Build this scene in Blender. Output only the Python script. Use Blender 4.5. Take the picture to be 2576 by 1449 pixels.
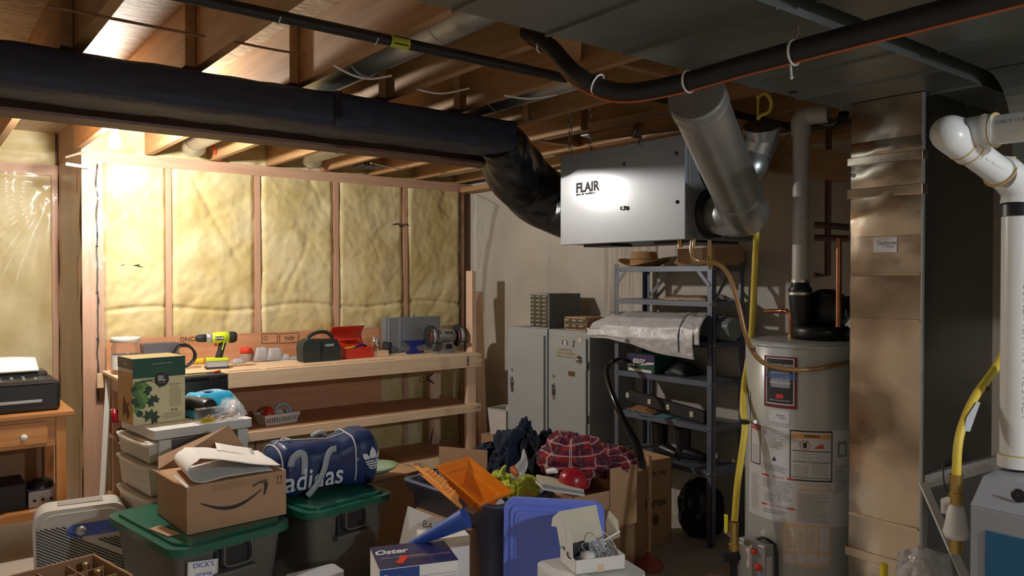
import bpy, bmesh, math, random
from mathutils import Vector, Matrix, Euler, noise
random.seed(7)
C = bpy.context.scene.collection
PI = math.pi
R = math.radians
for o in list(bpy.data.objects): bpy.data.objects.remove(o)
# ---------------------------------------------------------------- camera, world, lamps, exposure
FPX, CH, YAW, PITCH = 1940.0, 1.55, R(38.2), math.atan(27.5/1940.0)
cam = bpy.data.cameras.new('camera'); cam.sensor_width = 36; cam.lens = FPX/2576*36; cam.clip_start = .05
camo = bpy.data.objects.new('camera', cam); C.objects.link(camo)
camo.location = (0, 0, CH); camo.rotation_euler = (PI/2-PITCH, 0, -YAW)
bpy.context.scene.camera = camo
w = bpy.data.worlds.new('world'); bpy.context.scene.world = w; w.use_nodes = True
w.node_tree.nodes['Background'].inputs[0].default_value = (.55, .6, .7, 1)
w.node_tree.nodes['Background'].inputs[1].default_value = .03
vs = bpy.context.scene.view_settings
vs.view_transform = 'Standard'; vs.look = 'None'; vs.gamma = 1; vs.use_curve_mapping = False
vs.exposure = 0.0
BULB = (.893, 4.60, 2.295)
def lamp(name, loc, power, col, r):
    l = bpy.data.lights.new(name, 'POINT'); l.energy = power; l.color = col; l.shadow_soft_size = r
    o = bpy.data.objects.new(name, l); C.objects.link(o); o.location = loc; return o
lamp('rear_bulb_light', (1.9, -1.7, 2.2), 160, (.86, .93, 1), .05)

# ---------------------------------------------------------------- pixel helpers (return points of the place on a given plane)
def ray(px, py):
    x = (px-1288)/FPX; y = -(py-724.5)/FPX
    fx, fy = math.sin(YAW), math.cos(YAW)
    cf = math.cos(PITCH)+y*math.sin(PITCH); cz = -math.sin(PITCH)+y*math.cos(PITCH)
    return Vector((fx*cf+fy*x, fy*cf-fx*x, cz))
def aX(px, py, X): r = ray(px, py); return Vector((0, 0, CH))+r*(X/r.x)
def aY(px, py, Y): r = ray(px, py); return Vector((0, 0, CH))+r*(Y/r.y)
def aZ(px, py, z): r = ray(px, py); return Vector((0, 0, CH))+r*((z-CH)/r.z)
def aD(px, py, D): return Vector((0, 0, CH))+ray(px, py)*D

# ---------------------------------------------------------------- materials
def inp(n, *names):
    for k in names:
        if k in n.inputs: return n.inputs[k]
MATS = {}
def pm(name, col, rough=.5, metal=0, col2=None, ns=6, det=3, contrast=(.35, .65), bump=0, bs=40, bdet=4, coat=0, crough=.1,
       stretch=(1, 1, 1), trans=0, alpha=1, sheen=0, emit=0, voro=False, bstretch=None, rvar=0, ior=None):
    if name in MATS: return MATS[name]
    m = bpy.data.materials.new(name); m.use_nodes = True; nt = m.node_tree; N = nt.nodes; L = nt.links
    b = N['Principled BSDF']
    b.inputs['Base Color'].default_value = (*col, 1); b.inputs['Roughness'].default_value = rough; b.inputs['Metallic'].default_value = metal
    if coat: inp(b, 'Coat Weight').default_value = coat; inp(b, 'Coat Roughness').default_value = crough
    if trans: inp(b, 'Transmission Weight').default_value = trans
    if ior: b.inputs['IOR'].default_value = ior
    if alpha < 1: b.inputs['Alpha'].default_value = alpha
    if sheen: inp(b, 'Sheen Weight').default_value = sheen
    if emit: inp(b, 'Emission Color').default_value = (*col, 1); inp(b, 'Emission Strength').default_value = emit
    tc = N.new('ShaderNodeTexCoord'); mp = N.new('ShaderNodeMapping'); mp.inputs['Scale'].default_value = stretch
    L.new(tc.outputs['Object'], mp.inputs['Vector'])
    if col2:
        if voro:
            t = N.new('ShaderNodeTexVoronoi'); t.inputs['Scale'].default_value = ns; out = t.outputs['Color']
            s = N.new('ShaderNodeSeparateColor'); L.new(out, s.inputs[0]); out = s.outputs[0]
        else:
            t = N.new('ShaderNodeTexNoise'); t.inputs['Scale'].default_value = ns; t.inputs['Detail'].default_value = det; out = t.outputs['Fac']
        L.new(mp.outputs['Vector'], t.inputs['Vector'])
        r = N.new('ShaderNodeValToRGB'); r.color_ramp.elements[0].position = contrast[0]; r.color_ramp.elements[1].position = contrast[1]
        r.color_ramp.elements[0].color = (*col, 1); r.color_ramp.elements[1].color = (*col2, 1)
        L.new(out, r.inputs[0]); L.new(r.outputs[0], b.inputs['Base Color'])
    if rvar:
        t3 = N.new('ShaderNodeTexNoise'); t3.inputs['Scale'].default_value = 3; L.new(tc.outputs['Object'], t3.inputs['Vector'])
        mr = N.new('ShaderNodeMapRange'); mr.inputs[3].default_value = rough-rvar; mr.inputs[4].default_value = rough+rvar
        mr.inputs[1].default_value = .3; mr.inputs[2].default_value = .7
        L.new(t3.outputs['Fac'], mr.inputs[0]); L.new(mr.outputs[0], b.inputs['Roughness'])
    if bump:
        t2 = N.new('ShaderNodeTexNoise'); t2.inputs['Scale'].default_value = bs; t2.inputs['Detail'].default_value = bdet
        if bstretch:
            m2 = N.new('ShaderNodeMapping'); m2.inputs['Scale'].default_value = bstretch; L.new(tc.outputs['Object'], m2.inputs['Vector']); L.new(m2.outputs['Vector'], t2.inputs['Vector'])
        else: L.new(mp.outputs['Vector'], t2.inputs['Vector'])
        bp = N.new('ShaderNodeBump'); bp.inputs['Strength'].default_value = min(1, bump); bp.inputs['Distance'].default_value = .004 if bump <= 1 else .004*bump
        L.new(t2.outputs['Fac'], bp.inputs['Height']); L.new(bp.outputs[0], b.inputs['Normal'])
        if coat: L.new(bp.outputs[0], b.inputs['Coat Normal'])
    MATS[name] = m; return m
def wood(name, c1, c2, axis, rough=.6, coat=0):
    st = [14, 14, 14]; st[axis] = 1.0
    return pm(name, c1, rough, col2=c2, ns=2.2, det=5, contrast=(.3, .7), bump=.15, bs=6, stretch=tuple(st), coat=coat)
M = dict(
    joist=wood('joist_lumber', (.36, .19, .08), (.50, .29, .13), 1),
    joistx=wood('blocking_lumber', (.34, .18, .08), (.46, .26, .12), 0),
    pinex=wood('bench_pine_along', (.74, .52, .33), (.84, .65, .44), 0),
    piney=wood('bench_pine_across', (.70, .48, .30), (.80, .60, .40), 1),
    pinez=wood('bench_pine_upright', (.72, .48, .32), (.82, .60, .42), 2),
    studz=wood('stud_lumber', (.54, .31, .20), (.62, .38, .25), 2, coat=.3),
    platex=wood('plate_lumber', (.52, .30, .19), (.62, .39, .26), 0, coat=.3),
    ply=wood('reddish_plywood', (.55, .25, .12), (.66, .33, .17), 0),
    plyshelf=wood('shelf_plywood', (.42, .20, .10), (.50, .26, .14), 0),
    orangepine=wood('varnished_pine', (.46, .19, .06), (.62, .29, .09), 0, .35, .3),
    orangepinez=wood('varnished_pine_upright', (.50, .20, .05), (.60, .28, .09), 2, .35, .3),
    osb=pm('strand_board', (.46, .31, .17), .7, col2=(.72, .56, .36), ns=62, voro=True, contrast=(.0, 1), stretch=(.34, 1, 1), bump=.8, bs=60, bstretch=(.3, 1, 1)),
    concrete=pm('cast_concrete', (.45, .41, .355), .85, col2=(.59, .545, .485), ns=1.7, det=9, bump=.8, bs=26, stretch=(1, 1, .8)),
    concribs=pm('ribbed_concrete', (.40, .355, .30), .85, col2=(.62, .57, .50), ns=5, det=5, stretch=(8, 8, .5), bump=2.5, bs=12, bstretch=(3, 6, .4)),
    floor=pm('concrete_floor', (.48, .44, .38), .6, col2=(.58, .53, .46), ns=2, det=8, bump=.2, bs=30),
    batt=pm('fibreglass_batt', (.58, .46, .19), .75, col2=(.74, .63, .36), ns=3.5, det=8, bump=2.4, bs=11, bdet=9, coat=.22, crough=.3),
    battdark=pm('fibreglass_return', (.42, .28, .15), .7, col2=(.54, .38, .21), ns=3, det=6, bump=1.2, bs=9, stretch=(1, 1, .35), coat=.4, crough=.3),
    black=pm('black_plastic', (.012, .012, .014), .35),
    blackm=pm('black_matte', (.02, .02, .022), .7),
    wrap=pm('black_duct_wrap', (.016, .020, .040), .62, col2=(.024, .029, .055), ns=3, bump=1.2, bs=14, stretch=(.6, 1.4, 1.4)),
    wrapg=pm('black_glossy_wrap', (.012, .012, .014), .28, bump=3.5, bs=11, bstretch=(1, 1, .5)),
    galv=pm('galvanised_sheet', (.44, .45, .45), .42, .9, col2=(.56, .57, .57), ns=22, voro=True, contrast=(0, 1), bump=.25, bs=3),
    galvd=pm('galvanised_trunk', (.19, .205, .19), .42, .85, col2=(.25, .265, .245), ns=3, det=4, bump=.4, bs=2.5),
    reflduct=pm('riser_painted_reflections', (.36, .27, .19), .22, 1.0, col2=(.84, .70, .54), ns=2.6, det=2, contrast=(.42, .58), bump=1.6, bs=3.0, rvar=.06),  # copper tint and pale patches imitate reflections in plain sheet metal
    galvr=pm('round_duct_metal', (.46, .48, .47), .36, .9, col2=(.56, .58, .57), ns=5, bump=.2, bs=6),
    steelbeam=pm('steel_beam_paint', (.13, .065, .045), .6, bump=.3),
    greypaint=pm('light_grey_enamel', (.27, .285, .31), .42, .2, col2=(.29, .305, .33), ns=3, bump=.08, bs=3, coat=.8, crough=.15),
    locker=pm('locker_grey', (.36, .39, .40), .42, .1, col2=(.39, .42, .43), ns=4, bump=.15, bs=60),
    shelfsteel=pm('blue_grey_steel', (.13, .15, .20), .38, .3, col2=(.16, .18, .235), ns=6),
    chrome=pm('chrome', (.75, .75, .76), .18, 1),
    steel=pm('bolt_steel', (.6, .6, .62), .3, 1),
    copper=pm('copper_pipe', (.50, .21, .11), .35, .9, col2=(.36, .15, .08), ns=10),
    brass=pm('brass', (.55, .38, .12), .35, .9),
    white=pm('white_plastic', (.74, .73, .70), .4),
    whitep=pm('white_paper', (.84, .82, .80), .8),
    pvc=pm('white_pvc', (.74, .74, .72), .32, col2=(.68, .68, .66), ns=4),
    pvcold=pm('aged_pvc', (.50, .47, .43), .4, col2=(.58, .56, .53), ns=4),
    glue=pm('pvc_glue', (.52, .36, .14), .4),
    clear=pm('clear_plastic', (.86, .80, .70), .25, trans=.55, alpha=.75, bump=.3, bs=8),
    frost=pm('frosted_plastic', (.80, .74, .64), .35, alpha=.80, bump=.3, bs=10),
    clear2=pm('clear_plastic_thin', (.9, .9, .9), .08, trans=.9, alpha=.45),
    poly=pm('poly_sheet', (.9, .88, .82), .10, trans=.0, alpha=.28, bump=1, bs=7, bstretch=(1, 1, .5)),
    card=pm('cardboard', (.42, .25, .135), .75, col2=(.47, .285, .16), ns=3, det=5, bump=.1, bs=50),
    carddark=pm('cardboard_inside', (.36, .21, .12), .8, col2=(.40, .245, .14), ns=3),
    ink=pm('print_black', (.03, .028, .028), .6),
    inkbrown=pm('print_brown', (.13, .07, .035), .7),
    green=pm('green_lid_plastic', (.015, .115, .075), .30, bump=.15, bs=10),
    tote=pm('grey_tote_plastic', (.115, .110, .095), .5, bump=.2, bs=14),
    bluetote=pm('slate_tote_plastic', (.10, .12, .20), .42, bump=.15, bs=12),
    bluelid=pm('bright_blue_plastic', (.19, .28, .95), .40, bump=.15, bs=12),
    bluemat=pm('blue_roll', (.03, .09, .42), .5),
    navy=pm('navy_nylon', (.012, .030, .105), .42, col2=(.018, .042, .14), ns=5, bump=1.2, bs=14, coat=.15),
    navycloth=pm('navy_cloth', (.006, .011, .030), .95, col2=(.010, .017, .042), ns=6, bump=1.5, bs=16),
    navydark=pm('black_navy_cloth', (.004, .006, .015), .95, bump=1.5, bs=14),
    strap=pm('grey_webbing', (.42, .45, .50), .7, bump=.3, bs=200),
    logo=pm('white_print', (.72, .76, .78), .55),
    piping=pm('pale_piping', (.55, .56, .58), .5),
    amber=pm('amber_plastic', (1, .30, .015), .10, alpha=.66, coat=1, crough=.04, bump=.5, bs=9),
    amber2=pm('frosted_amber', (.95, .40, .10), .4),
    yellowbag=pm('yellow_bag_plastic', (.62, .62, .05), .35, col2=(.40, .55, .06), ns=5, bump=2.5, bs=9),
    greenlime=pm('lime_plastic', (.42, .66, .03), .4),
    limetool=pm('lime_tool_plastic', (.62, .78, .03), .42),
    red=pm('red_enamel', (.62, .035, .015), .35, coat=.3),
    redp=pm('red_plastic', (.75, .05, .02), .4),
    reddark=pm('red_helmet_plastic', (.34, .010, .02), .28),
    redrub=pm('red_rubber', (.40, .085, .06), .5),
    silver=pm('silver_tarp', (.60, .59, .61), .45, .1, col2=(.68, .67, .69), ns=12, bump=2.6, bs=14, coat=.22, crough=.28),
    tarpdark=pm('tarp_inside', (.20, .23, .22), .4, bump=3, bs=12),
    straw=pm('woven_straw', (.50, .27, .10), .8, col2=(.62, .37, .16), ns=60, stretch=(1, 1, 3), bump=2, bs=120),
    yellow=pm('yellow_hose', (.72, .55, .06), .45, col2=(.64, .48, .05), ns=12),
    yellowp=pm('yellow_plastic', (.80, .62, .02), .4),
    bluep=pm('cobalt_paint', (.012, .02, .19), .4),
    teal=pm('furnace_blue', (.012, .105, .22), .5, bump=.3, bs=120),
    furn=pm('furnace_grey', (.29, .30, .33), .45),
    tank=pm('tank_grey', (.47, .475, .455), .35, col2=(.49, .495, .475), ns=3, coat=.3, crough=.2),
    label=pm('label_white', (.66, .65, .66), .5),
    labelo=pm('label_orange', (.78, .36, .10), .5),
    labelpeach=pm('label_peach', (.72, .52, .36), .5),
    labelr=pm('label_red', (.65, .04, .04), .5),
    textgrey=pm('print_grey', (.30, .29, .31), .6),
    rubber=pm('hose_black', (.008, .008, .009), .16, coat=.3),
    insul=pm('pipe_foam', (.016, .012, .011), .5, bump=.3, bs=10),
    orangewire=pm('orange_cable', (.50, .12, .03), .45),
    brownpipe=pm('brown_tube', (.26, .13, .045), .22, col2=(.33, .18, .07), ns=6, coat=.5),
    purifier=pm('warm_grey_plastic', (.58, .56, .52), .38),
    purifgr=pm('purifier_grille', (.33, .32, .30), .5),
    bluepan=pm('blue_panel', (.09, .16, .62), .35),
    vent=pm('vent_black', (.006, .006, .007), .4),
    oster=pm('box_navy_print', (.018, .02, .11), .38, coat=.3),
    cream=pm('box_cream', (.70, .66, .40), .5),
    boxgreen=pm('box_dark_green', (.012, .085, .055), .5),
    grapeg=pm('grape_green', (.06, .20, .04), .5), grapel=pm('grape_light', (.16, .33, .07), .5), leafd=pm('leaf_dark', (.02, .055, .025), .5),
    wipes=pm('wipes_blue', (.03, .35, .62), .3, col2=(.55, .75, .85), ns=7, contrast=(.5, .6), bump=2, bs=10),
    bag=pm('clear_bag', (.75, .75, .78), .15, trans=.3, alpha=.6, bump=3, bs=10),
    greengrey=pm('tool_case_green', (.022, .030, .028), .5),
    grinder=pm('grinder_grey', (.28, .28, .27), .4, .3),
    greymetal=pm('grey_metal_case', (.22, .25, .28), .45, .2),
    greycab=pm('cabinet_side_grey', (.13, .14, .14), .5),
    tan=pm('tan_plastic', (.50, .30, .16), .5),
    smoke=pm('smoked_drawer', (.10, .09, .07), .2, coat=.4),
    tagc=pm('drawer_label', (.60, .56, .42), .5),
    silverp=pm('silver_plastic', (.45, .46, .48), .35, .5),
    dark=pm('dark_void', (.01, .01, .01), .8),
    bucket=pm('white_bucket', (.62, .60, .57), .45),
    bronze=pm('bronze_badge', (.22, .12, .06), .4, .6),
    gold=pm('gold_lettering', (.42, .32, .12), .5, .2),
    glossbrown=pm('glossy_brown_glass', (.16, .055, .03), .05, coat=1, crough=.03),
    cap=pm('bottle_foil', (.50, .38, .20), .3, .8), bottle=pm('bottle_glass', (.02, .015, .01), .1),
    bagtan=pm('tan_bubble_wrap', (.42, .30, .20), .3, bump=3, bs=30, coat=.4),
    brownrope=pm('brown_rope', (.24, .12, .06), .8, bump=2, bs=40),
    bluepaper=pm('pale_blue_paper', (.14, .32, .40), .6),
    limered=pm('maroon_print', (.18, .02, .02), .6),
)
# tartan: real woven pattern in the cloth, laid on generated coordinates
def tartan():
    m = bpy.data.materials.new('red_tartan'); m.use_nodes = True; nt = m.node_tree; N = nt.nodes; L = nt.links; b = N['Principled BSDF']
    b.inputs['Roughness'].default_value = .9
    uv = N.new('ShaderNodeUVMap'); uv.uv_map = 'UVMap'; sp = N.new('ShaderNodeSeparateXYZ'); L.new(uv.outputs[0], sp.inputs[0])
    def band(ch, per, lo, hi):
        per = 7
        a = N.new('ShaderNodeMath'); a.operation = 'MULTIPLY'; a.inputs[1].default_value = per; L.new(sp.outputs[ch], a.inputs[0])
        f = N.new('ShaderNodeMath'); f.operation = 'FRACT'; L.new(a.outputs[0], f.inputs[0])
        g = N.new('ShaderNodeMath'); g.operation = 'GREATER_THAN'; g.inputs[1].default_value = lo; L.new(f.outputs[0], g.inputs[0])
        h = N.new('ShaderNodeMath'); h.operation = 'LESS_THAN'; h.inputs[1].default_value = hi; L.new(f.outputs[0], h.inputs[0])
        k = N.new('ShaderNodeMath'); k.operation = 'MULTIPLY'; L.new(g.outputs[0], k.inputs[0]); L.new(h.outputs[0], k.inputs[1]); return k.outputs[0]
    def mix(f, c1, c2):
        x = N.new('ShaderNodeMix'); x.data_type = 'RGBA'
        if hasattr(f, 'links'): L.new(f, x.inputs[0])
        if hasattr(c1, 'links'): L.new(c1, x.inputs[6])
        else: x.inputs[6].default_value = c1
        x.inputs[7].default_value = c2; return x.outputs[2]
    c = (.27, .012, .014, 1)
    for ch in (0, 1):
        k = N.new('ShaderNodeMath'); k.operation = 'MULTIPLY'; k.inputs[1].default_value = .75
        L.new(band(ch, 5, .30, .62), k.inputs[0]); c = mix(k.outputs[0], c, (.016, .014, .035, 1))
    for ch in (0, 1):
        c = mix(band(ch, 5, .04, .075), c, (.55, .48, .50, 1)); c = mix(band(ch, 5, .11, .145), c, (.55, .48, .50, 1))
        c = mix(band(ch, 5, .46, .475), c, (.45, .06, .05, 1))
    L.new(c, b.inputs['Base Color']); return m
M['tartan'] = tartan()
def polymat():
    m = bpy.data.materials.new('clear_vapour_sheet'); m.use_nodes = True; nt = m.node_tree; N = nt.nodes; L = nt.links
    N.remove(N['Principled BSDF']); out = N['Material Output']
    tr = N.new('ShaderNodeBsdfTransparent'); gl = N.new('ShaderNodeBsdfGlossy'); gl.inputs['Roughness'].default_value = .16; df = N.new('ShaderNodeBsdfDiffuse'); df.inputs[0].default_value = (.85, .8, .7, 1)
    lw = N.new('ShaderNodeLayerWeight'); lw.inputs[0].default_value = .30; m1 = N.new('ShaderNodeMixShader'); m2 = N.new('ShaderNodeMixShader'); m2.inputs[0].default_value = .07
    L.new(lw.outputs['Fresnel'], m1.inputs[0]); L.new(tr.outputs[0], m1.inputs[1]); L.new(gl.outputs[0], m1.inputs[2]); L.new(m1.outputs[0], m2.inputs[1]); L.new(df.outputs[0], m2.inputs[2]); L.new(m2.outputs[0], out.inputs[0])
    return m
M['poly'] = polymat()
M['offwhite'] = pm('offwhite_board', (.62, .58, .46), .6)
M['risershade'] = pm('riser_shaded_side', (.20, .205, .195), .24, 1, bump=.6, bs=2.5)  # same sheet metal, coloured darker to imitate the riser's unlit side
M['thinpoly'] = pm('thin_poly', (.8, .78, .72), .2, alpha=.22, bump=2, bs=8)

# ---------------------------------------------------------------- mesh builder
class MB:
    def __init__(s): s.v = []; s.f = []; s.mi = []; s.sm = []; s.uv = None
    def add(s, v, f, mi=0, sm=False):
        n = len(s.v); s.v += [Vector(a) for a in v]
        for a in f: s.f.append([n+i for i in a]); s.mi.append(mi); s.sm.append(sm)
        return s
    def box(s, x0, x1, y0, y1, z0, z1, mi=0):
        return s.add([(x0, y0, z0), (x1, y0, z0), (x1, y1, z0), (x0, y1, z0), (x0, y0, z1), (x1, y0, z1), (x1, y1, z1), (x0, y1, z1)],
                     [(3, 2, 1, 0), (4, 5, 6, 7), (0, 1, 5, 4), (1, 2, 6, 5), (2, 3, 7, 6), (3, 0, 4, 7)], mi)
    def cbox(s, c, sz, rot=(0, 0, 0), mi=0):
        n = len(s.v); s.box(-sz[0]/2, sz[0]/2, -sz[1]/2, sz[1]/2, -sz[2]/2, sz[2]/2, mi)
        m = Matrix.Translation(c) @ Euler(rot).to_matrix().to_4x4()
        for i in range(n, len(s.v)): s.v[i] = m @ s.v[i]
        return s
    def beam(s, p0, p1, wd, ht, mi=0, up=(0, 0, 1)):
        p0, p1 = Vector(p0), Vector(p1); d = (p1-p0).normalized(); sd = d.cross(Vector(up)).normalized(); u = sd.cross(d)
        a = sd*wd/2; b = u*ht/2
        return s.add([p0-a-b, p0+a-b, p0+a+b, p0-a+b, p1-a-b, p1+a-b, p1+a+b, p1-a+b], [(3, 2, 1, 0), (4, 5, 6, 7), (0, 1, 5, 4), (1, 2, 6, 5), (2, 3, 7, 6), (3, 0, 4, 7)], mi)
    def tube(s, pts, r, n=12, mi=0, caps=True, smooth=0, jit=0):
        pts = [Vector(p) for p in pts]
        rs = list(r) if hasattr(r, '__len__') else [r]*len(pts)
        if smooth:
            q = []; qr = []
            for i in range(len(pts)-1):
                a, b, c, d = pts[max(0, i-1)], pts[i], pts[i+1], pts[min(len(pts)-1, i+2)]
                for k in range(smooth):
                    t = k/smooth
                    q.append(.5*((2*b)+(c-a)*t+(2*a-5*b+4*c-d)*t*t+(3*b-a-3*c+d)*t*t*t)); qr.append(rs[i]*(1-t)+rs[i+1]*t)
            q.append(pts[-1]); qr.append(rs[-1]); pts, rs = q, qr
        d0 = (pts[1]-pts[0]).normalized(); u = d0.orthogonal().normalized(); vv = []; n0 = len(s.v)
        for i, p in enumerate(pts):
            d = (pts[min(i+1, len(pts)-1)]-pts[max(i-1, 0)]).normalized()
            u = (u-d*u.dot(d)).normalized(); w_ = d.cross(u)
            for k in range(n):
                a = 2*PI*k/n; rr = rs[i]
                if jit: rr *= 1+jit*noise.noise(Vector((p.x*9+math.cos(a)*2, p.y*9+math.sin(a)*2, p.z*9)))
                vv.append(p+(u*math.cos(a)+w_*math.sin(a))*rr)
        ff = []
        for i in range(len(pts)-1):
            for k in range(n): ff.append((i*n+k, i*n+(k+1) % n, (i+1)*n+(k+1) % n, (i+1)*n+k))
        s.add(vv, ff, mi, True)
        if caps:
            L_ = (len(pts)-1)*n; s.add(vv[:n], [tuple(reversed(range(n)))], mi); s.add(vv[L_:], [tuple(range(n))], mi)
        return s
    def cyl(s, p0, p1, r0, r1=None, n=24, mi=0, caps=True): return s.tube([p0, p1], [r0, r0 if r1 is None else r1], n, mi, caps)
    def lathe(s, prof, c=(0, 0, 0), n=32, mi=0, axis='z', sq=1):
        vv = []; ff = []; c = Vector(c)
        for (r, z) in prof:
            for k in range(n):
                a = 2*PI*k/n
                p = Vector((r*math.cos(a), r*math.sin(a)*sq, z))
                if axis == 'x': p = Vector((p.z, p.x, p.y))
                if axis == 'y': p = Vector((p.x, p.z, p.y))
                vv.append(c+p)
        for i in range(len(prof)-1):
            for k in range(n): ff.append((i*n+k, i*n+(k+1) % n, (i+1)*n+(k+1) % n, (i+1)*n+k))
        s.add(vv, ff, mi, True)
        return s
    def prism(s, poly, h, fn, mi=0, sm=False):   # fn(a,b,t) -> point; t in 0..h
        n = len(poly); vv = [fn(a, b, 0) for a, b in poly]+[fn(a, b, h) for a, b in poly]
        s.add(vv, [tuple(reversed(range(n))), tuple(range(n, 2*n))], mi)
        s.add(vv, [(i, (i+1) % n, n+(i+1) % n, n+i) for i in range(n)], mi, sm); return s
    def grid(s, nu, nv, fn, mi=0, uv=False, closeu=False):
        vv = [fn(i/(nu-1) if not closeu else i/nu, j/(nv-1)) for j in range(nv) for i in range(nu)]
        ff = []
        for j in range(nv-1):
            for i in range(nu if closeu else nu-1):
                i2 = (i+1) % nu; ff.append((j*nu+i, j*nu+i2, (j+1)*nu+i2, (j+1)*nu+i))
        s.add(vv, ff, mi, True)
        if uv: s.uv = (nu, nv)
        return s
    def rbox(s, x0, x1, y0, y1, z0, z1, r, mi=0, n=5, taper=0):      # upright box with rounded vertical corners
        cx, cy = (x0+x1)/2, (y0+y1)/2
        def ring(z, k):
            out = []
            for (sx, sy, a0) in ((1, 1, 0), (-1, 1, 90), (-1, -1, 180), (1, -1, 270)):
                for i in range(n+1):
                    a = R(a0+90*i/n); px = sx*((x1-x0)/2-r-k)+r*math.cos(a); py = sy*((y1-y0)/2-r-k)+r*math.sin(a)
                    out.append((cx+px, cy+py, z))
            return out
        a = ring(z0, taper); b = ring(z1, 0); m = len(a)
        s.add(a+b, [tuple(reversed(range(m))), tuple(range(m, 2*m))], mi); s.add(a+b, [(i, (i+1) % m, m+(i+1) % m, m+i) for i in range(m)], mi, True); return s
    def xf(s, m): s.v = [m @ v for v in s.v]; return s
    def mesh(s, name, mats, merge=True):
        me = bpy.data.meshes.new(name); me.from_pydata([tuple(v) for v in s.v], [], s.f)
        mats = mats if isinstance(mats, (list, tuple)) else [mats]
        for m in mats: me.materials.append(m if not isinstance(m, str) else M[m])
        for p, mi, sm in zip(me.polygons, s.mi, s.sm): p.material_index = mi; p.use_smooth = sm
        if s.uv:
            nu, nv = s.uv; l = me.uv_layers.new(name='UVMap')
            for lp in me.loops:
                i = lp.vertex_index; l.data[lp.index].uv = ((i % nu)/(nu-1), (i//nu)/(nv-1))
        bm = bmesh.new(); bm.from_mesh(me); bmesh.ops.recalc_face_normals(bm, faces=bm.faces); bm.to_mesh(me); bm.free()
        me.update(); return me
def finish(o, bevel, solid):
    if solid: m = o.modifiers.new('thick', 'SOLIDIFY'); m.thickness = solid; m.offset = 0
    if bevel:
        m = o.modifiers.new('bevel', 'BEVEL'); m.width = bevel; m.segments = 2; m.limit_method = 'ANGLE'; m.angle_limit = R(40)
def part(name, mb, mats, parent, bevel=0, solid=0, world=False, label=None, kind=None):
    if world:
        mat = Matrix.Translation(parent.location) @ Matrix.Rotation(parent.rotation_euler[2], 4, 'Z')
        pp = parent
        if pp.parent: mat = Matrix.Translation(pp.parent.location) @ Matrix.Rotation(pp.parent.rotation_euler[2], 4, 'Z') @ mat
        mb.xf(mat.inverted())
    o = bpy.data.objects.new(name, mb.mesh(name, mats)); C.objects.link(o)
    o.parent = parent; finish(o, bevel, solid)
    if label: o['label'] = label
    if kind: o['kind'] = kind
    return o
def thing(name, label, cat, loc=(0, 0, 0), rz=0, group=None):
    o = bpy.data.objects.new(name, None); C.objects.link(o); o.empty_display_size = .05
    o.location = loc; o.rotation_euler = (0, 0, R(rz)); o['label'] = label; o['category'] = cat
    if group: o['group'] = group
    return o
def one(name, mb, mats, label, cat, group=None, bevel=0, solid=0, kind=None, loc=None, rz=0):
    if loc is None:
        xs = [v.x for v in mb.v]; ys = [v.y for v in mb.v]; zs = [v.z for v in mb.v]
        loc = Vector(((min(xs)+max(xs))/2, (min(ys)+max(ys))/2, min(zs))); mb.xf(Matrix.Translation(-loc))
    o = bpy.data.objects.new(name, mb.mesh(name, mats)); C.objects.link(o); o.location = loc; o.rotation_euler = (0, 0, R(rz)); finish(o, bevel, solid)
    if label: o['label'] = label; o['category'] = cat
    if group: o['group'] = group
    if kind: o['kind'] = kind
    return o
def struct(name, mb, mats, bevel=0):
    return one(name, mb, mats, None, None, bevel=bevel, kind='structure', loc=(0, 0, 0))
def struct_empty(name):
    o = bpy.data.objects.new(name, None); C.objects.link(o); o['kind'] = 'structure'; return o
def dup(root, loc, rz=None, label=None, group=None):
    def cp(o, par):
        c = o.copy(); C.objects.link(c)
        if par: c.parent = par
        for ch in [q for q in o.children]: cp(ch, c)
        return c
    r = cp(root, None); r.location = loc
    if rz is not None: r.rotation_euler = (0, 0, R(rz))
    if label: r['label'] = label
    if group: r['group'] = group
    return r
def pl(o, u, v):    # plane mapper: origin, right, up
    o, u, v = Vector(o), Vector(u), Vector(v); return lambda a, b: o+u*a+v*b
def text(s, size, mat, parent, fn, name='lettering', ax='CENTER', shear=0, bold=0, world=False, wide=1, label=None):
    cu = bpy.data.curves.new('tmp', 'FONT'); cu.body = s; cu.size = size; cu.align_x = ax; cu.align_y = 'CENTER'; cu.shear = shear; cu.offset = bold; cu.resolution_u = 3
    ob = bpy.data.objects.new('tmp', cu); C.objects.link(ob)
    dg = bpy.context.evaluated_depsgraph_get(); me = bpy.data.meshes.new_from_object(ob.evaluated_get(dg))
    bm = bmesh.new(); bm.from_mesh(me)
    bmesh.ops.triangulate(bm, faces=bm.faces)
    mb = MB(); mb.add([fn(v.co.x*wide, v.co.y) for v in bm.verts], [[v.index for v in f.verts] for f in bm.faces])
    bm.free(); bpy.data.objects.remove(ob); bpy.data.meshes.remove(me)
    return part(name, mb, mat, parent, world=world, label=label)
def quad(fn, x0, x1, y0, y1, mb=None, n=1, mi=0, th=0):
    mb = mb or MB()
    for i in range(n):
        a, b = x0+(x1-x0)*i/n, x0+(x1-x0)*(i+1)/n
        mb.add([fn(a, y0), fn(b, y0), fn(b, y1), fn(a, y1)], [(0, 1, 2, 3)], mi)
    return mb
def nz(x, y, z=0): return noise.noise(Vector((x, y, z)))
def cloth(mb, nu, nv, x0, x1, y0, y1, hf, mi=0, uv=False):
    return mb.grid(nu, nv, lambda u, v: hf(x0+(x1-x0)*u, y0+(y1-y0)*v, u, v), mi, uv)
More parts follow.
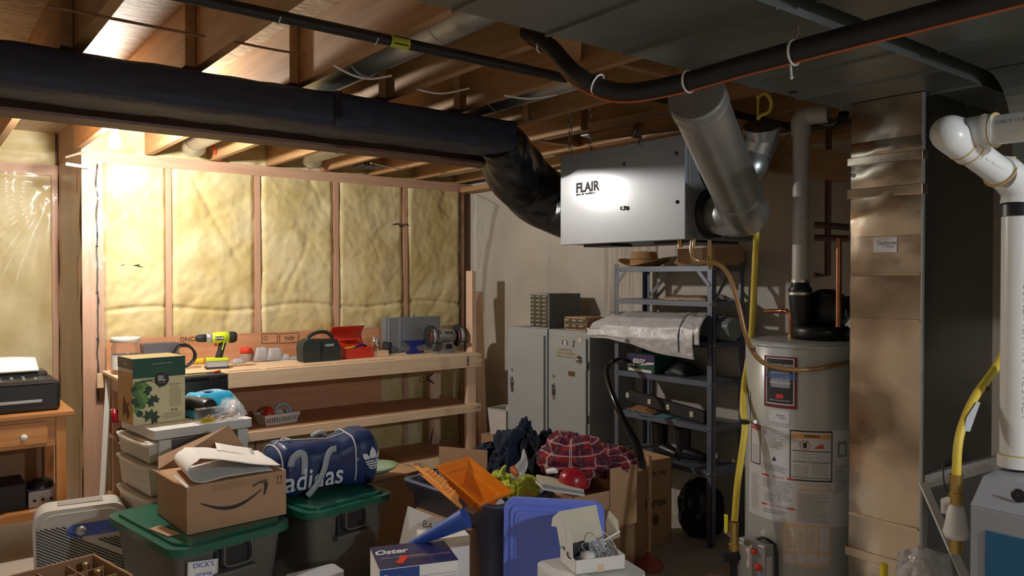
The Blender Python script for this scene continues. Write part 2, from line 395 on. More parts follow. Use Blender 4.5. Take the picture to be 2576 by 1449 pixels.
# ================================================================ THE SETTING
JX = [-1.18, -.76, -.34, .08, .50, .92, 1.34, 1.76, 2.17, 2.60, 3.02, 3.44, 3.86]
JZ0, JZ1 = 2.37, 2.61
struct('floor', MB().box(-2.6, 4.3, -2.9, 6.7, -.12, 0), 'floor')
struct('ceiling', MB().box(-2.6, 4.3, -2.9, 6.7, JZ1, JZ1+.02), 'osb')
# back wall: studs, batts and plates
wb = struct_empty('wall_back')
part('sheathing', MB().box(.89, 4.2, 5.72, 5.76, 0, JZ1), 'card', wb)
SX = [.982, 1.415, 2.03, 2.65, 3.27, 3.84]
for i, x in enumerate(SX):
    wd = .091
    part('stud', MB().box(x-wd, x+.034, 5.58, 5.72, .04, 2.29) if i == 0 else MB().box(x-.019, x+.019, 5.585, 5.71, .04, 2.29), 'studz', wb)
part('top_plate', MB().box(.89, 3.95, 5.578, 5.72, 2.29, 2.365), 'platex', wb)
part('bottom_plate', MB().box(.89, 3.95, 5.58, 5.72, 0, .04), 'platex', wb)
for i in range(5):
    x0, x1 = SX[i]+(.032 if i == 0 else .011), SX[i+1]-.011
    def f(u, v, x0=x0, x1=x1, i=i):
        x = x0+(x1-x0)*u; z = .04+2.25*v
        e = min(u, 1-u)*2; b = .046*min(1, (e*7))**.5; x += .010*nz(z*5, i*2.0+(3 if u > .5 else 0))*max(0, 1-e*5)
        b += .020*nz(x*2.3, z*1.6, i*3)+.010*nz(x*8, z*7, 5)-.006*max(0, 1-6*abs(nz(x*2.2+i, z*2.6-x*1.3, 9)))*min(1, e*3)-.003*max(0, 1-6*abs(nz(x*4+i, z*4+x*2, 2)))*min(1, e*3)+.004*nz(x*22, z*22)
        seam = abs(z-(1.33+.02*math.sin(x*6))); b -= .018*math.exp(-(seam/.012)**2)
        fold = abs((x-x0)*.9+z*.5-(1.0+.25*i)); b -= .012*math.exp(-(fold/.02)**2)*e
        return Vector((x, 5.625-max(-.01, b), z))
    part('insulation_batt', MB().grid(60, 180, f), 'batt', wb)
    # tears and printing on the facing
part('rim_insulation', MB().grid(120, 10, lambda u, v: Vector((.9+3.05*u, 5.66-.03*nz(u*40, v*4)-.02*nz(u*90, v*9), 2.365+.245*v))), 'batt', wb)
for k, (x, z) in enumerate(((1.14, 1.62), (3.2, 1.98))):
    b = MB()
    for j in range(5): b.tube([(x+.03*j-.05, 5.585, z+.012*math.sin(j*2.2)), (x+.03*j, 5.583, z+.012*math.sin(j*2.2+1.3))], .0035, 6)
    part('staple_line', b, 'ink', wb)
# black sealant bead down the corner stud, and at the far corner
def bead(x, z0, z1, yy, nm='sealant_bead'):
    pts = [(x+.006*nz(z*9, 1)*2, yy, z) for z in [z0+(z1-z0)*i/60 for i in range(61)]]
    part(nm, MB().tube(pts, [.0045+.006*abs(nz(i*.7, 4)) for i in range(61)], 6), 'blackm', wb)
bead(.977, .75, 2.28, 5.577); bead(3.815, 1.0, 2.3, 5.578)
for k in range(9):
    z = 1.9-.15*k; part('sealant_blob', MB().lathe([(0.001, -.01), (.009, 0), (.001, .01)], (.975, 5.575, z), 8), 'blackm', wb) if k % 2 else None
part('poly_wrinkle', MB().grid(14, 60, lambda u, v: Vector((.893+.14*u, 5.570+.006*nz(u*3, v*18)+.004*nz(u*9, v*40), .1+2.15*v))), 'poly', wb)
# return wall and the recessed left wall under its plastic sheet
wr = struct_empty('wall_return')
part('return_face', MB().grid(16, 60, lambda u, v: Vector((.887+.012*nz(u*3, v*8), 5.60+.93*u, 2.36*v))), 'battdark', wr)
part('return_core', MB().box(.90, .93, 5.74, 6.6, 0, 2.61), 'card', wr)
wl = struct_empty('wall_left')
part('sheathing', MB().box(-2.6, .9, 6.62, 6.66, 0, JZ1), 'card', wl)
for i, x in enumerate((-1.55, -.95, -.34, .27, .865)): part('stud', MB().box(x-.019, x+.019, 6.50, 6.62, 0, 2.29), 'studz', wl)
part('top_plate', MB().box(-2.6, .886, 6.498, 6.62, 2.29, 2.365), 'platex', wl)
for i, (a, b_) in enumerate(((-1.53, -.97), (-.93, -.36), (-.32, .25), (.29, .846))):
    part('insulation_batt', MB().grid(16, 50, lambda u, v: Vector((a+(b_-a)*u, 6.54-.02*min(1, 6*min(u, 1-u))-.012*nz(u*3+i, v*9), 2.29*v))), 'batt', wl)
def polyf(u, v):
    x = -2.2+3.075*u; z = 2.36*v
    dx, dz = x-.87, z-2.24; a = math.atan2(dz, dx); r = math.hypot(dx, dz)
    f = .016*math.sin(a*34+3*nz(a*3, r))*min(1, r*3)*math.exp(-max(0, r-1.0)*1.2) if dz < .03 else 0
    return Vector((x, 6.487+f+.010*nz(x*5, z*3)-.006*math.sin(x*40+nz(x*3, z*2)*9)*math.exp(-((z-2.1)/.25)**2), z))
part('vapour_sheet', MB().grid(150, 120, polyf), 'poly', wl)
part('rim_insulation', MB().grid(60, 8, lambda u, v: Vector((-2.2+3.08*u, 6.58-.03*nz(u*30, v*4), 2.365+.245*v))), 'batt', wl)
# right concrete wall
wc = struct_empty('wall_right')
def cw(u, v, y0, y1):
    y = y0+(y1-y0)*u; z = 2.62*v
    d = .0
    for s in (5.05, 4.55, 3.95, 3.3): d += .009*math.exp(-((y-s-.01*nz(z*3, 1))/.010)**2)
    return Vector((3.95-d, y, z))
part('concrete_face', MB().grid(900, 6, lambda u, v: cw(u, v, -2.9, 5.75)), 'concrete', wc)
part('ribbed_patch', MB().box(3.944, 3.948, 3.45, 3.93, .2, 1.95), 'concribs', wc)
part('wall_core', MB().box(3.96, 4.2, -2.9, 5.75, 0, 2.62), 'concrete', wc)
for y, z in ((5.05, 1.63), (5.05, 1.15), (3.95, 1.66), (4.62, .95)): part('tie_mark', MB().lathe([(0.001, 0), (.012, .003), (.001, .004)], (3.944, y, z), 10, axis='x'), 'carddark', wc)
part('sill_plate', MB().box(3.80, 3.95, -2.9, 5.55, 2.285, 2.325), 'joist', wc)
struct('wall_front', MB().box(-2.7, 4.3, -3.0, -2.9, 0, JZ1), 'concrete')
struct('wall_west', MB().box(-2.7, -2.6, -2.9, 6.7, 0, JZ1), 'concrete')
# loose plastic sheet hanging in the far corner
t = one('poly_sheet', MB().grid(14, 40, lambda u, v: Vector((3.90+.025*nz(u*4, v*6), 5.50-.32*u*(.35+.65*v**2)+.015*nz(u*9, v*8), 1.25+1.03*v-.12*u*v))), 'thinpoly',
        'loose clear plastic sheet hanging on the concrete beside the insulated corner', 'plastic sheet', solid=.0006)

# joists: a near set and a lapped far set carried by the steel beam
ordn = ['first', 'second', 'third', 'fourth', 'fifth', 'sixth', 'seventh', 'eighth', 'ninth', 'tenth', 'eleventh', 'twelfth', 'thirteenth']
for i, x in enumerate(JX):
    n_ = i-3
    if i >= 3:
        one('floor_joist', MB().box(x-.019, x+.019, -2.88, 3.52, JZ0, JZ1-.001), 'joist',
            'brown lumber joist on the camera side of the steel beam, %s from the left' % ordn[i-3], 'joist', 'joists in front of the beam', bevel=.002)
    if i >= 3:
        one('floor_joist', MB().box(x-.060, x-.021, 3.14, 6.5 if x < .89 else 5.64, JZ0, JZ1-.001), 'joist',
            'orange lit lumber joist between beam and insulated wall, %s from the left' % ordn[i-3], 'joist', 'joists behind the beam', bevel=.002)
one('joist_blocking', MB().box(2.19, 2.58, 2.16, 2.20, 2.40, 2.60), 'joistx', 'short wooden cross block between joists above the gas pipe', 'blocking')
one('joist_blocking', MB().beam((1.78, 1.95, 2.44), (2.15, 2.35, 2.44), .09, .038), 'joistx', 'diagonal wooden brace between joists near the sheet metal trunk', 'brace')
one('joist_blocking', MB().beam((2.62, 2.1, 2.44), (3.0, 1.85, 2.44), .09, .038), 'joistx', 'diagonal wooden brace above the bend of the black foam pipe', 'brace')
one('bracing_board', MB().box(3.05, 3.42, 3.6, 3.64, 2.38, 2.58), 'joistx', 'dark wooden block between joists over the white heat exchanger', 'blocking')
# steel beam
bt = thing('steel_beam', 'dark red brown steel beam running under the joists beside the black duct', 'beam', (1.2, 3.385, 2.15))
part('lower_flange', MB().box(-2.6, 2.52, 3.31, 3.46, 2.150, 2.162), 'steelbeam', bt, world=True)
part('web', MB().box(-2.6, 2.52, 3.381, 3.389, 2.162, 2.355), 'steelbeam', bt, world=True)
part('upper_flange', MB().box(-2.6, 2.52, 3.31, 3.46, 2.355, 2.368), 'steelbeam', bt, world=True)
# black wrapped duct on the camera side
def ductsec(u, v):
    x = -2.55+4.92*u; a = 2*PI*v; e = 4.5
    c_, s_ = math.cos(a), math.sin(a)
    hy = .165+.004*nz(x*4, 1); hz = .076+.005*nz(x*3, 7)
    y = 3.135+hy*math.copysign(abs(c_)**(2/e), c_)+.006*nz(x*11, a*3, 2); z = 2.252+hz*math.copysign(abs(s_)**(2/e), s_)+.006*nz(x*9, a*3, 5)
    if abs(x-1.42) < .012: y -= .006*(1 if c_ < 0 else -1)
    return Vector((x, y, z))
dt = thing('wrapped_duct', 'long black insulation wrapped duct running along the steel beam', 'duct', (-.1, 3.135, 2.17))
b = MB().grid(140, 49, ductsec); part('duct_body', b, 'wrap', dt, world=True)
part('seam_tape', MB().box(1.40, 1.43, 2.958, 2.962, 2.18, 2.32), 'black', dt, world=True)
# flexible black wrapped duct down to the exchanger
fx = thing('flexible_duct', 'shiny wrinkled black flexible duct dropping to the white heat exchanger', 'duct', (2.4, 3.2, 1.9))
part('flex_body', MB().tube([(2.375, 3.16, 2.25), (2.50, 3.24, 2.235), (2.68, 3.40, 2.17), (2.86, 3.45, 2.06), (3.00, 3.33, 1.95), (3.03, 3.20, 1.93), (3.03, 3.075, 1.93)], [.095, .13, .165, .175, .17, .16, .15], 40, smooth=14, jit=.10), 'wrapg', fx, world=True)
part('flex_collar', MB().tube([(3.03, 3.10, 1.93), (3.03, 3.062, 1.93)], .14, 32), 'galv', fx, world=True)
# ================================================================ DUCTS AND PIPES OVERHEAD
# sheet metal trunk
def trunk(x0, x1, y0, y1, z0, z1, step, nm, label, off=0):
    t = thing(nm, label, 'duct', ((x0+x1)/2, (y0+y1)/2, z0))
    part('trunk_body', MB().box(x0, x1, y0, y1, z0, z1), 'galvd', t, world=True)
    x = x0+step*.5+off
    while x < x1-.05:
        part('seam', MB().box(x, x+.010, y0-.004, y1+.004, z0-.007, z0+.001), 'galvd', t, world=True); x += step
    return t
T1 = trunk(-1.2, 3.90, 1.075, 1.57, 2.20, 2.365, .30, 'metal_air_duct', 'wide grey sheet metal trunk under the joists with cross seams, nearer the gas pipe')
part('service_hole', MB().cyl((2.83, 1.49, 2.1975), (2.83, 1.49, 2.199), .018, n=20), 'dark', T1, world=True)
p = aZ(1995, 232, 2.199); part('service_hole', MB().cyl((p.x, p.y, 2.1975), (p.x, p.y, 2.199), .016, n=20), 'dark', T1, world=True)
T2 = thing('return_trunk', 'second grey sheet metal trunk at upper right with rounded corner', 'duct', (1.6, .4, 2.2))
poly = [(-1.2, -.75), (3.3, -.75), (3.3, .93), (-1.2, .93)]
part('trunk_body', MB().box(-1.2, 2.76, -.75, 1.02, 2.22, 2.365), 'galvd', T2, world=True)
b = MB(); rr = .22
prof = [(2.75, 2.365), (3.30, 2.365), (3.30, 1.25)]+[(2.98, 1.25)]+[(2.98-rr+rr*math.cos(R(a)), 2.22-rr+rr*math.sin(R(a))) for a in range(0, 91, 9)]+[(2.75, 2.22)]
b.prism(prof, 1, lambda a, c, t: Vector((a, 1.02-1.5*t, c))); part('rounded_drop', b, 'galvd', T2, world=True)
x = -.9
while x < 2.7: part('seam', MB().box(x, x+.009, -.75, 1.02, 2.214, 2.221), 'galvd', T2, world=True); x += .33
# riser down the right of the frame (plane X = 2.8 faces the bulb)
rt = thing('vertical_duct', 'tall shiny sheet metal riser standing right of the water heater', 'duct', (3.1, 1.365, .02))
D0, D1, Y0, Y1 = 2.80, 3.42, 1.235, 1.495
def face(u, v, z0, z1, k):
    y = Y0+(Y1-Y0)*u; z = z0+(z1-z0)*v
    return Vector((D0-.004*math.sin(PI*v)*(1 if k % 2 else .45)-(.0155 if k == 7 else .008)*math.sin(PI*u)-.0045*nz(y*7, z*5, k*3.1)*math.sin(PI*u)*math.sin(PI*v)-.0012*nz(y*25, z*20, k), y, z))
zs = [.02, .33, .66, .92, 1.155, 1.395, 1.56, 1.70, 1.86, 1.98, 2.05, 2.197]
part('riser_body', MB().box(D0+.012, D1, Y0, Y1, .02, 2.197), 'risershade', rt, world=True)
for k in range(len(zs)-1):
    part('face_panel', MB().grid(14, 14, lambda u, v: face(u, v, zs[k], zs[k+1], k)).box(D0+.001, D0+.012, Y0, Y1, zs[k], zs[k+1]), 'reflduct', rt, world=True)
for z in (.66, 1.395, 1.56): part('lock_seam', MB().box(D0-.012, D0+.004, Y0+.004, Y1-.004, z-.004, z+.004), 'reflduct', rt, world=True)
for z, h_ in ((1.842, .036), (1.965, .030), (.50, .035)):
    part('drive_cleat', MB().box(D0-.016, D0-.002, Y0-.004, Y1+.008, z, z+h_).box(D0-.016, D0+.03, Y0-.005, Y0-.001, z, z+h_), 'reflduct', rt, world=True, bevel=.002)
part('corner_edge', MB().box(D0-.004, D0+.012, Y0-.003, Y0+.003, .02, 2.197), 'galvr', rt, world=True)
part('screw', MB().lathe([(0.001, -.004), (.006, -.003), (.007, 0)], (D0-.008, 1.487, 1.93), 10, axis='x'), 'steel', rt, world=True)
sk = part('sticker', MB().box(D0-.0135, D0-.0125, 1.318, 1.402, 1.640, 1.692), 'label', rt, world=True)
text('Taylortec', .020, 'textgrey', rt, pl((D0-.0142, 1.352, 1.674), (0, -1, 0), (0, 0, 1)), bold=.0006, world=True)
text('HVAC', .014, 'textgrey', rt, pl((D0-.0142, 1.342, 1.660), (0, -1, 0), (0, 0, 1)), world=True)
text('heating and cooling service', .006, 'textgrey', rt, pl((D0-.0142, 1.36, 1.687), (0, -1, 0), (0, 0, 1)), world=True)
part('sticker', MB().box(D0-.0135, D0-.0125, 1.375, 1.44, .30, .42), 'labelpeach', rt, world=True, label='peach coloured sticker low on the duct')
# gap between trunks is left open; a dark joist space shows through
# black gas pipe
gy, gz = 2.27, 2.335
gp = thing('gas_pipe', 'straight black steel gas pipe running under the joists with yellow tags', 'pipe', (1.7, gy, gz))
part('pipe_run', MB().cyl((-1.5, gy, gz), (3.78, gy, gz), .0185, n=20), 'insul', gp, world=True)
for px in (1003, 1440):
    p = aY(px, 115 if px == 1003 else 213, gy); part('yellow_tag', MB().cyl((p.x-.035, gy, gz), (p.x+.035, gy, gz), .0196, n=20), 'yellowbag', gp, world=True)
    for dx in (-.012, .012): part('tag_print', MB().box(p.x-.028, p.x+.028, gy-.0205, gy-.0195, gz+dx-.002, gz+dx+.002), 'ink', gp, world=True)
for px, py in ((700, 60), (945, 100)):
    p = aY(px, py, gy); part('pipe_hook', MB().tube([(p.x, gy-.02, gz-.005), (p.x, gy, gz-.021), (p.x, gy+.02, gz-.005), (p.x+.005, gy+.03, gz+.03)], .003, 8, smooth=4), 'steel', gp, world=True)
# foam covered pipe pair with orange cable
lp = [tuple(aD(1325, 82, 2.75)), tuple(aD(1385, 118, 2.55)), (1.68, 1.80, 2.19), (1.74, 1.68, 2.125), (1.78, 1.50, 2.115), (1.79, 1.2, 2.125), (1.80, .6, 2.135), (1.84, -.1, 2.15), (1.9, -.9, 2.16)]
lt = thing('foam_covered_pipe', 'thick black foam covered pipe sagging below the metal trunks', 'pipe', (1.75, 1.0, 2.1))
part('foam_cover', MB().tube(lp, .027, 20, smooth=10), 'insul', lt, world=True)
part('orange_cable', MB().tube([(x+.004, y+.018, z-.027) for x, y, z in lp], .0045, 8, smooth=10), 'orangewire', lt, world=True)
for px, py in ((1366, 108), (1500, 213), (1733, 190), (1988, 112)):
    p = min([Vector(q) for q in [tuple(Vector(lp[i]).lerp(Vector(lp[i+1]), k/20)) for i in range(len(lp)-1) for k in range(20)]],
            key=lambda q: abs((q-Vector((0, 0, CH))).normalized().dot(ray(px, py).normalized())-1))
    d = Vector((.05, -1, 0)).normalized() if px > 1550 else Vector((.3, -.8, -.5)).normalized()
    u_ = d.orthogonal().normalized(); w_ = d.cross(u_)
    part('zip_tie', MB().tube([p+(u_*math.cos(a)+w_*math.sin(a))*.031+Vector((0, 0, -.003)) for a in [2*PI*i/20 for i in range(21)]], .0032, 6), 'whitep', lt, world=True)
    if px > 1900: part('zip_tie_tail', MB().tube([p+Vector((0, .01, -.03)), p+Vector((.008, .012, -.06))], .003, 6).lathe([(.001, -.006), (.006, 0), (.001, .006)], p+Vector((.008, .012, -.062)), 8), 'whitep', lt, world=True)
for i in range(3):
    y = .235+i*.018; part('white_cable_tie', MB().tube([Vector((1.815, y+.03, 2.135))+Vector((math.cos(a)*.042, .006*math.sin(a*2), math.sin(a)*.036)) for a in [2*PI*k/20 for k in range(21)]], .005, 6), 'whitep', lt, world=True)
one('loose_cord', MB().tube([aD(2000, -40, 2.02), aD(2003, 40, 2.0), aD(2007, 80, 2.0), aD(1996, 100, 1.99)], .0028, 8, smooth=6), 'steelbeam', 'thin dark red cord hanging beside the foam covered pipe', 'cord')
# cables slung between joists
for i, (pts, m, lb) in enumerate((
    ([(120, 15, 2.0), (515, 92, 2.45)], 'brownrope', 'brown cable strung between the joists at the upper left'),
    ([(590, 105, 2.6), (690, 125, 2.8), (770, 138, 2.95)], 'brownrope', 'brown cable strung across the second bright bay'),
    ([(840, 165, 2.9), (890, 190, 3.0), (935, 198, 3.05), (985, 190, 3.1)], 'whitep', 'pale cable sagging below the joists near the round duct'),
    ([(1050, 225, 3.3), (1110, 235, 3.4), (1180, 222, 3.5)], 'whitep', 'pale cable between joists right of the pale sagging one'),
    ([(1270, 240, 3.2), (1330, 248, 3.25), (1400, 238, 3.3)], 'whitep', 'pale cable under the joists left of the hanging chain'),
    ([(933, 410, 5.50), (975, 420, 5.66), (1015, 426, 5.86)], 'whitep', 'short pale cable below the beam above the insulated wall'))):
    one('cable', MB().tube([aD(*q) for q in pts], .0045, 8, smooth=6 if len(pts) > 2 else 0), m, lb, 'cable')
cw_ = MB(); 
for k in range(2): cw_.tube([aD(532+k*4, 362, 5.3), aD(540+k*4, 385, 5.32), aY(553+k*3, 405, 5.574)], .004, 6, smooth=5)
one('red_wire', cw_, 'redp', 'thin red wire pair coming down to the top plate', 'wire')
# round ducts in the joist bays
def bayduct(x, y0, y1, z, r, mat, label, elbow=False):
    t = thing('round_duct', label, 'duct', (x, (y0+y1)/2, z-r))
    part('pipe_section', MB().cyl((x, y0, z), (x, y1, z), r, n=28), mat, t, world=True)
    for k in range(int((y1-y0)/.6)+1): part('crimp_ring', MB().cyl((x, y0+.05+k*.6, z), (x, y0+.062+k*.6, z), r+.003, n=28), mat, t, world=True)
    if elbow: part('duct_elbow', MB().tube([(x, y1, z), (x, y1+.07, z-.01), (x+.02, y1+.13, z-.05)], [r, r*1.04, r], 24, smooth=6), mat, t, world=True)
    return t
bayduct(1.535, 1.7, 5.35, 2.475, .078, 'galvr', 'round silver duct lying in the third bright joist bay', True)
bayduct(2.385, 2.5, 5.35, 2.475, .078, 'galvr', 'round silver duct in the joist bay above the gas pipe tag', True)
bayduct(3.62, 4.1, 5.63, 2.47, .065, 'pvcold', 'pale round duct in the joist bay by the concrete corner')
one('foil_bag', MB().grid(20, 12, lambda u, v: Vector((2.72+.22*u, 5.3+.2*v, 2.40+.05*math.sin(PI*u)*math.sin(PI*v)+.03*nz(u*9, v*9))).lerp(Vector((2.8, 5.4, 2.42)), .1)), 'tarpdark', 'crumpled dark plastic stuffed between joists above the insulated wall', 'plastic', solid=.002)
# bulb
bb = thing('bare_bulb', 'glowing bare light bulb in a ceiling socket near the insulated wall', 'light bulb', (BULB[0], BULB[1], BULB[2]+.09))
gl = pm('bulb_glow', (1, .965, .90), emit=2000)
part('glass', MB().lathe([(.001, -.058), (.018, -.054), (.031, -.036), (.034, -.02), (.031, -.002), (.020, .022), (.014, .038)], BULB, 24), gl, bb, world=True)
part('socket', MB().lathe([(.016, .036), (.018, .05), (.03, .06), (.055, .075), (.055, .085), (.001, .085)], BULB, 24), 'white', bb, world=True)
part('junction_box', MB().cbox((BULB[0], BULB[1], BULB[2]+.095), (.10, .10, .02)), 'galv', bb, world=True)
one('wall_bracket', MB().beam((.80, 5.55, 2.26), (.93, 5.55, 2.25), .02, .018).beam((.80, 5.55, 2.30), (.90, 5.50, 2.34), .014, .014), 'steel', 'small metal bracket at the top of the corner stud', 'bracket')
# chain holding the exchanger
def chain(x0, y0, z1, z0, label):
    t = thing('hanging_chain', label, 'chain', (x0, y0, z0)); z = z0; k = 0
    while z < z1:
        b = MB(); pts = []
        for i in range(13):
            a = 2*PI*i/12; dx = .010*math.cos(a); dz = .022*math.sin(a)
            pts.append((x0+(dx if k % 2 else 0), y0+(0 if k % 2 else dx), z+.018+dz))
        b.tube(pts, .0028, 6, caps=False); part('chain_link', b, 'steel', t, world=True); z += .034; k += 1
chain(2.76, 3.01, 2.60, 2.17, 'loose steel chain holding up the left end of the white heat exchanger')
chain(2.80, 2.90, 2.60, 2.18, 'second steel chain hanging just right of the first one')
# ---------------------------------------------------------------- heat recovery box
hx0, hx1, hy0, hy1, hz0, hz1 = 2.73, 3.28, 2.22, 3.055, 1.722, 2.185
hv = thing('heat_exchanger', 'large pale grey metal ventilation box hung from the joists, reflecting the bulb', 'ventilation unit', ((hx0+hx1)/2, (hy0+hy1)/2, hz0))
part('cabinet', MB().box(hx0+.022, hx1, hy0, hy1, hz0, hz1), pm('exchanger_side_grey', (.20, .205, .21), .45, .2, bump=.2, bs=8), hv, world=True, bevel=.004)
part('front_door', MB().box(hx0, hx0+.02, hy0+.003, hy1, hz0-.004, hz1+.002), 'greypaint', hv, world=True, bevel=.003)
for px, py in ((1571, 412), (1703, 386), (1704, 508)):
    p = aX(px, py, hx0); part('door_screw', MB().lathe([(.001, -.006), (.008, -.004), (.009, 0)], (hx0, p.y, p.z), 12, axis='x'), 'black', hv, world=True)
p = aX(1571, 524, hx0); part('door_latch', MB().lathe([(.001, -.012), (.009, -.01), (.009, 0)], (hx0, p.y+.012, p.z), 12, axis='x').lathe([(.001, -.014), (.011, -.01), (.007, 0)], (hx0, p.y-.012, p.z), 12, axis='x').cbox((hx0-.006, p.y, p.z), (.008, .03, .008)), 'steel', hv, world=True)
p = aX(1449, 475, hx0); text('FLAIR', .068, 'ink', hv, pl((hx0-.001, p.y, p.z), (0, -1, 0), (0, 0, 1)), ax='LEFT', bold=.003, world=True)
p = aX(1449, 490, hx0); text('extra air ventilation', .018, 'ink', hv, pl((hx0-.001, p.y, p.z), (0, -1, 0), (0, 0, 1)), ax='LEFT', bold=.0006, world=True)
p = aY(1745, 590, hy0); text('DISCONNECT', .010, 'ink', hv, pl((p.x, hy0-.001, p.z+.006), (1, 0, 0), (0, 0, 1)), world=True); text('BEFORE', .010, 'ink', hv, pl((p.x, hy0-.001, p.z-.007), (1, 0, 0), (0, 0, 1)), world=True)
part('rubber_collar', MB().tube([(2.905, hy0+.002, 1.838), (2.905, hy0-.030, 1.838)], [.115, .108], 36), 'black', hv, world=True)
part('rubber_collar', MB().tube([(2.93, hy0+.002, 2.055), (2.93, hy0-.022, 2.055)], [.115, .108], 36), 'black', hv, world=True)
part('drain_tray', MB().box(2.80, 2.95, 2.75, 2.95, hz0-.015, hz0-.001), 'black', hv, world=True); part('drain_tray', MB().box(2.86, 3.2, 2.28, 2.52, hz0-.012, hz0-.001), 'black', hv, world=True)
for y in (2.36, 2.44): part('drain_spigot', MB().cyl((2.80, y-.13, hz0), (2.80, y-.13, hz0-.035), .012, n=14), 'brass', hv, world=True)
# sloping round duct
sd = thing('sloping_round_duct', 'large silver round duct sloping from the trunk down to the box', 'duct', (2.5, 1.9, 1.8))
pa, pb = Vector((2.105, 1.672, 2.165)), Vector((2.665, 1.90, 1.880))
part('straight_section', MB().tube([pa, pb], .096, 40), 'galvr', sd, world=True)
part('lower_elbow', MB().tube([pb-(pb-pa).normalized()*.02, pb+Vector((.07, .03, -.034)), Vector((2.825, 1.975, 1.822)), Vector((2.885, 2.08, 1.822)), Vector((2.905, 2.188, 1.838))], [.099, .099, .096, .093, .091], 40, smooth=6), 'galvr', sd, world=True)
dd = (pb-pa).normalized()
for k in (.08, .985): q = pa.lerp(pb, k); part('crimp_ring', MB().tube([q, q+dd*.012], .100, 40), 'galvr', sd, world=True)
part('crimp_ring', MB().cyl((2.905, 2.115, 1.828), (2.905, 2.125, 1.829), .0945, n=40), 'galvr', sd, world=True)
q0 = pa.lerp(pb, .02); part('tape_band', MB().tube([q0, q0+dd*.06], .0985, 40), 'galv', sd, world=True)
# short open elbow behind
oe = thing('open_duct_elbow', 'short silver duct elbow with open black crimped mouth behind the sloping duct', 'duct', (3.0, 2.1, 2.1))
oc = aD(1916, 316, 3.32)
e0 = Vector((2.93, 2.198, 2.055))
part('elbow_body', MB().tube([e0, e0+Vector((.01, -.05, -.01)), aD(1885, 430, 3.36), aD(1900, 392, 3.38), oc-Vector((-.42, -.25, .80)).normalized()*.06, oc-Vector((-.42, -.25, .80)).normalized()*.035], [.055, .060, .066, .070, .072, .073], 32, smooth=6), 'galvr', oe, world=True)
d = Vector((-.42, -.25, .80)).normalized()
part('crimped_mouth', MB().tube([oc-d*.045, oc], [.073, .080], 60, caps=False).tube([oc-d*.045, oc-d*.002], [.070, .078], 40, caps=False), 'galvr', oe, world=True)
part('mouth_shade', MB().tube([oc-d*.004, oc+d*.001], [.079, .079], 40), 'black', oe, world=True)  # black disc imitates the darkness inside the open mouth
# yellow and orange services in the ceiling above the box
for i, (pts, r, m, lb) in enumerate((
    ([(1905, 245, 3.25), (1925, 235, 3.25), (1940, 255, 3.25), (1935, 280, 3.26), (1915, 290, 3.27), (1905, 300, 3.28)], .008, 'yellow', 'yellow gas tube looping behind the joists over the heater'),
    ([(1907, 245, 3.3), (1907, 300, 3.3)], .006, 'yellow', 'thin yellow tube dropping beside the loop over the heater'),
    ([(1590, 345, 3.4), (1600, 325, 3.4), (1612, 345, 3.4), (1608, 365, 3.4)], .006, 'black', 'black wire looping up from the top of the white box'),
    ([(1740, 320, 3.0), (1745, 285, 3.0), (1738, 270, 3.0)], .004, 'redp', 'thin reddish wire beside the sloping duct'))):
    one('gas_tube' if 'gas' in lb or 'tube' in lb else 'wire', MB().tube([aD(*q) for q in pts], r, 8, smooth=6 if len(pts) > 2 else 0), m, lb, 'tube' if 'tube' in lb else 'wire')
one('shelf_board', MB().box(3.0, 3.9, 2.1, 2.14, 2.05, 2.20), 'joistx', 'brown board behind the silver elbow over the heater', 'board')
one('mounting_board', MB().beam(aD(1480, 322, 4.0), aD(1735, 270, 3.9), .04, .04).beam(aD(1490, 345, 4.0), aD(1735, 318, 3.9), .03, .03), 'joistx', 'brown strips hung above the white heat exchanger', 'wood strip')
one('white_vent_grille', MB().cbox((3.10, 3.22, 2.36), (.10, .05, .008), (0, 0, .2)), 'whitep', 'small white flat patch under the joists above the exchanger', 'plate')

# ================================================================ WATER HEATER
HX, HY, HR, HT = 3.004, 1.805, .240, 1.285
wh = thing('water_heater', 'tall grey cylindrical water heater covered in labels behind the metal riser', 'water heater', (HX, HY, 0))
part('tank', MB().lathe([(.001, 0), (HR-.02, 0), (HR, .02), (HR, HT-.018), (HR-.012, HT-.004), (HR-.03, HT), (.001, HT+.004)], (0, 0, 0), 96), 'tank', wh)
part('top_rim', MB().lathe([(HR-.012, HT-.02), (HR+.003, HT-.02), (HR+.003, HT-.012), (HR-.01, HT-.004)], (0, 0, 0), 96), 'tank', wh)
def hang(px, py):            # where a line of sight meets the tank
    r = ray(px, py); a = r.x**2+r.y**2; b_ = -2*(r.x*HX+r.y*HY); c = HX**2+HY**2-HR**2; dsc = max(0, b_*b_-4*a*c)
    t_ = (-b_-math.sqrt(dsc))/(2*a); return math.atan2(r.y*t_-HY, r.x*t_-HX), CH+r.z*t_
def hmap(px, py, off=.0012):  # local map in metres from the point seen at px,py (right = along surface)
    a0, z0 = hang(px, py)
    return lambda x, y: Vector(((HR+off)*math.cos(a0+x/HR), (HR+off)*math.sin(a0+x/HR), z0+y))
def patch(name, px0, px1, py0, py1, mat, off=.0008, par=None, label=None):
    pc = (px0+px1)/2
    a0, _ = hang(px0, py0); a1, _ = hang(px1, py0); a0 %= 2*PI; a1 %= 2*PI
    _, z1 = hang(pc, py0); _, z0 = hang(pc, py1)
    n = max(2, int(abs(a1-a0)*30)); b = MB()
    for i in range(n):
        s, e = a0+(a1-a0)*i/n, a0+(a1-a0)*(i+1)/n; q = [(s, z0), (e, z0), (e, z1), (s, z1)]
        b.add([((HR+off)*math.cos(a), (HR+off)*math.sin(a), z) for a, z in q], [(0, 1, 2, 3)], 0, True)
    return part(name, b, mat, par or wh, label=label)
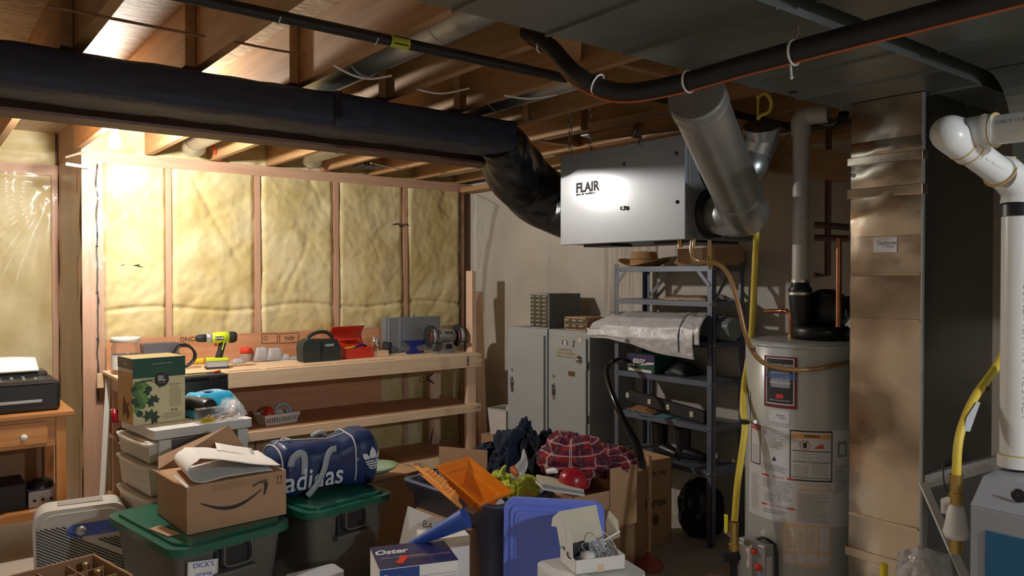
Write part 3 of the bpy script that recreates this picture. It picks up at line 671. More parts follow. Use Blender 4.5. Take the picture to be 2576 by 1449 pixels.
patch('brand_badge', 1924, 2006, 897, 1026, 'limered', .003, label='dark framed brand badge'); patch('badge_border', 1929, 1999, 901, 1018, 'label', .0034); patch('badge_face', 1931, 1996, 903, 1015, 'ink', .0038)
patch('badge_picture', 1940, 1988, 935, 975, 'textgrey', .0040)
text('BRADFORD WHITE', .0125, 'label', wh, hmap(1962, 919, .0046), bold=.0004, shear=.1)
text('DEFENDER', .027, pm('badge_blue', (.10, .20, .55), .5), wh, hmap(1964, 947, .0050), bold=.0012, wide=.95)
text('Safety System', .0155, 'label', wh, hmap(1962, 962, .0046), bold=.0003, shear=.2)
patch('red_oval', 1953, 1971, 991, 1002, 'labelr', .0044); text('Built to be the Best', .0105, 'label', wh, hmap(1962, 1007, .0046), shear=.2)
patch('service_sticker', 1934, 1986, 1032, 1064, 'label', .0014); text('Taylortec', .010, 'ink', wh, hmap(1963, 1045, .002)); text('HVAC', .009, 'ink', wh, hmap(1968, 1053, .002))
patch('instruction_label', 1886, 2137, 1080, 1322, 'label', .0010, label='large white instruction label wrapping the tank')
patch('orange_label', 1970, 2090, 1320, 1425, 'labelpeach', .0012)
for j in range(2):
    for i in range(4): patch('label_column', 1975+i*29, 1998+i*29, 1328+j*66, 1386+j*30, 'label', .0016)
def lines(px0, px1, py0, py1, n, m='textgrey', off=.0018, seed=1):
    rnd = random.Random(seed*77)
    a0 = hang(px0, py0)[0] % (2*PI); a1 = hang(px1, py0)[0] % (2*PI); z1 = hang((px0+px1)/2, py0)[1]; z0 = hang((px0+px1)/2, py1)[1]
    b = MB()
    for i in range(n):
        zc = z1+(z0-z1)*(i+.5)/n; h_ = (z1-z0)/n*.18; s = a0
        e = a0+(a1-a0)*rnd.uniform(.6, 1); k = 6
        for q in range(k):
            u0, u1 = s+(e-s)*q/k, s+(e-s)*(q+.88)/k
            b.add([((HR+off)*math.cos(a), (HR+off)*math.sin(a), z) for a, z in ((u0, zc-h_), (u1, zc-h_), (u1, zc+h_), (u0, zc+h_))], [(0, 1, 2, 3)])
    part('small_print', b, m, wh, kind='stuff')
def frame(px0, px1, py0, py1, w_=2):
    patch('label_border', px0, px1, py0, py1, 'ink', .0014); patch('label_panel', px0+w_, px1-w_, py0+w_+1, py1-w_-1, 'label', .0017)
frame(1987, 2094, 1084, 1212, 3); patch('orange_strip', 1992, 2089, 1092, 1104, 'labelo', .0021); text('WARNING', .012, 'ink', wh, hmap(2042, 1098, .0026), bold=.0006)
patch('label_border', 1992, 2089, 1135, 1137, 'ink', .0022); lines(1996, 2086, 1141, 1162, 5, seed=2); patch('label_border', 1992, 2089, 1163, 1164.5, 'ink', .0022)
lines(1996, 2036, 1168, 1198, 7, seed=3); lines(2042, 2086, 1166, 1198, 8, seed=4); patch('label_border', 1992, 2089, 1202, 1203.5, 'ink', .0022)
# no-fuel pictogram and flame
for rr_, mm, of in ((.020, 'labelr', .0021), (.0175, 'label', .0024)):
    f_ = hmap(2025, 1120, of); part('warning_circle', MB().add([f_(rr_*math.cos(2*PI*k/28), rr_*math.sin(2*PI*k/28)) for k in range(28)], [tuple(range(28))]), mm, wh)
f_ = hmap(2025, 1120, .0027); part('fuel_can_symbol', MB().add([f_(-.007, -.011), f_(.007, -.011), f_(.007, .008), f_(.012, .018), f_(.002, .010), f_(-.007, .010)], [(0, 1, 2, 3, 4, 5)]), 'ink', wh)
f_ = hmap(2062, 1124, .0024); part('flame_symbol', MB().add([f_(-.024, -.008), f_(.014, -.008), f_(.015, .010), f_(.008, .004), f_(.004, .012), f_(-.003, .002), f_(-.008, .005), f_(-.012, -.001)], [(0, 1, 2, 3, 4, 5, 6, 7)]), 'labelr', wh)
frame(1890, 1914, 1067, 1166, 2); patch('red_strip', 1893, 1912, 1072, 1080, 'labelr', .0022); text('DANGER', .008, 'label', wh, hmap(1903, 1076, .0027)); lines(1894, 1911, 1118, 1158, 12, seed=5)
frame(1883.5, 1888.5, 985, 1060, 1)
lines(1924, 1975, 1088, 1128, 13, seed=6); text('Pyramid', .006, 'textgrey', wh, hmap(1947, 1084, .002))
f_ = hmap(1948, 1155, .0022); part('pyramid_symbol', MB().add([f_(-.010, -.006), f_(.010, -.006), f_(0, .012)], [(0, 1, 2)]), 'ink', wh)
lines(1916, 1982, 1168, 1186, 5, seed=7)
for (a_, b__, c_, d_) in ((1918, 1936, 1192, 1196), (1980, 2003, 1204, 1208), (1917, 1930, 1264, 1268), (1981, 2000, 1278, 1282)): patch('red_strip', a_, b__, c_, d_, 'labelr', .0022)
text('IMPORTANT', .009, 'labelr', wh, hmap(1958, 1201, .0022)); text('DO NOT USE OR STORE', .007, 'labelr', wh, hmap(1955, 1273, .0022))
lines(1920, 1950, 1204, 1228, 7, seed=8); lines(1958, 1998, 1212, 1262, 10, seed=9); lines(1892, 1912, 1190, 1282, 26, seed=10); lines(1924, 1950, 1238, 1262, 5, seed=11); lines(1920, 1998, 1284, 1296, 3, seed=12)
patch('orange_strip', 2008, 2088, 1220, 1224, 'labelpeach', .0022); patch('orange_strip', 2008, 2088, 1232, 1238, 'labelpeach', .0022); lines(2006, 2088, 1242, 1316, 24, seed=13)
for k in range(3): lines(1977+k*29, 1996+k*29, 1332, 1380, 14, 'labelo', .0020, seed=20+k)
f_ = hmap(2118, 1130, .0022); part('diagram_print', MB().add([f_(-.02, -.03), f_(.02, -.03), f_(.02, .03), f_(-.02, .03), f_(-.014, -.02), f_(.012, -.024), f_(.014, .02), f_(-.010, .022)], [(0, 1, 5, 4), (1, 2, 6, 5), (2, 3, 7, 6), (3, 0, 4, 7)]), 'textgrey', wh)
lines(2100, 2134, 1170, 1240, 12, seed=31)
for pxx in (1938, 2047, 2075): f_ = hmap(pxx, 889, 0); part('shell_screw', MB().lathe([(.001, 0), (.004, .001), (.001, .003)], f_(0, 0), 8), 'chrome', wh)
# blower and vent on top
bl = thing('draft_blower', 'black plastic vent blower sitting on top of the water heater', 'blower', (HX+.012, HY-.0, HT+.004))
part('blower_base', MB().lathe([(.001, 0), (.115, 0), (.115, .045), (.105, .055), (.001, .055)], (.03, -.05, 0), 40), 'vent', bl)
part('blower_housing', MB().lathe([(.001, -.05), (.07, -.05), (.09, -.03), (.09, .03), (.07, .05), (.001, .05)], (.075, -.05, .12), 36, axis='x'), 'vent', bl)
part('motor', MB().cyl((.11, -.09, .13), (.19, -.12, .13), .05, n=28), 'vent', bl)
part('vent_outlet', MB().tube([(-.005, .015, .04), (-.01, .02, .13), (-.012, .022, .185)], [.036, .046, .047], 28), 'vent', bl)
part('steel_band', MB().cyl((-.012, .022, .185), (-.012, .022, .197), .050, n=32), 'steel', bl)
part('rubber_coupling', MB().lathe([(.046, .197), (.05, .21), (.037, .225), (.037, .25)], (-.012, .022, 0), 32), 'vent', bl)
part('steel_band', MB().cyl((-.012, .022, .238), (-.012, .022, .25), .0385, n=32), 'steel', bl)
part('white_tag', MB().box(.060, .061, -.145, -.115, .10, .125), 'label', bl)
vx, vy = HX+.0, HY+.022
vp = thing('vent_pipe', 'aged white plastic vent pipe rising from the water heater', 'pipe', (vx, vy, HT+.25))
part('pipe_run', MB().cyl((vx, vy, HT+.251), (vx, vy, 2.21), .0335, n=32), 'pvcold', vp, world=True)
part('pipe_elbow', MB().tube([(vx, vy, 2.15), (vx, vy, 2.215), (vx+.015, vy-.03, 2.235), (vx+.04, vy-.10, 2.235)], [.040, .040, .040, .037], 28, smooth=6), 'pvcold', vp, world=True)
text('PVC DWV 2 IN', .018, 'textgrey', vp, lambda a, b_: Vector((vx+.0342*math.cos(R(212)+b_/.0342), vy+.0342*math.sin(R(212)+b_/.0342), 1.75-a)), world=True)
def hot(nm, pts, r, m, label, cat='pipe', sm=0, parts=()):
    t = thing(nm, label, cat, pts[-1]); part('pipe_run', MB().tube(pts, r, 16, smooth=sm), m, t, world=True)
    for (pn, a_, b__, rr_, mm) in parts: part(pn, MB().cyl(a_, b__, rr_, n=16), mm, t, world=True)
    return t
c1 = aD(1990, 862, 3.33); c2 = Vector((c1.x, c1.y, aD(1990, 790, 3.33).z)); c3 = aD(1978, 783, 3.33); c4 = aD(1925, 783, 3.62)
hot('copper_pipe', [c4, c3, c2, c1], .0105, 'copper', 'copper pipe bending down into the left of the heater top', parts=(('brass_fitting', c1+Vector((0, 0, -.02)), c1+Vector((0, 0, .035)), .0135, 'brass'), ('pipe_elbow', c2+Vector((0, 0, .012)), c2+Vector((0, 0, -.03)), .0135, 'copper')))
c1 = aD(2109, 862, 3.18); c2 = Vector((c1.x, c1.y, aD(2109, 600, 3.18).z))
hot('copper_pipe', [c2, c1], .0115, 'copper', 'upright copper pipe on the right of the heater top beside the metal riser', parts=(('brass_fitting', c1+Vector((0, 0, -.005)), c1+Vector((0, 0, .045)), .016, 'brass'), ('white_nut', c1+Vector((0, 0, -.02)), c1+Vector((0, 0, .008)), .019, 'white')))
# darker pipework on the wall behind
one('wall_pipe', MB().tube([(3.90, 2.397, 2.2), (3.90, 2.397, 1.10)], .012, 12), 'steelbeam', 'dark copper pipe on the concrete behind the vent pipe', 'pipe')
g_ = Vector((3.884, 2.397, aX(2004, 686, 3.884).z)); gt = thing('pressure_gauge', 'small round pressure gauge on the pipe behind the vent pipe', 'gauge', g_)
part('gauge_body', MB().cyl(g_, g_+Vector((-.03, -.015, 0)), .024, n=20), 'reddark', gt, world=True); part('dial', MB().cyl(g_+Vector((-.03, -.015, 0)), g_+Vector((-.032, -.016, 0)), .020, n=20), 'label', gt, world=True)
hot('wall_pipe', [aD(2050, 692, 4.0), aD(2082, 692, 4.0), aD(2085, 300, 4.0)], .016, 'steelbeam', 'dark pipe running up the wall between vent pipe and riser')
hot('wall_pipe', [aD(2050, 565, 3.9), aD(2135, 572, 3.8)], .016, 'steelbeam', 'short dark level pipe left of the metal riser')
hot('wall_pipe', [aD(2050, 598, 3.9), aD(2135, 600, 3.8)], .016, 'steelbeam', 'lower of two dark level pipes left of the metal riser')
one('black_pipe_bend', MB().tube([aD(2060, 300, 3.7), aD(2095, 312, 3.6), aD(2118, 300, 3.5), aD(2125, 270, 3.5)], .022, 16, smooth=6), 'black', 'black plastic bend under the metal trunk', 'pipe')
# brown condensate tube
bp_ = [(1741, 606, 3.27), (1741, 640, 3.26), (1762, 657, 3.2), (1800, 662, 3.15), (1832, 690, 3.12), (1856, 760, 3.10), (1875, 840, 3.08), (1893, 882, 3.06), (1925, 915, 3.04), (1985, 929, 3.015), (2040, 929, 3.01), (2095, 920, 3.02), (2150, 909, 3.07), (2200, 903, 3.16)]
bt_ = thing('drain_tube', 'brown translucent drain tube looping from the box across the water heater', 'tube', aD(1741, 606, 3.27))
part('tube_run', MB().tube([aD(*q) for q in bp_], .0095, 14, smooth=6), 'brownpipe', bt_, world=True)
part('second_branch', MB().tube([aD(1785, 606, 3.25), aD(1785, 640, 3.22), aD(1787, 664, 3.17)], .0085, 12, smooth=4), 'brownpipe', bt_, world=True)
part('brass_joint', MB().tube([aD(1785, 650, 3.2), aD(1787, 668, 3.165)], .013, 12), 'brass', bt_, world=True)
q = aD(1893, 882, 3.06); part('tie_wrap', MB().tube([q+Vector((-.012, 0, .01)), q+Vector((.0, -.012, -.006)), q+Vector((.013, 0, .012))], .003, 6), 'black', bt_, world=True)
# yellow gas hose by the heater
yh = [(1904, 545, 3.36), (1900, 650, 3.37), (1895, 760, 3.38), (1889, 860, 3.38), (1880, 920, 3.35), (1872, 970, 3.30), (1869, 1030, 3.24), (1874, 1075, 3.2), (1866, 1140, 3.18), (1855, 1220, 3.17), (1848, 1310, 3.16)]
yt = thing('gas_hose', 'yellow flexible gas hose running down the left of the water heater', 'hose', aD(1848, 1310, 3.16))
part('hose_run', MB().tube([aD(*q) for q in yh], .0135, 16, smooth=6), 'yellow', yt, world=True)
for q in ((1894, 826, 3.44),): part('black_tie', MB().tube([aD(*q), aD(q[0], q[1]+4, q[2])], .0172, 16), 'black', yt, world=True)
part('clamp_ring', MB().tube([aD(1874, 1060, 3.2)+Vector((0, 0, .008)), aD(1874, 1060, 3.2)-Vector((0, 0, .008))], .021, 18), 'black', yt, world=True)
part('clamp_ring', MB().tube([aD(1884, 1057, 3.18), aD(1900, 1061, 3.1)], .008, 12), 'steel', yt, world=True)
v0 = aD(1846, 1312, 3.16)
part('hose_nut', MB().cyl(v0, v0-Vector((0, 0, .035)), .021, n=6), 'brass', yt, world=True)
gv = thing('gas_valve', 'brass gas valve stack with orange lever below the yellow hose', 'valve', v0-Vector((0, 0, .25)))
part('valve_body', MB().cyl(v0-Vector((0, 0, .036)), v0-Vector((0, 0, .12)), .018, n=16).cyl(v0-Vector((0, 0, .09)), v0-Vector((0, 0, .11)), .024, n=6), 'brass', gv, world=True)
l0 = aD(1826, 1337, 3.15); part('orange_lever', MB().beam(l0, l0+Vector((0, 0, .07)), .016, .006, up=(1, 0, 0)), 'yellowp', gv, world=True, bevel=.002)
part('lever_stem', MB().cyl(l0, v0-Vector((0, 0, .07)), .008, n=12), 'steel', gv, world=True)
part('black_riser', MB().cyl(v0-Vector((0, 0, .12)), (v0.x, v0.y, 0), .014, n=16), 'black', gv, world=True)
part('tee_fitting', MB().cyl(v0-Vector((0, 0, .12)), v0-Vector((0, 0, .17)), .02, n=16).cyl(v0-Vector((.05, -.02, .145)), v0-Vector((-.03, .01, .145)), .018, n=16), 'blackm', gv, world=True)
# heater control box
cb_a, _ = hang(1925, 1410); cbt = thing('gas_control', 'grey gas control box with red knobs low on the water heater', 'control', (HX+HR*math.cos(cb_a), HY+HR*math.sin(cb_a), .30), math.degrees(cb_a)+90)
part('control_body', MB().box(-.075, .06, -.075, -.008, .0, .175), 'silverp', cbt, bevel=.006)
part('front_hood', MB().prism([(-.078, 0), (.0, 0), (.0, .168), (-.012, .155), (-.078, .155)], .02, lambda a, b_, t_: Vector((a, -.076-t_, b_))), 'white', cbt, bevel=.004)
for x, z, r_ in ((.016, .142, .011), (.033, .085, .015)): part('red_knob', MB().lathe([(.001, -.018), (r_*.8, -.016), (r_, 0)], (x, -.076, z), 20, axis='y'), 'redp', cbt)
part('black_cable', MB().tube([(-.03, -.03, .17), (.01, -.02, .185), (.062, -.015, .165), (.068, -.012, .08), (.066, -.01, .0)], .006, 8, smooth=5), 'black', cbt)
part('side_label', MB().box(.0605, .0612, -.066, -.03, .03, .13), 'label', cbt)

# ================================================================ FURNACE CORNER
ft = thing('furnace', 'grey furnace cabinet with blue front panel at the right edge', 'furnace', (2.75, .45, .04))
FXF = 2.36
part('cabinet', MB().box(FXF, 3.1, -.15, .905, .04, .905), 'furn', ft, world=True, bevel=.004)
part('sloped_top', MB().prism([(FXF, .905), (3.1, .905), (3.1, .975), (FXF+.09, .975)], 1.055, lambda a, b_, t_: Vector((a, .905-t_, b_))), 'furn', ft, world=True, bevel=.003)
part('blue_panel', MB().box(FXF-.004, FXF+.002, -.10, .865, .07, .845), 'teal', ft, world=True, bevel=.002)
p = aX(2562, 1247, FXF+.03); part('vent_hole', MB().lathe([(.001, -.002), (.017, -.002), (.019, 0)], (p.x, p.y, p.z), 20, axis='x'), 'black', ft, world=True)
pv = aD(2557, 1190, 2.30); pvx, pvy = pv.x, pv.y; PR = .0445
ptop = aD(2557, 545, 2.30).z
pt = thing('flue_pipe', 'thick white plastic pipe standing on the furnace with slanted branch', 'pipe', (pvx, pvy, .98))
part('pipe_run', MB().cyl((pvx, pvy, .985), (pvx, pvy, ptop+.03), PR, n=40), 'pvc', pt, world=True)
part('floor_socket', MB().cyl((pvx, pvy, .985), (pvx, pvy, 1.02), PR+.006, n=40), 'pvc', pt, world=True)
part('glue_ring', MB().cyl((pvx, pvy, 1.02), (pvx, pvy, 1.024), PR+.0035, n=40), 'glue', pt, world=True)
part('rubber_band', MB().cyl((pvx, pvy, ptop), (pvx, pvy, ptop+.034), PR+.007, n=40), 'black', pt, world=True)
e1 = Vector((pvx, pvy, ptop+.034)); e2 = e1+Vector((0, 0, .045)); m1 = aD(2492, 412, 2.24); m2 = aD(2418, 362, 2.20); m3 = aD(2386, 338, 2.18)
part('lower_elbow', MB().tube([e1, e2, e2.lerp(m1, .45)+Vector((0, 0, .012)), m1.lerp(e2, .35)], [PR+.004]*4, 40, smooth=6), 'pvc', pt, world=True)
part('glue_ring', MB().tube([m1.lerp(e2, .35), m1.lerp(e2, .32)], PR+.0045, 40), 'glue', pt, world=True)
part('slanted_run', MB().tube([m1.lerp(e2, .38), m2], PR-.004, 40), 'pvc', pt, world=True)
part('upper_socket', MB().tube([m2.lerp(m1, .28), m2], PR+.002, 40), 'pvc', pt, world=True)
part('glue_ring', MB().tube([m2.lerp(m1, .30), m2.lerp(m1, .27)], PR+.0035, 40), 'glue', pt, world=True)
part('glue_ring', MB().tube([m2.lerp(m1, .06), m2.lerp(m1, .03)], PR+.0035, 40), 'glue', pt, world=True)
part('upper_elbow', MB().tube([m2, m3, aD(2392, 330, 2.24), aD(2412, 335, 2.36), aD(2425, 345, 2.50)], [PR+.002, PR+.002, PR+.001, PR, PR], 40, smooth=6), 'pvc', pt, world=True)
text('PVC 3 INCH VENT PIPE   PVC 3 INCH', .020, 'textgrey', pt, lambda a, b_: Vector((pvx+(PR+.0006)*math.cos(R(222)+b_/PR), pvy+(PR+.0006)*math.sin(R(222)+b_/PR), 1.35-a*1.3)), world=True)
dv = (m2-m1).normalized(); sdv = dv.cross(Vector((-.8, -.6, 0))).normalized()
mm_ = m1.lerp(m2, .45); nrm = (-ray(2450, 390)).normalized(); nrm = (nrm-dv*nrm.dot(dv)).normalized(); uu = nrm.cross(dv)
text('PVC 3 IN DWV', .020, 'textgrey', pt, lambda a, b_: mm_-dv*a+(nrm*math.cos(b_/PR)+uu*math.sin(b_/PR)*-1)*(PR-.0034), world=True)
p2 = thing('flue_pipe', 'second white plastic pipe with orange label leaving the frame at right', 'pipe', aD(2470, 335, 2.16))
q1, q2, q3 = aD(2475, 331, 2.16), aD(2640, 310, 2.02), aD(2440, 336, 2.24)
part('pipe_run', MB().tube([q1, q2], PR-.004, 40), 'pvc', p2, world=True)
part('pipe_elbow', MB().tube([q1.lerp(q2, .18), q1, q3, aD(2434, 338, 2.36)], [PR+.002]*4, 40, smooth=6), 'pvc', p2, world=True)
part('glue_ring', MB().tube([q1.lerp(q2, .18), q1.lerp(q2, .2)], PR+.004, 40), 'glue', p2, world=True)
part('glue_ring', MB().tube([q1.lerp(q2, .02), q1.lerp(q2, .03)], PR+.004, 40), 'glue', p2, world=True)
dv2 = (q2-q1).normalized(); n2 = (-ray(2484, 318)).normalized(); n2 = (n2-dv2*n2.dot(dv2)).normalized(); u2 = n2.cross(dv2); qq = q1.lerp(q2, .09)
part('orange_label', MB().grid(6, 8, lambda u, v: qq+dv2*(u-.5)*.022+(n2*math.cos((v-.75)*.9)-u2*math.sin((v-.75)*.9))*(PR+.0032)), 'labelo', p2, world=True)
text('PVC DWV 3 INCH', .020, 'textgrey', p2, lambda a, b_: q1.lerp(q2, .52)+dv2*a+(n2*math.cos(b_/PR+.5)-u2*math.sin(b_/PR+.5)*-1)*(PR-.0032), world=True)
# yellow hose on the right
y2 = [(2545, 395, 2.55), (2545, 480, 2.55), (2548, 700, 2.52), (2535, 850, 2.48), (2508, 920, 2.42), (2455, 995, 2.36), (2425, 1060, 2.33), (2410, 1120, 2.31), (2406, 1195, 2.30)]
yt2 = thing('gas_hose', 'yellow flexible gas hose curving down in front of the furnace', 'hose', aD(2406, 1195, 2.30))
part('hose_run', MB().tube([aD(*q) for q in y2], .0125, 16, smooth=8), 'yellow', yt2, world=True)
q = aD(2479, 972, 2.38); part('black_tie', MB().tube([q, q+Vector((-.004, .003, -.005))], .0145, 16), 'black', yt2, world=True)
part('paper_tag', MB().add([aD(2458, 1010, 2.33), aD(2466, 1013, 2.33), aD(2440, 1086, 2.31), aD(2424, 1084, 2.31), aD(2432, 1050, 2.315)], [(0, 1, 2, 3, 4)]), 'strap', yt2, world=True, solid=.0006)
n0 = aD(2406, 1193, 2.30); part('hose_nut', MB().cyl(n0, n0-Vector((0, 0, .025)), .019, n=6), 'brass', yt2, world=True)
v2 = thing('gas_valve', 'brass and white valve assembly hanging beneath the right yellow hose', 'valve', n0-Vector((0, 0, .22)))
part('brass_union', MB().cyl(n0-Vector((0, 0, .025)), n0-Vector((0, 0, .09)), .017, n=16).cyl(n0-Vector((.0, 0, .055)), n0-Vector((.0, 0, .07)), .022, n=6), 'brass', v2, world=True)
part('white_body', MB().lathe([(.014, -.09), (.022, -.10), (.026, -.12), (.030, -.15), (.036, -.175), (.030, -.19), (.001, -.192)], n0, 24), 'white', v2, world=True)
part('brass_cap', MB().cyl(n0-Vector((0, 0, .192)), n0-Vector((0, 0, .235)), .017, n=16), 'brass', v2, world=True)
part('side_tee', MB().tube([n0-Vector((0, 0, .075)), aD(2378, 1262, 2.34), aD(2380, 1290, 2.34)], .014, 14), 'bucket', v2, world=True)
part('red_wire', MB().tube([n0-Vector((0, 0, .05)), aD(2388, 1240, 2.31), aD(2375, 1215, 2.33), aD(2372, 1150, 2.36)], .0022, 6, smooth=5), 'black', v2, world=True)
cv = thing('sheet_metal_shelf', 'pale metal duct edge between the riser and the furnace', 'duct', (2.85, 1.0, 1.12))
part('top_flange', MB().beam(aD(2320, 1212, 2.74), aD(2535, 1155, 3.0), .02, .05), 'galv', cv, world=True)
part('duct_face', MB().add([aD(2322, 1222, 2.74), aD(2520, 1172, 3.0), aD(2520, 1460, 3.0), aD(2322, 1500, 2.74)], [(0, 1, 2, 3)]), 'greycab', cv, world=True, solid=.004)
one('white_trim_strip', MB().beam(aD(2322, 1215, 2.62), aD(2435, 1470, 2.36), .028, .008, up=(.6, .8, 0)), 'white', 'long white strip leaning between riser and furnace', 'strip')
one('orange_handle_tool', MB().tube([aD(2224, 1500, 2.55), aD(2224, 1418, 2.55)], .012, 14), 'yellowp', 'orange handled tool standing at the foot of the riser', 'tool')
one('plastic_bag', MB().grid(16, 12, lambda u, v: aD(2260+130*u+30*v*(u-.5), 1372+110*v, 2.45-.10*math.sin(PI*u)-.04*nz(u*6, v*6))+Vector((0, 0, -.05*abs(u-.4)))), 'bag', 'clear plastic bag heaped at the bottom right of the riser', 'plastic bag', solid=.0008)
# ================================================================ WORKBENCH
BZ = .945
wt = thing('workbench', 'long raw pine workbench with two lower shelves against the insulated wall', 'workbench', (2.29, 5.28, 0))
B0, B1, F, K = .99, 3.60, 5.0, 5.54
part('worktop', MB().box(B0, B1, F+.002, K, BZ-.015, BZ), 'pinex', wt, world=True)
part('front_rail', MB().box(B0+.02, B1, F-.036, F, BZ-.105, BZ-.004), 'pinex', wt, world=True, bevel=.002)
b = MB()
for i in range(34):
    if i % 7 != 6: x = 1.62+i*.036; b.box(x, x+.031, F+.004, F+.014, BZ, BZ+.0012)
part('maroon_edge_print', b, 'limered', wt, world=True, kind='stuff')
part('back_rail', MB().box(B0-.03, B1, K-.036, K, BZ-.105, BZ-.016), 'pinex', wt, world=True)
for x in (B0, 1.75, B1-.16):
    part('cross_rail', MB().box(x+.03, x+.068, F, K-.036, BZ-.105, BZ-.016), 'piney', wt, world=True)
for x, y in ((B1-.115, F+.002), (B1-.20, K-.13), (B0+.04, F+.002), (B0+.04, K-.13)):
    part('leg', MB().box(x, x+.088, y, y+.038, 0, BZ-.016), 'pinez', wt, world=True, bevel=.002)
part('leg', MB().box(2.42, 2.51, F+.10, F+.138, 0, .50), 'pinez', wt, world=True, bevel=.002)
part('leg', MB().box(B1-.038, B1, F+.045, F+.13, 0, BZ-.016), 'pinez', wt, world=True, bevel=.002)
for z, nm in ((.545, 'middle_shelf'), (.165, 'bottom_shelf')):
    part(nm, MB().box(B0+.02, B1-.02, F+.004, K-.01, z-.012, z), 'plyshelf', wt, world=True)
    part('shelf_rail', MB().box(B0+.02, B1-.005, F-.036, F, z-.062 if z > .3 else z-.075, z-.002), 'pinex', wt, world=True, bevel=.002)
    part('shelf_rail', MB().box(B0+.02, B1-.005, K-.036, K, z-.062, z-.013), 'pinex', wt, world=True)
part('back_panel', MB().box(B0+.03, 3.02, K+.004, K+.016, .545, BZ-.11), 'ply', wt, world=True)
part('back_panel', MB().box(B0+.03, 3.02, K+.002, K+.014, BZ-.016, BZ+.20), 'ply', wt, world=True)
bpf = lambda px, py: aY(px, py, K+.001)
for s, px, py, sz in (('PUTONG', 488, 852, .045), ('APA', 728, 850, .042)):
    p = bpf(px, py); text(s, sz, 'inkbrown', wt, pl(p, (-1, 0, 0), (0, 0, -1)), bold=.001, world=True)
for px, py, w_ in ((678, 851, .12), (727, 850, .15)):
    p = bpf(px, py); h_ = .036
    b = MB()
    for (x0, x1, z0, z1) in ((-w_/2, w_/2, h_-.003, h_), (-w_/2, w_/2, -h_, -h_+.003), (-w_/2, -w_/2+.003, -h_, h_), (w_/2-.003, w_/2, -h_, h_)): b.box(p.x+x0, p.x+x1, K-.001, K+.0015, p.z+z0, p.z+z1)
    part('stamp_frame', b, 'inkbrown', wt, world=True)
p = bpf(668, 850); part('stamp_circle', MB().tube([p+Vector((math.cos(a)*.014, 0, math.sin(a)*.014)) for a in [2*PI*k/16 for k in range(17)]], .0018, 6), 'inkbrown', wt, world=True)
text('DBAR', .030, 'bluep', wt, lambda a, b_: Vector((3.465+b_, F-.0370, BZ-.055+a*-1)), bold=.001, world=True)
for x, z in ((3.56, BZ-.03), (3.59, BZ-.03), (3.56, BZ-.08), (3.59, BZ-.08), (3.54, .515), (3.56, .52), (3.575, .515)): part('screw_head', MB().cyl((x, F-.036, z), (x, F-.038, z), .004, n=8), 'blackm', wt, world=True)
one('upright_lumber', MB().box(3.575, 3.613, 5.06, 5.148, BZ+.001, 1.60), 'pinez', 'tall pale stud standing on the right end of the workbench', 'lumber', bevel=.002)
one('leaning_lumber', MB().beam((3.655, 5.03, .002), (3.725, 5.20, 1.43), .085, .036, up=(0, 1, 0)), 'pinez', 'pale board leaning on the right end of the workbench', 'lumber', bevel=.002)

# ---- things on the bench
def on(px, py): return aZ(px, py, BZ)
# jar with white lid
p = on(316, 905); jt = thing('plastic_jar', 'clear jar with white screw lid on the far left of the workbench', 'jar', (aY(316, 880, 5.30).x, 5.30, BZ))
part('jar_body', MB().lathe([(.001, .002), (.075, .002), (.082, .02), (.082, .17), (.07, .195), (.07, .20)], (0, 0, 0), 32), 'clear2', jt)
part('contents', MB().lathe([(.001, .005), (.07, .005), (.07, .10), (.001, .115)], (0, 0, 0), 20), 'tan', jt)
part('screw_lid', MB().lathe([(.001, .228), (.082, .228), (.085, .222), (.085, .198), (.001, .198)], (0, 0, 0), 36), 'white', jt)
part('paper_label', MB().lathe([(.083, .03), (.083, .12)], (0, 0, 0), 36), 'whitep', jt)
# dark grey battery charger
p = aY(405, 862, 5.42); one('grey_case', MB().prism([(-.10, 0), (.08, 0), (.11, .17), (-.12, .17)], .10, lambda a, b_, t_: Vector((p.x+a+.005, 5.40+t_, BZ+b_))), pm('case_grey', (.10, .10, .12), .4), 'dark grey plastic case leaning behind the green wine box', 'case', bevel=.01)
# coiled black cord
b = MB(); c0 = on(470, 905)
b.tube([(1.44+.07*math.cos(a)*(1+.12*math.sin(a*.37)), 5.33+.02*math.sin(a*1.3), BZ+.085+.072*math.sin(a)*(1+.1*math.cos(a*.21))) for a in [k*.35 for k in range(64)]], .0055, 8)
one('coiled_cord', b, 'black', 'coiled black power cord standing left of the green drill', 'cord')
# yellow roll
p = on(497, 916); one('yellow_cylinder', MB().cyl((p.x-.04, p.y, BZ+.022), (p.x+.035, p.y-.01, BZ+.022), .021, n=24), 'yellowp', 'short yellow plastic cylinder lying in front of the drill', 'roll', bevel=.003)
p = on(462, 912); one('white_charger', MB().cbox((p.x-.02, p.y+.02, BZ+.03), (.10, .07, .058)), 'bucket', 'small white box beside the coiled black cord', 'box', bevel=.004)
# drill
p = aY(552, 905, 5.20); dl = thing('cordless_drill', 'lime green and grey cordless drill standing on its battery', 'drill', (p.x-.01, 5.20, BZ), -8)
part('battery', MB().box(-.075, .062, -.04, .04, 0, .052), 'silverp', dl, bevel=.008)
part('battery_top', MB().box(-.072, .062, -.038, .038, .052, .074), 'limetool', dl, bevel=.006)
part('battery_feet', MB().box(-.078, .065, -.041, .041, .004, .018), 'blackm', dl, bevel=.004)
part('grip', MB().tube([(.005, 0, .07), (.018, 0, .12), (.032, 0, .18)], [.024, .021, .024], 20, smooth=5), 'blackm', dl)
part('trigger', MB().cbox((-.012, 0, .165), (.018, .016, .03)), 'redp', dl, bevel=.003)
part('motor_body', MB().lathe([(.001, -.058), (.030, -.058), (.036, -.045), (.038, 0), (.038, .05), (.001, .055)], (.02, 0, .205), 28, axis='x'), 'limetool', dl)
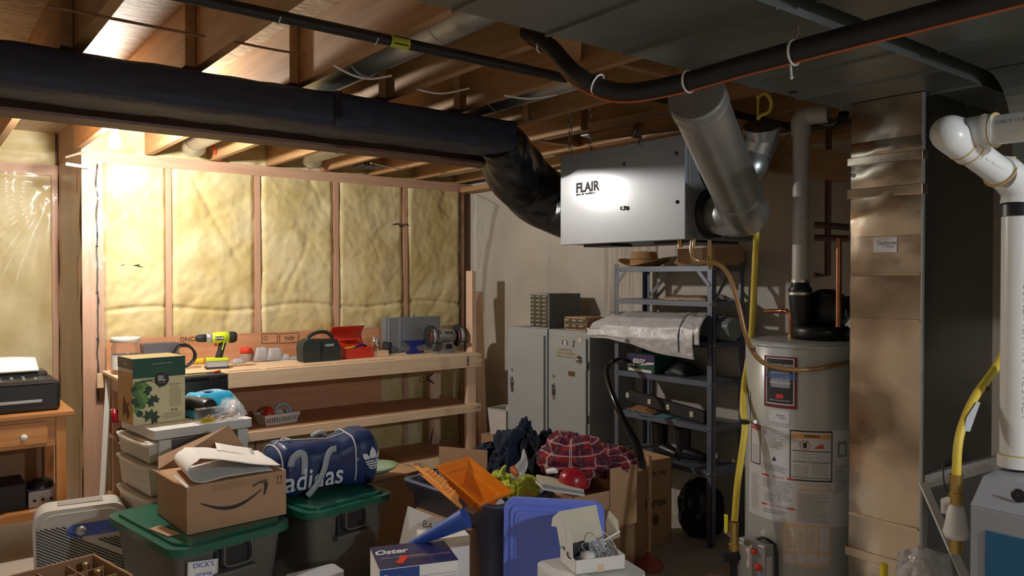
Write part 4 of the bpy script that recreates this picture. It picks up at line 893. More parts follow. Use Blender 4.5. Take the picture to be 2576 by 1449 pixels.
part('rear_cap', MB().lathe([(.038, .048), (.0385, .08), (.030, .098), (.001, .10)], (.02, 0, .205), 28, axis='x'), 'blackm', dl)
part('clutch_ring', MB().lathe([(.026, -.092), (.030, -.088), (.033, -.06), (.030, -.055)], (.02, 0, .205), 28, axis='x'), 'silverp', dl)
part('chuck', MB().lathe([(.001, -.158), (.014, -.156), (.023, -.145), (.026, -.12), (.026, -.092), (.001, -.092)], (.02, 0, .205), 24, axis='x'), 'blackm', dl)
part('drill_bit', MB().cyl((-.138, 0, .205), (-.165, 0, .205), .003, .001, n=8), 'brass', dl)
part('logo_plate', MB().box(-.022, .030, -.0400, -.0375, .192, .216), 'black', dl); text('RYOBI', .018, 'whitep', dl, pl((.004, -.0407, .204), (1, 0, 0), (0, 0, 1)), bold=.0005)
part('wrist_strap', MB().beam((.034, -.030, .175), (.020, -.034, .125), .006, .004, up=(0, 1, 0)), 'limetool', dl)
# jar with orange-red lid, bags of screws
p = on(618, 910); rj = thing('screw_jar', 'small clear jar of screws with bright red lid', 'jar', (p.x+.01, p.y+.02, BZ))
part('jar_body', MB().lathe([(.001, .001), (.038, .001), (.042, .01), (.042, .05), (.036, .06)], (0, 0, 0), 24), 'clear', rj)
part('red_lid', MB().lathe([(.001, .098), (.036, .098), (.040, .092), (.040, .058), (.001, .058)], (0, 0, 0), 28), 'redp', rj)
b = MB()
rnd = random.Random(3)
for i in range(30): a = rnd.random()*6.28; q = Vector((rnd.uniform(-.02, .02), rnd.uniform(-.02, .02), rnd.uniform(.012, .04))); b.cyl(q, q+Vector((math.cos(a)*.016, math.sin(a)*.016, .003)), .0016, n=5)
part('screws', b, 'steel', rj, kind='stuff')
def scr_box(px, py, w_, d_, h_, label, seed, lid=True, blister=False):
    p = on(px, py)
    if p.y > 5.42: p = Vector((aY(px, py, 5.44).x, 5.42, BZ))
    t = thing('hardware_pack', label, 'hardware pack', (p.x, p.y+.02, BZ), rnd.uniform(-12, 12), None)
    b = MB(); r_ = random.Random(seed)
    for i in range(46):
        q = Vector((r_.uniform(-w_/2+.015, w_/2-.015), r_.uniform(-d_/2+.012, d_/2-.012), r_.uniform(.006, h_*.75))); a = r_.random()*6.28
        b.cyl(q, q+Vector((math.cos(a)*.018, math.sin(a)*.010, r_.uniform(-.002, .008))), .0022, n=5)
    part('screws', b, 'steel', t, kind='stuff')
    part('clear_shell', MB().grid(10, 8, lambda u, v: Vector((w_*(u-.5), d_*(v-.5), .003+h_*min(1, 5*min(u, 1-u, v, 1-v)+.05)+.004*nz(u*6, v*6, seed)))), 'bag', t, solid=.0008)
    part('pack_base', MB().box(-w_/2, w_/2, -d_/2, d_/2, 0, .0025), 'clear' if not blister else 'whitep', t)
    return t
scr_box(598, 908, .09, .07, .03, 'low open tray of screws left of the red lidded jar', 1)
scr_box(657, 890, .11, .05, .10, 'tall clear pack of bolts behind the red lidded jar', 2)
scr_box(690, 893, .13, .06, .09, 'clear pack of steel hinges leaning near the backboard', 3)
scr_box(712, 903, .12, .06, .035, 'small bag of white plastic anchors in front of the hinge pack', 4, blister=True)
scr_box(742, 900, .10, .06, .02, 'flat bag of mixed hardware left of the dark green case', 5)
b = MB(); p = on(700, 903)
for k in range(5): b.tube([p+Vector((-.05+k*.024, -.01, .012)), p+Vector((-.05+k*.024, -.012, .030)), p+Vector((-.038+k*.024, -.012, .034)), p+Vector((-.036+k*.024, -.01, .014))], .0045, 6)
one('pipe_clip', b.cbox(p+Vector((0, -.008, .006)), (.12, .02, .012)), 'whitep', 'strip of white plastic pipe clips in front of the hinge pack', 'clips')
# dark green carry case (power tool)
p = on(802, 897); cs = thing('tool_case', 'dark green hard case with arched carry handle on the workbench', 'tool case', (aY(802, 880, 5.22).x, 5.22, BZ), 3)
part('case_shell', MB().prism([(-.145, .012), (-.13, 0), (.135, 0), (.148, .015), (.148, .10), (.12, .155), (-.09, .165), (-.135, .15), (-.15, .11)], .10, lambda a, b_, t_: Vector((a, -.05+t_, b_))), 'greengrey', cs, bevel=.012)
part('carry_handle', MB().tube([(-.10, 0, .15), (-.07, 0, .185), (-.01, 0, .208), (.06, 0, .205), (.10, 0, .175), (.112, 0, .14)], .013, 14, smooth=6), 'greengrey', cs)
part('badge', MB().box(.02, .095, -.0535, -.0505, .105, .125), 'greymetal', cs); text('JIGSAW', .014, 'whitep', cs, pl((.058, -.0542, .115), (1, 0, 0), (0, 0, 1)))
part('ridge', MB().box(-.01, -.004, -.054, -.05, .02, .14), 'black', cs)
# red toolbox with raised lid
p = on(888, 892); tb = thing('red_toolbox', 'small open red metal toolbox with raised lid and tools inside', 'toolbox', (aY(893, 880, 5.27).x, 5.27, BZ), 6)
part('box_body', MB().box(-.12, .13, -.06, -.057, 0, .078).box(-.12, .13, .06, .063, 0, .078).box(-.12, -.117, -.06, .06, 0, .078).box(.127, .13, -.06, .06, 0, .078).box(-.12, .13, -.06, .06, 0, .004), 'red', tb, bevel=.001)
part('lid', MB().grid(12, 10, lambda u, v: Vector((-.155+.285*u, .066+.05*math.sin(PI*v), .079+.155*v))), 'red', tb, solid=.003)
part('lid_emboss', MB().cyl((-.07, .094, .13), (-.07, .086, .13), .012, n=16).beam((-.06, .090, .13), (.06, .090, .13), .012, .05, up=(0, 1, 0)), 'red', tb, bevel=.004)
part('tray', MB().box(-.10, .12, -.05, .05, .05, .056), 'red', tb)
for nm, pts, r_, m, lb in (('screwdriver', [(-.09, -.02, .075), (.0, 0, .082)], .008, 'yellowp', 'yellow handled screwdriver lying in the red toolbox'), ('pliers', [(-.02, -.03, .072), (.05, .0, .095), (.10, .01, .08)], .008, 'bluep', 'blue handled pliers across the red toolbox')):
    mb_ = MB().tube(pts, r_, 10, smooth=4 if len(pts) > 2 else 0).xf(Matrix.Translation(tb.location)); one(nm, mb_, m, lb, 'tool')
p = aY(945, 880, 5.17); one('chisel', MB().tube([(p.x-.05, 5.15, BZ+.06), (p.x+.05, 5.19, BZ+.085)], [.008, .005], 10), 'copper', 'thin reddish tool poking out of the red toolbox', 'tool')
# wood blocks
p = on(948, 897); one('wood_block', MB().cbox((p.x+.01, p.y+.02, BZ+.0205), (.185, .05, .04), (0, 0, R(5))), 'pinex', 'short pale wood offcut on the front edge of the workbench', 'wood block', bevel=.002)
p = on(905, 892); one('wood_block', MB().cbox((p.x, p.y+.03, BZ+.016), (.06, .05, .03), (0, 0, R(-10))), 'pinex', 'tiny pale wood offcut beside the red toolbox', 'wood block', bevel=.002)
# steel canister and small stuff
p = aY(945, 870, 5.40); ct = thing('steel_canister', 'small shiny steel canister behind the red toolbox', 'canister', (p.x, 5.40, BZ)); part('canister_body', MB().lathe([(.001, .001), (.032, .001), (.033, .09), (.033, .10)], (0, 0, 0), 28), 'chrome', ct); part('canister_lid', MB().lathe([(.034, .100), (.034, .115), (.030, .118), (.034, .122), (.034, .135), (.001, .137)], (0, 0, 0), 28), 'chrome', ct)
p = aY(975, 880, 5.38); one('black_cup', MB().lathe([(.001, .001), (.03, .001), (.034, .09), (.03, .09), (.027, .006)], (p.x, 5.38, BZ), 24), 'blackm', 'black cup standing between steel canister and grey panel', 'cup')
# grey metal case standing up
p0, p1 = aY(964, 800, 5.46), aY(1102, 800, 5.46)
gc = thing('metal_case', 'flat blue grey metal case standing against the wall behind the grinder', 'case', ((p0.x+p1.x)/2, 5.46, BZ))
hw = (p1.x-p0.x)/2; part('case_shell', MB().box(-hw, hw, -.035, .035, 0, p0.z-BZ), 'greymetal', gc, bevel=.004)
for x in (-hw+.02, -hw+.12): part('aluminium_strip', MB().box(x, x+.02, -.038, -.035, .0, p0.z-BZ-.003), 'silverp', gc)
for x in (-.06, .02): part('hinge', MB().box(x, x+.008, -.01, .01, p0.z-BZ, p0.z-BZ+.025), 'steel', gc)
# plastic tub with blue tape
p = on(995, 885); pt_ = thing('clear_tub', 'clear plastic tub of hardware with blue corner', 'tub', (p.x, p.y+.03, BZ), 5)
part('tub_body', MB().rbox(-.05, .05, -.035, .035, 0, .07, .012), 'clear2', pt_); part('blue_tape', MB().box(.005, .035, -.0365, -.0355, .055, .072), 'bluep', pt_)
b = MB(); r_ = random.Random(9)
for i in range(40): q = Vector((r_.uniform(-.04, .03), r_.uniform(-.025, .025), r_.uniform(.004, .045))); b.cyl(q, q+Vector((.012, r_.uniform(-.01, .01), .004)), .002, n=5)
part('hardware', b, 'steel', pt_, kind='stuff')
# blue vise / anvil
p = on(1045, 882); vi = thing('small_vise', 'small cobalt blue bench vise left of the grinder', 'vise', (aY(1040, 870, 5.27).x, 5.27, BZ), 0)
part('vise_base', MB().prism([(-.055, 0), (.06, 0), (.055, .012), (.022, .03), (.018, .06), (.03, .075), (-.02, .075), (-.016, .03), (-.05, .012)], .06, lambda a, b_, t_: Vector((a, -.03+t_, b_))), 'bluep', vi, bevel=.003)
part('vise_jaw', MB().prism([(-.085, .105), (.085, .105), (.085, .07), (.03, .062), (-.03, .062)], .055, lambda a, b_, t_: Vector((a, -.0275+t_, b_))), 'bluep', vi, bevel=.003)
part('vise_screw', MB().cyl((.0, -.035, .05), (.0, -.06, .05), .006, n=12), 'steel', vi)
# orange pencil / knife
p = on(1055, 887); kn = thing('utility_knife', 'orange handled utility knife lying in front of the grinder', 'knife', (p.x, p.y, BZ), -4)
part('knife_handle', MB().box(-.06, .04, -.009, .009, .0, .012), 'orangewire', kn, bevel=.003); part('knife_clip', MB().box(.02, .032, -.010, .010, .006, .016), 'black', kn)
# bench grinder
p = on(1118, 885); gr = thing('bench_grinder', 'grey bench grinder with two black wheel guards at the right of the workbench', 'grinder', (aY(1118, 870, 5.18).x, 5.18, BZ), -4)
part('grinder_base', MB().prism([(-.095, 0), (.095, 0), (.09, .012), (.055, .022), (.045, .09), (-.045, .09), (-.055, .022), (-.09, .012)], .13, lambda a, b_, t_: Vector((a, -.065+t_, b_))), 'grinder', gr, bevel=.004)
part('switch_recess', MB().rbox(-.028, .028, -.006, .006, -.018, .018, .005).xf(Matrix.Translation((.005, -.066, .055))), 'black', gr, bevel=.004)
part('motor_housing', MB().lathe([(.001, -.085), (.045, -.085), (.058, -.07), (.058, .07), (.045, .085), (.001, .085)], (0, 0, .135), 32, axis='x'), 'grinder', gr)
part('rating_badge', MB().grid(8, 4, lambda u, v: Vector((-.02+.07*u, -.0588*math.cos(.35+.35*v), .135+.0588*math.sin(.35+.35*v)))), 'black', gr); text('DRESSER', .012, 'gold', gr, lambda a, b_: Vector((.016+a, -.0595*math.cos(.52+b_/.058), .135+.0595*math.sin(.52+b_/.058))))
for sx in (-1, 1):
    part('wheel_guard', MB().lathe([(.001, -.022), (.082, -.022), (.088, -.015), (.088, .015), (.082, .022), (.001, .022)], (sx*.125, 0, .135), 36, axis='x'), 'blackm', gr, bevel=.002)
    part('grinding_wheel', MB().lathe([(.001, -.012), (.078, -.012), (.078, .012), (.001, .012)], (sx*.125, -.022, .130), 36, axis='x'), 'grinder', gr)
    part('tool_rest', MB().cbox((sx*.125, -.10, .09), (.05, .035, .008)), 'black', gr, bevel=.001)
    part('red_ring', MB().tube([(sx*.125-.024, -.05*math.cos(a)-.02, .135+.05*math.sin(a)) for a in [R(-40+10*k) for k in range(9)]], .004, 8), 'redp', gr)
    part('axle', MB().cyl((sx*.08, 0, .135), (sx*.11, 0, .135), .02, n=20), 'grinder', gr)
part('oil_plug', MB().lathe([(.001, 0), (.007, .002), (.001, .006)], (-.05, -.04, .182), 10), 'steel', gr)
# power cord dangling under the bench
one('dangling_cord', MB().tube([(3.49, 5.50, .83), (3.44, 5.42, .76), (3.36, 5.40, .72), (3.42, 5.41, .68), (3.47, 5.43, .62), (3.45, 5.44, .585), (3.46, 5.42, .562)], .006, 8, smooth=6), 'black', 'black power cord looping down under the right end of the workbench', 'cord')
one('plug_cord', MB().tube([(3.44, 5.44, .42), (3.43, 5.42, .32), (3.40, 5.40, .20), (3.395, 5.39, .174)], .006, 8, smooth=5), 'black', 'short black cord with plug above the bottom bench shelf', 'cord')
# basket on the middle shelf
p = aZ(705, 1068, .545); bk = thing('white_basket', 'small white slotted basket on the middle bench shelf', 'basket', (p.x+.01, p.y+.08, .545), 8)
def bs(z, k): return [(-.125-k, -.07-k), (.125+k, -.07-k), (.125+k, .07+k), (-.125-k, .07+k)]
b = MB(); lo, hi = bs(0, -.012), bs(.07, .008)
for i in range(4):
    a, c = lo[i], lo[(i+1) % 4]; a2, c2 = hi[i], hi[(i+1) % 4]
    for q in range(14):
        t0, t1 = q/14, (q+.55)/14
        P = lambda s, z0: (a[0]+(c[0]-a[0])*s, a[1]+(c[1]-a[1])*s) if z0 == 0 else (a2[0]+(c2[0]-a2[0])*s, a2[1]+(c2[1]-a2[1])*s)
        l0_, l1_, h0_, h1_ = P(t0, 0), P(t1, 0), P(t0, 1), P(t1, 1)
        b.add([(*l0_, .006), (*l1_, .006), (*h1_, .068), (*h0_, .068)], [(0, 1, 2, 3)])
    for z0, z1, s0, s1 in ((0, .018, 0, .2), (.052, .072, .8, 1)):
        mixp = lambda s, e: tuple(lo[e][j]*(1-s)+hi[e][j]*s for j in (0, 1))
        A, B_, C_, D_ = mixp(s0, i), mixp(s0, (i+1) % 4), mixp(s1, (i+1) % 4), mixp(s1, i)
        b.add([(*A, z0), (*B_, z0), (*C_, z1), (*D_, z1)], [(0, 1, 2, 3)])
b.add([(*q, 0) for q in lo], [(0, 1, 2, 3)]); part('basket_shell', b, 'white', bk, solid=.003)
one('red_bottle', MB().lathe([(.001, 0), (.04, .002), (.045, .05), (.03, .09), (.012, .11), (.001, .112)], (p.x-.05, p.y+.08, .551), 20), 'red', 'round red container sitting in the white basket', 'container')
one('white_tape_ring', MB().tube([(p.x+.045+.052*math.cos(a), p.y+.07+.01*math.sin(a), .552+.068+.052*math.sin(a)) for a in [2*PI*k/24 for k in range(25)]], .013, 8), 'strap', 'pale roll of tape standing in the white basket', 'tape')

# ================================================================ LOCKERS
def locker(y0, y1, zt, label, extra):
    t = thing('metal_locker', label, 'locker', (3.72, (y0+y1)/2, 0)); XL = 3.50
    w_ = y1-y0; L_ = lambda y, z: Vector((XL-3.72-.0, y, z))
    part('carcass', MB().box(-.205, .215, -w_/2, w_/2, 0, zt), 'locker', t, bevel=.004)
    part('door', MB().box(-.222, -.206, -w_/2+.02, w_/2-.02, .06, zt-.045), 'locker', t, bevel=.002)
    d = [c for c in t.children if c.name.startswith('door')][-1]
    part('handle', MB().lathe([(.001, -.006), (.012, -.004), (.022, 0)], (-.223, w_/2-.075, .78), 20, axis='x', sq=1).cbox((-.232, w_/2-.075, .78), (.016, .010, .085)), 'chrome', d, bevel=.003)
    part('latch_plate', MB().prism([(math.cos(a)*.018, math.sin(a)*.062) for a in [2*PI*k/20 for k in range(20)]], .004, lambda a, b_, q: Vector((-.222-q, w_/2-.075+a, .765+b_))), 'chrome', d)
    part('keyhole', MB().cyl((-.222, w_/2-.075, .87), (-.226, w_/2-.075, .87), .010, n=16), 'steel', d)
    return t, d
ya, yb, yc, yd = 4.515, 4.07, 4.055, 3.645
locker(yb, ya, 1.185, 'left grey metal locker with plain door against the concrete', 0)
L2, dr = locker(yd, yc, 1.19, 'right grey metal locker with gold lettering on its door', 1)
lf = lambda px, py: aX(px, py, 3.497)
dd_ = Vector((0, -1, 0)); uz = Vector((0, 0, 1))
def on_door(): return dr
for s, px, py, sz in (('DEPARTMENT OF', 1421, 880, .017), ('PUBLIC WORKS', 1423, 889, .026), ('PUBLIC WORKS DEPARTMENT', 1422, 897.5, .013)):
    q = lf(px, py); q.x = 3.4965; text(s, sz, 'gold', dr, pl(q, dd_, uz), bold=.0006, world=True)
q = lf(1421, 862); 
part('crest', MB().prism([(-.014, .012), (-.012, -.012), (0, -.024), (.012, -.012), (.014, .012)], .001, lambda a, b_, t_: Vector((3.4975-t_, q.y-a, q.z+b_))), 'label', dr, world=True)
part('crest_supporters', MB().prism([(-.026, .016), (-.016, .018), (-.017, -.014), (-.028, -.016)], .001, lambda a, b_, t_: Vector((3.4975-t_, q.y-a, q.z+b_))).prism([(.026, .016), (.016, .018), (.017, -.014), (.028, -.016)], .001, lambda a, b_, t_: Vector((3.4975-t_, q.y-a, q.z+b_))), 'bronze', dr, world=True)
part('crest_top', MB().box(3.4968, 3.4978, q.y-.012, q.y+.012, q.z+.016, q.z+.026), 'gold', dr, world=True)
q = lf(1458, 855); part('round_seal', MB().cyl((3.4978, q.y, q.z), (3.4968, q.y, q.z), .018, n=24), 'tagc', dr, world=True)
q = lf(1443, 865); part('black_mark', MB().cbox((3.497, q.y, q.z), (.001, .010, .05), (R(12), 0, 0)), 'ink', dr, world=True)
q = lf(1457, 905); part('combination_dial', MB().lathe([(.001, -.022), (.014, -.02), (.016, -.010), (.026, -.008), (.028, 0)], (3.497, q.y, q.z), 28, axis='x'), 'chrome', dr, world=True)
q = lf(1438, 940); part('name_plate', MB().box(3.494, 3.4975, q.y-.03, q.y+.03, q.z-.016, q.z+.016), 'bronze', dr, world=True, bevel=.001)
for k in range(3): part('hinge', MB().cyl((3.497, 3.66, .25+.35*k), (3.497, 3.66, .30+.35*k), .006, n=10), 'locker', L2, world=True)
# parts drawers on the lockers
def drawers(name, label, px0, px1, py0, pyb, ztop, cols, rows, X, depth, m, y_w, h_):
    pass
q0_, q1_ = aX(1333, 822, 3.53), aX(1381, 822, 3.53)
dcw = q0_.y-q1_.y; dch = aX(1333, 738, 3.53).z-1.186
dc = thing('parts_cabinet', 'tall grey parts cabinet with many little drawers on the left locker', 'parts cabinet', (3.68, (q0_.y+q1_.y)/2, 1.186))
def mk_cab(t, w_, h_, dep, cols, rows, m, sidem):
    part('case_shell', MB().box(-dep/2+.006, dep/2, -w_/2, w_/2, 0, h_), sidem, t, bevel=.002)
    part('front_frame', MB().box(-dep/2, -dep/2+.008, -w_/2, -w_/2+.006, 0, h_).box(-dep/2, -dep/2+.008, w_/2-.006, w_/2, 0, h_).box(-dep/2, -dep/2+.008, -w_/2, w_/2, 0, .008).box(-dep/2, -dep/2+.008, -w_/2, w_/2, h_-.008, h_), m, t)
    cw2 = (w_-.012)/cols; ch2 = (h_-.016)/rows
    for c in range(cols):
        for r in range(rows):
            y = w_/2-.006-cw2*(c+.5); z = .008+ch2*(r+.5)
            d_ = part('drawer', MB().box(-dep/2-.003, -dep/2+.004, y-cw2*.45, y+cw2*.45, z-ch2*.42, z+ch2*.42), 'smoke', t)
            part('drawer_pull', MB().box(-dep/2-.016, -dep/2-.003, y-cw2*.33, y+cw2*.33, z+ch2*.08, z+ch2*.22), 'tagc', d_)
mk_cab(dc, dcw, dch, .30, 3, 8, 'locker', 'greycab')
q0_, q1_ = aX(1420, 828, 3.53), aX(1475, 828, 3.53)
dc2 = thing('parts_cabinet', 'low tan parts cabinet with six little drawers on the right locker', 'parts cabinet', (3.62, (q0_.y+q1_.y)/2, 1.191))
mk_cab(dc2, q0_.y-q1_.y, .090, .18, 3, 2, 'tan', 'tan')

# ================================================================ STEEL SHELVING
XS, DS = 3.60, .30; SY0, SY1 = 2.735, 3.505
ss = thing('steel_shelving', 'blue grey bolted steel shelving unit against the concrete wall', 'shelving', (XS+DS/2, (SY0+SY1)/2, 0))
for x, sx in ((XS, 1), (XS+DS, -1)):
    for y, sy in ((SY0, 1), (SY1, -1)):
        b = MB().box(min(x, x+sx*.003), max(x, x+sx*.003), min(y, y+sy*.036), max(y, y+sy*.036), 0, 1.635).box(min(x, x+sx*.036), max(x, x+sx*.036), min(y, y+sy*.003), max(y, y+sy*.003), 0, 1.635)
        part('post', b, 'shelfsteel', ss, world=True)
        b = MB()
SH = [1.615, 1.412, 1.175, .952, .695, .438]
for z in SH:
    part('shelf', MB().box(XS+.002, XS+DS-.002, SY0+.003, SY1-.003, z-.003, z).box(XS-.002, XS+.001, SY0+.002, SY1-.002, z-.032, z).box(XS+DS-.001, XS+DS+.002, SY0, SY1, z-.032, z).box(XS, XS+DS, SY0-.001, SY0+.001, z-.032, z).box(XS, XS+DS, SY1-.001, SY1+.001, z-.032, z), 'shelfsteel', ss, world=True)
for z in SH:
    for y in (SY0+.018, SY1-.018):
        part('bolt', MB().lathe([(.001, -.006), (.006, -.005), (.007, 0)], (XS-.002, y, z-.016), 10, axis='x'), 'steel', ss, world=True)
        part('bolt', MB().lathe([(.001, -.006), (.006, -.005), (.007, 0)], (XS+.018, SY0-.001, z-.016), 10, axis='y'), 'steel', ss, world=True) if y < 3 else None
for (y, s) in ((SY0, 1), (SY1, -1)):
    part('corner_brace', MB().beam((XS-.003, y+s*.02, 1.50), (XS-.003, y+s*.10, 1.585), .022, .002, up=(1, 0, 0)), 'shelfsteel', ss, world=True)
    part('corner_brace', MB().beam((XS+DS+.003, y+s*.02, 1.42), (XS+DS+.003, y+s*.20, 1.58), .022, .002, up=(1, 0, 0)), 'shelfsteel', ss, world=True)
part('corner_brace', MB().beam((XS+.02, SY0-.003, 1.42), (XS+.16, SY0-.003, 1.58), .022, .002, up=(0, 1, 0)), 'shelfsteel', ss, world=True)
# straw hat on the top shelf
ZT = SH[0]+.001; q = aX(1618, 655, XS+.13)
ht = thing('straw_hat', 'woven straw hat with curled brim on top of the shelving', 'hat', (XS+.14, q.y, ZT), 0)
part('brim', MB().grid(48, 8, lambda u, v: Vector((math.cos(2*PI*u)*(.075+.085*v)*.80, math.sin(2*PI*u)*(.09+.105*v), .006+.050*v**2*abs(math.sin(2*PI*u))**1.5+.012*v*max(0, math.cos(2*PI*u))))), 'straw', ht, solid=.003)
part('crown', MB().lathe([(.092, .004), (.086, .03), (.078, .085), (.070, .096), (.04, .088), (.001, .080)], (0, 0, 0), 40, sq=1.12), 'straw', ht)
b = MB()
for k in range(40): a = 2*PI*k/40; b.cbox((math.cos(a)*.0865, math.sin(a)*.0965, .050), (.004, .006, .004))
part('openwork_band', b, 'inkbrown', ht, kind='stuff')
# cardboard boxes on top
q = aX(1765, 655, XS+.02)
bx = thing('taped_box', 'brown cardboard box sealed with shiny tape on top of the shelving', 'box', (XS+.15, SY0+.135, ZT), 0)
part('carton', MB().box(-.13, .16, -.13, .135, 0, .102), 'card', bx, bevel=.002)
part('packing_tape', MB().grid(10, 10, lambda u, v: Vector((-.1315-.001*nz(u*8, v*8), -.05+.09*u, .004+.096*v))), pm('glossy_tape', (.55, .42, .30), .12, bump=3, bs=40, coat=.8), bx)
one('folded_card', MB().beam((XS+.12, SY0+.335, ZT+.0), (XS+.16, SY0+.30, ZT+.085), .10, .004, up=(1, 0, 0)), 'carddark', 'small brown cardboard flap between straw hat and taped box', 'cardboard')
# second shelf: padded package
q = aX(1735, 742, XS+.06)
pad = one('padded_package', MB().grid(26, 12, lambda u, v: Vector((XS-.01+.20*v, q.y+.17-.34*u, SH[1]+.004+.022*(min(1, 6*min(u, 1-u))*min(1, 5*min(v, 1-v)))**.6+.004*nz(u*7, v*5)-.0))), 'bagtan', 'flat tan plastic wrapped package on the second shelf', 'package', solid=.006)
one('crumpled_foil', MB().grid(14, 10, lambda u, v: Vector((XS+.12+.13*v, SY0+.02+.13*u, SH[1]+.006+.028*math.sin(PI*u)*math.sin(PI*v)+.008*nz(u*9, v*9)))), 'silver', 'crumpled silver plastic at the right of the second shelf', 'plastic', solid=.002)
# tarp on the third shelf
TY0, TY1 = SY0-.02, SY1+.16
def tarp(u, v):   # u along shelf (0 = right/near), v around the fold
    y = TY0+.08+(TY1-TY0-.08)*u
    x0 = XS-.085; zb = SH[2]-.095+.085*u-.01*math.sin(u*7); zt = SH[2]+.165-.02*u
    prof = [(XS+.24, SH[2]+.02), (XS+.23, zt-.03), (XS+.16, zt), (XS+.05, zt), (XS-.04, zt-.03), (x0, zt-.085), (x0-.012, zt-.15), (x0-.004, zb+.02), (x0+.002, zb)]
    s = v*(len(prof)-1); i = min(int(s), len(prof)-2); f = s-i
    f2 = f*f*(3-2*f)*.35+f*.65
    x = prof[i][0]*(1-f2)+prof[i+1][0]*f2; z = prof[i][1]*(1-f2)+prof[i+1][1]*f2
    taper = max(0, (u-.82)/.18); z -= taper*.045*(z > SH[2]+.05)
    return Vector((x+.008*nz(y*9, z*9, 3)+.004*nz(y*30, z*30), y, z+.007*nz(y*8, x*9, 8)))
tp = thing('folded_tarp', 'folded silver tarpaulin draped over the third shelf', 'tarpaulin', (XS+.05, 3.1, SH[2]))
part('outer_fold', MB().grid(70, 60, tarp), 'silver', tp, world=True, solid=.003)
part('inner_roll', MB().tube([(XS+.10, TY0-.06, SH[2]+.078), (XS+.10, 3.1, SH[2]+.085), (XS+.10, TY1-.05, SH[2]+.078)], [.066, .070, .06], 20, smooth=8, jit=.25), 'tarpdark', tp, world=True)
part('cuff_fold', MB().grid(10, 24, lambda u, v: Vector((XS+.06-.15*math.sin(min(PI/2, v*2.2)), TY0+.04+.13*u, SH[2]+.150-.16*max(0, v-.28)/.72-.0+.01*nz(u*5, v*7)))), 'silver', tp, world=True, solid=.003)
part('tie_cord', MB().tube([(XS+.06, TY0+.175, SH[2]+.171), (XS-.04, TY0+.18, SH[2]+.145), (XS-.096, TY0+.185, SH[2]+.06), (XS-.098, TY0+.185, SH[2]-.06)], .0035, 8, smooth=6), 'textgrey', tp, world=True)
q = aX(1577, 857, XS-.095); part('eyelet', MB().lathe([(.004, -.003), (.011, -.003), (.012, 0)], (XS-.099, q.y, q.z), 16, axis='x'), 'bronze', tp, world=True)
# fourth shelf: printed carton
q0_, q1_ = aX(1577, 930, XS+.0), aX(1645, 938, XS+.0)
ez = thing('printed_carton', 'purple and green printed carton on the fourth shelf', 'carton', (XS+.115, (q0_.y+q1_.y)/2, SH[3]+.001))
ew = (q0_.y-q1_.y)/2; eh = .115; fx_ = -.1105
part('carton', MB().box(-.11, .11, -ew, ew, 0, eh), 'boxgreen', ez, bevel=.002)
part('purple_band', MB().box(fx_-.001, fx_+.001, -ew, ew, eh*.45, eh), pm('purple_print', (.045, .022, .11), .5), ez)
ef = lambda a, b_, o=.0018: Vector((fx_-o, -a, b_))
text('easy', .058, 'whitep', ez, lambda a, b_: ef(a-.020, b_+eh*.67), shear=.35, bold=.001)
part('white_swoosh', MB().prism([(-.01, eh*.40), (ew*.55, eh*.60), (ew*.98, eh*.62), (ew*.98, eh*.52), (ew*.5, eh*.47)], .001, lambda a, b_, t_: ef(a, b_, .0014+t_)), 'whitep', ez)
part('white_panel', MB().prism([(-ew*.9, eh*.06), (ew*.8, eh*.03), (ew*.8, eh*.18), (-ew*.9, eh*.22)], .001, lambda a, b_, t_: ef(a, b_, .0014+t_)), 'whitep', ez)
part('white_panel', MB().prism([(-ew*.95, eh*.32), (-ew*.4, eh*.32), (-ew*.4, eh*.48), (-ew*.95, eh*.45)], .001, lambda a, b_, t_: ef(a, b_, .0014+t_)), 'whitep', ez)
one('dark_bag', MB().grid(16, 12, lambda u, v: Vector((XS+.06+.2*v, q1_.y-.02-.16*u, SH[3]+.004+.07*math.sin(PI*u)**.5*math.sin(PI*v)**.5+.01*nz(u*6, v*6)))), 'greengrey', 'dark folded fabric beside the printed carton on the fourth shelf', 'fabric', solid=.003)
# fifth shelf: black strip with brackets, gloves, paper
kt = thing('black_rail', 'long black bar with small metal brackets leaning on the fifth shelf', 'rail', (XS+.15, 3.1, SH[4]))
ra, rb = Vector((XS+.06, SY1-.06, SH[4]+.098)), Vector((XS+.02, SY0+.06, SH[4]+.045))
part('bar', MB().beam(ra, rb, .03, .07), 'blackm', kt, world=True, bevel=.002)
for k in (.03, .33, .57, .86):
    q = ra.lerp(rb, k); part('metal_bracket', MB().cbox(q+Vector((-.018, 0, .0)), (.006, .026, .032)), 'tagc', kt, world=True, bevel=.001)
one('brown_gloves', MB().grid(24, 14, lambda u, v: Vector((XS+.01+.12*v, SY1-.08-.24*u, SH[4]+.004+.04*math.sin(PI*u)*math.sin(PI*v)+.016*abs(nz(u*8, v*8))))), 'brownrope', 'crumpled brown work gloves on the left of the fifth shelf', 'gloves', solid=.004)
for i, (y0, y1) in enumerate(((SY1-.20, SY1-.06), (SY0+.27, SY0+.56))):
    one('blue_paper', MB().cbox((XS+.045, (y0+y1)/2, SH[4]+.003), (.11, y1-y0, .002), (0, R(-2), R(6))), 'bluepaper', ('pale blue sheet under the gloves on the fifth shelf', 'pale blue sheet in the middle of the fifth shelf')[i], 'paper')
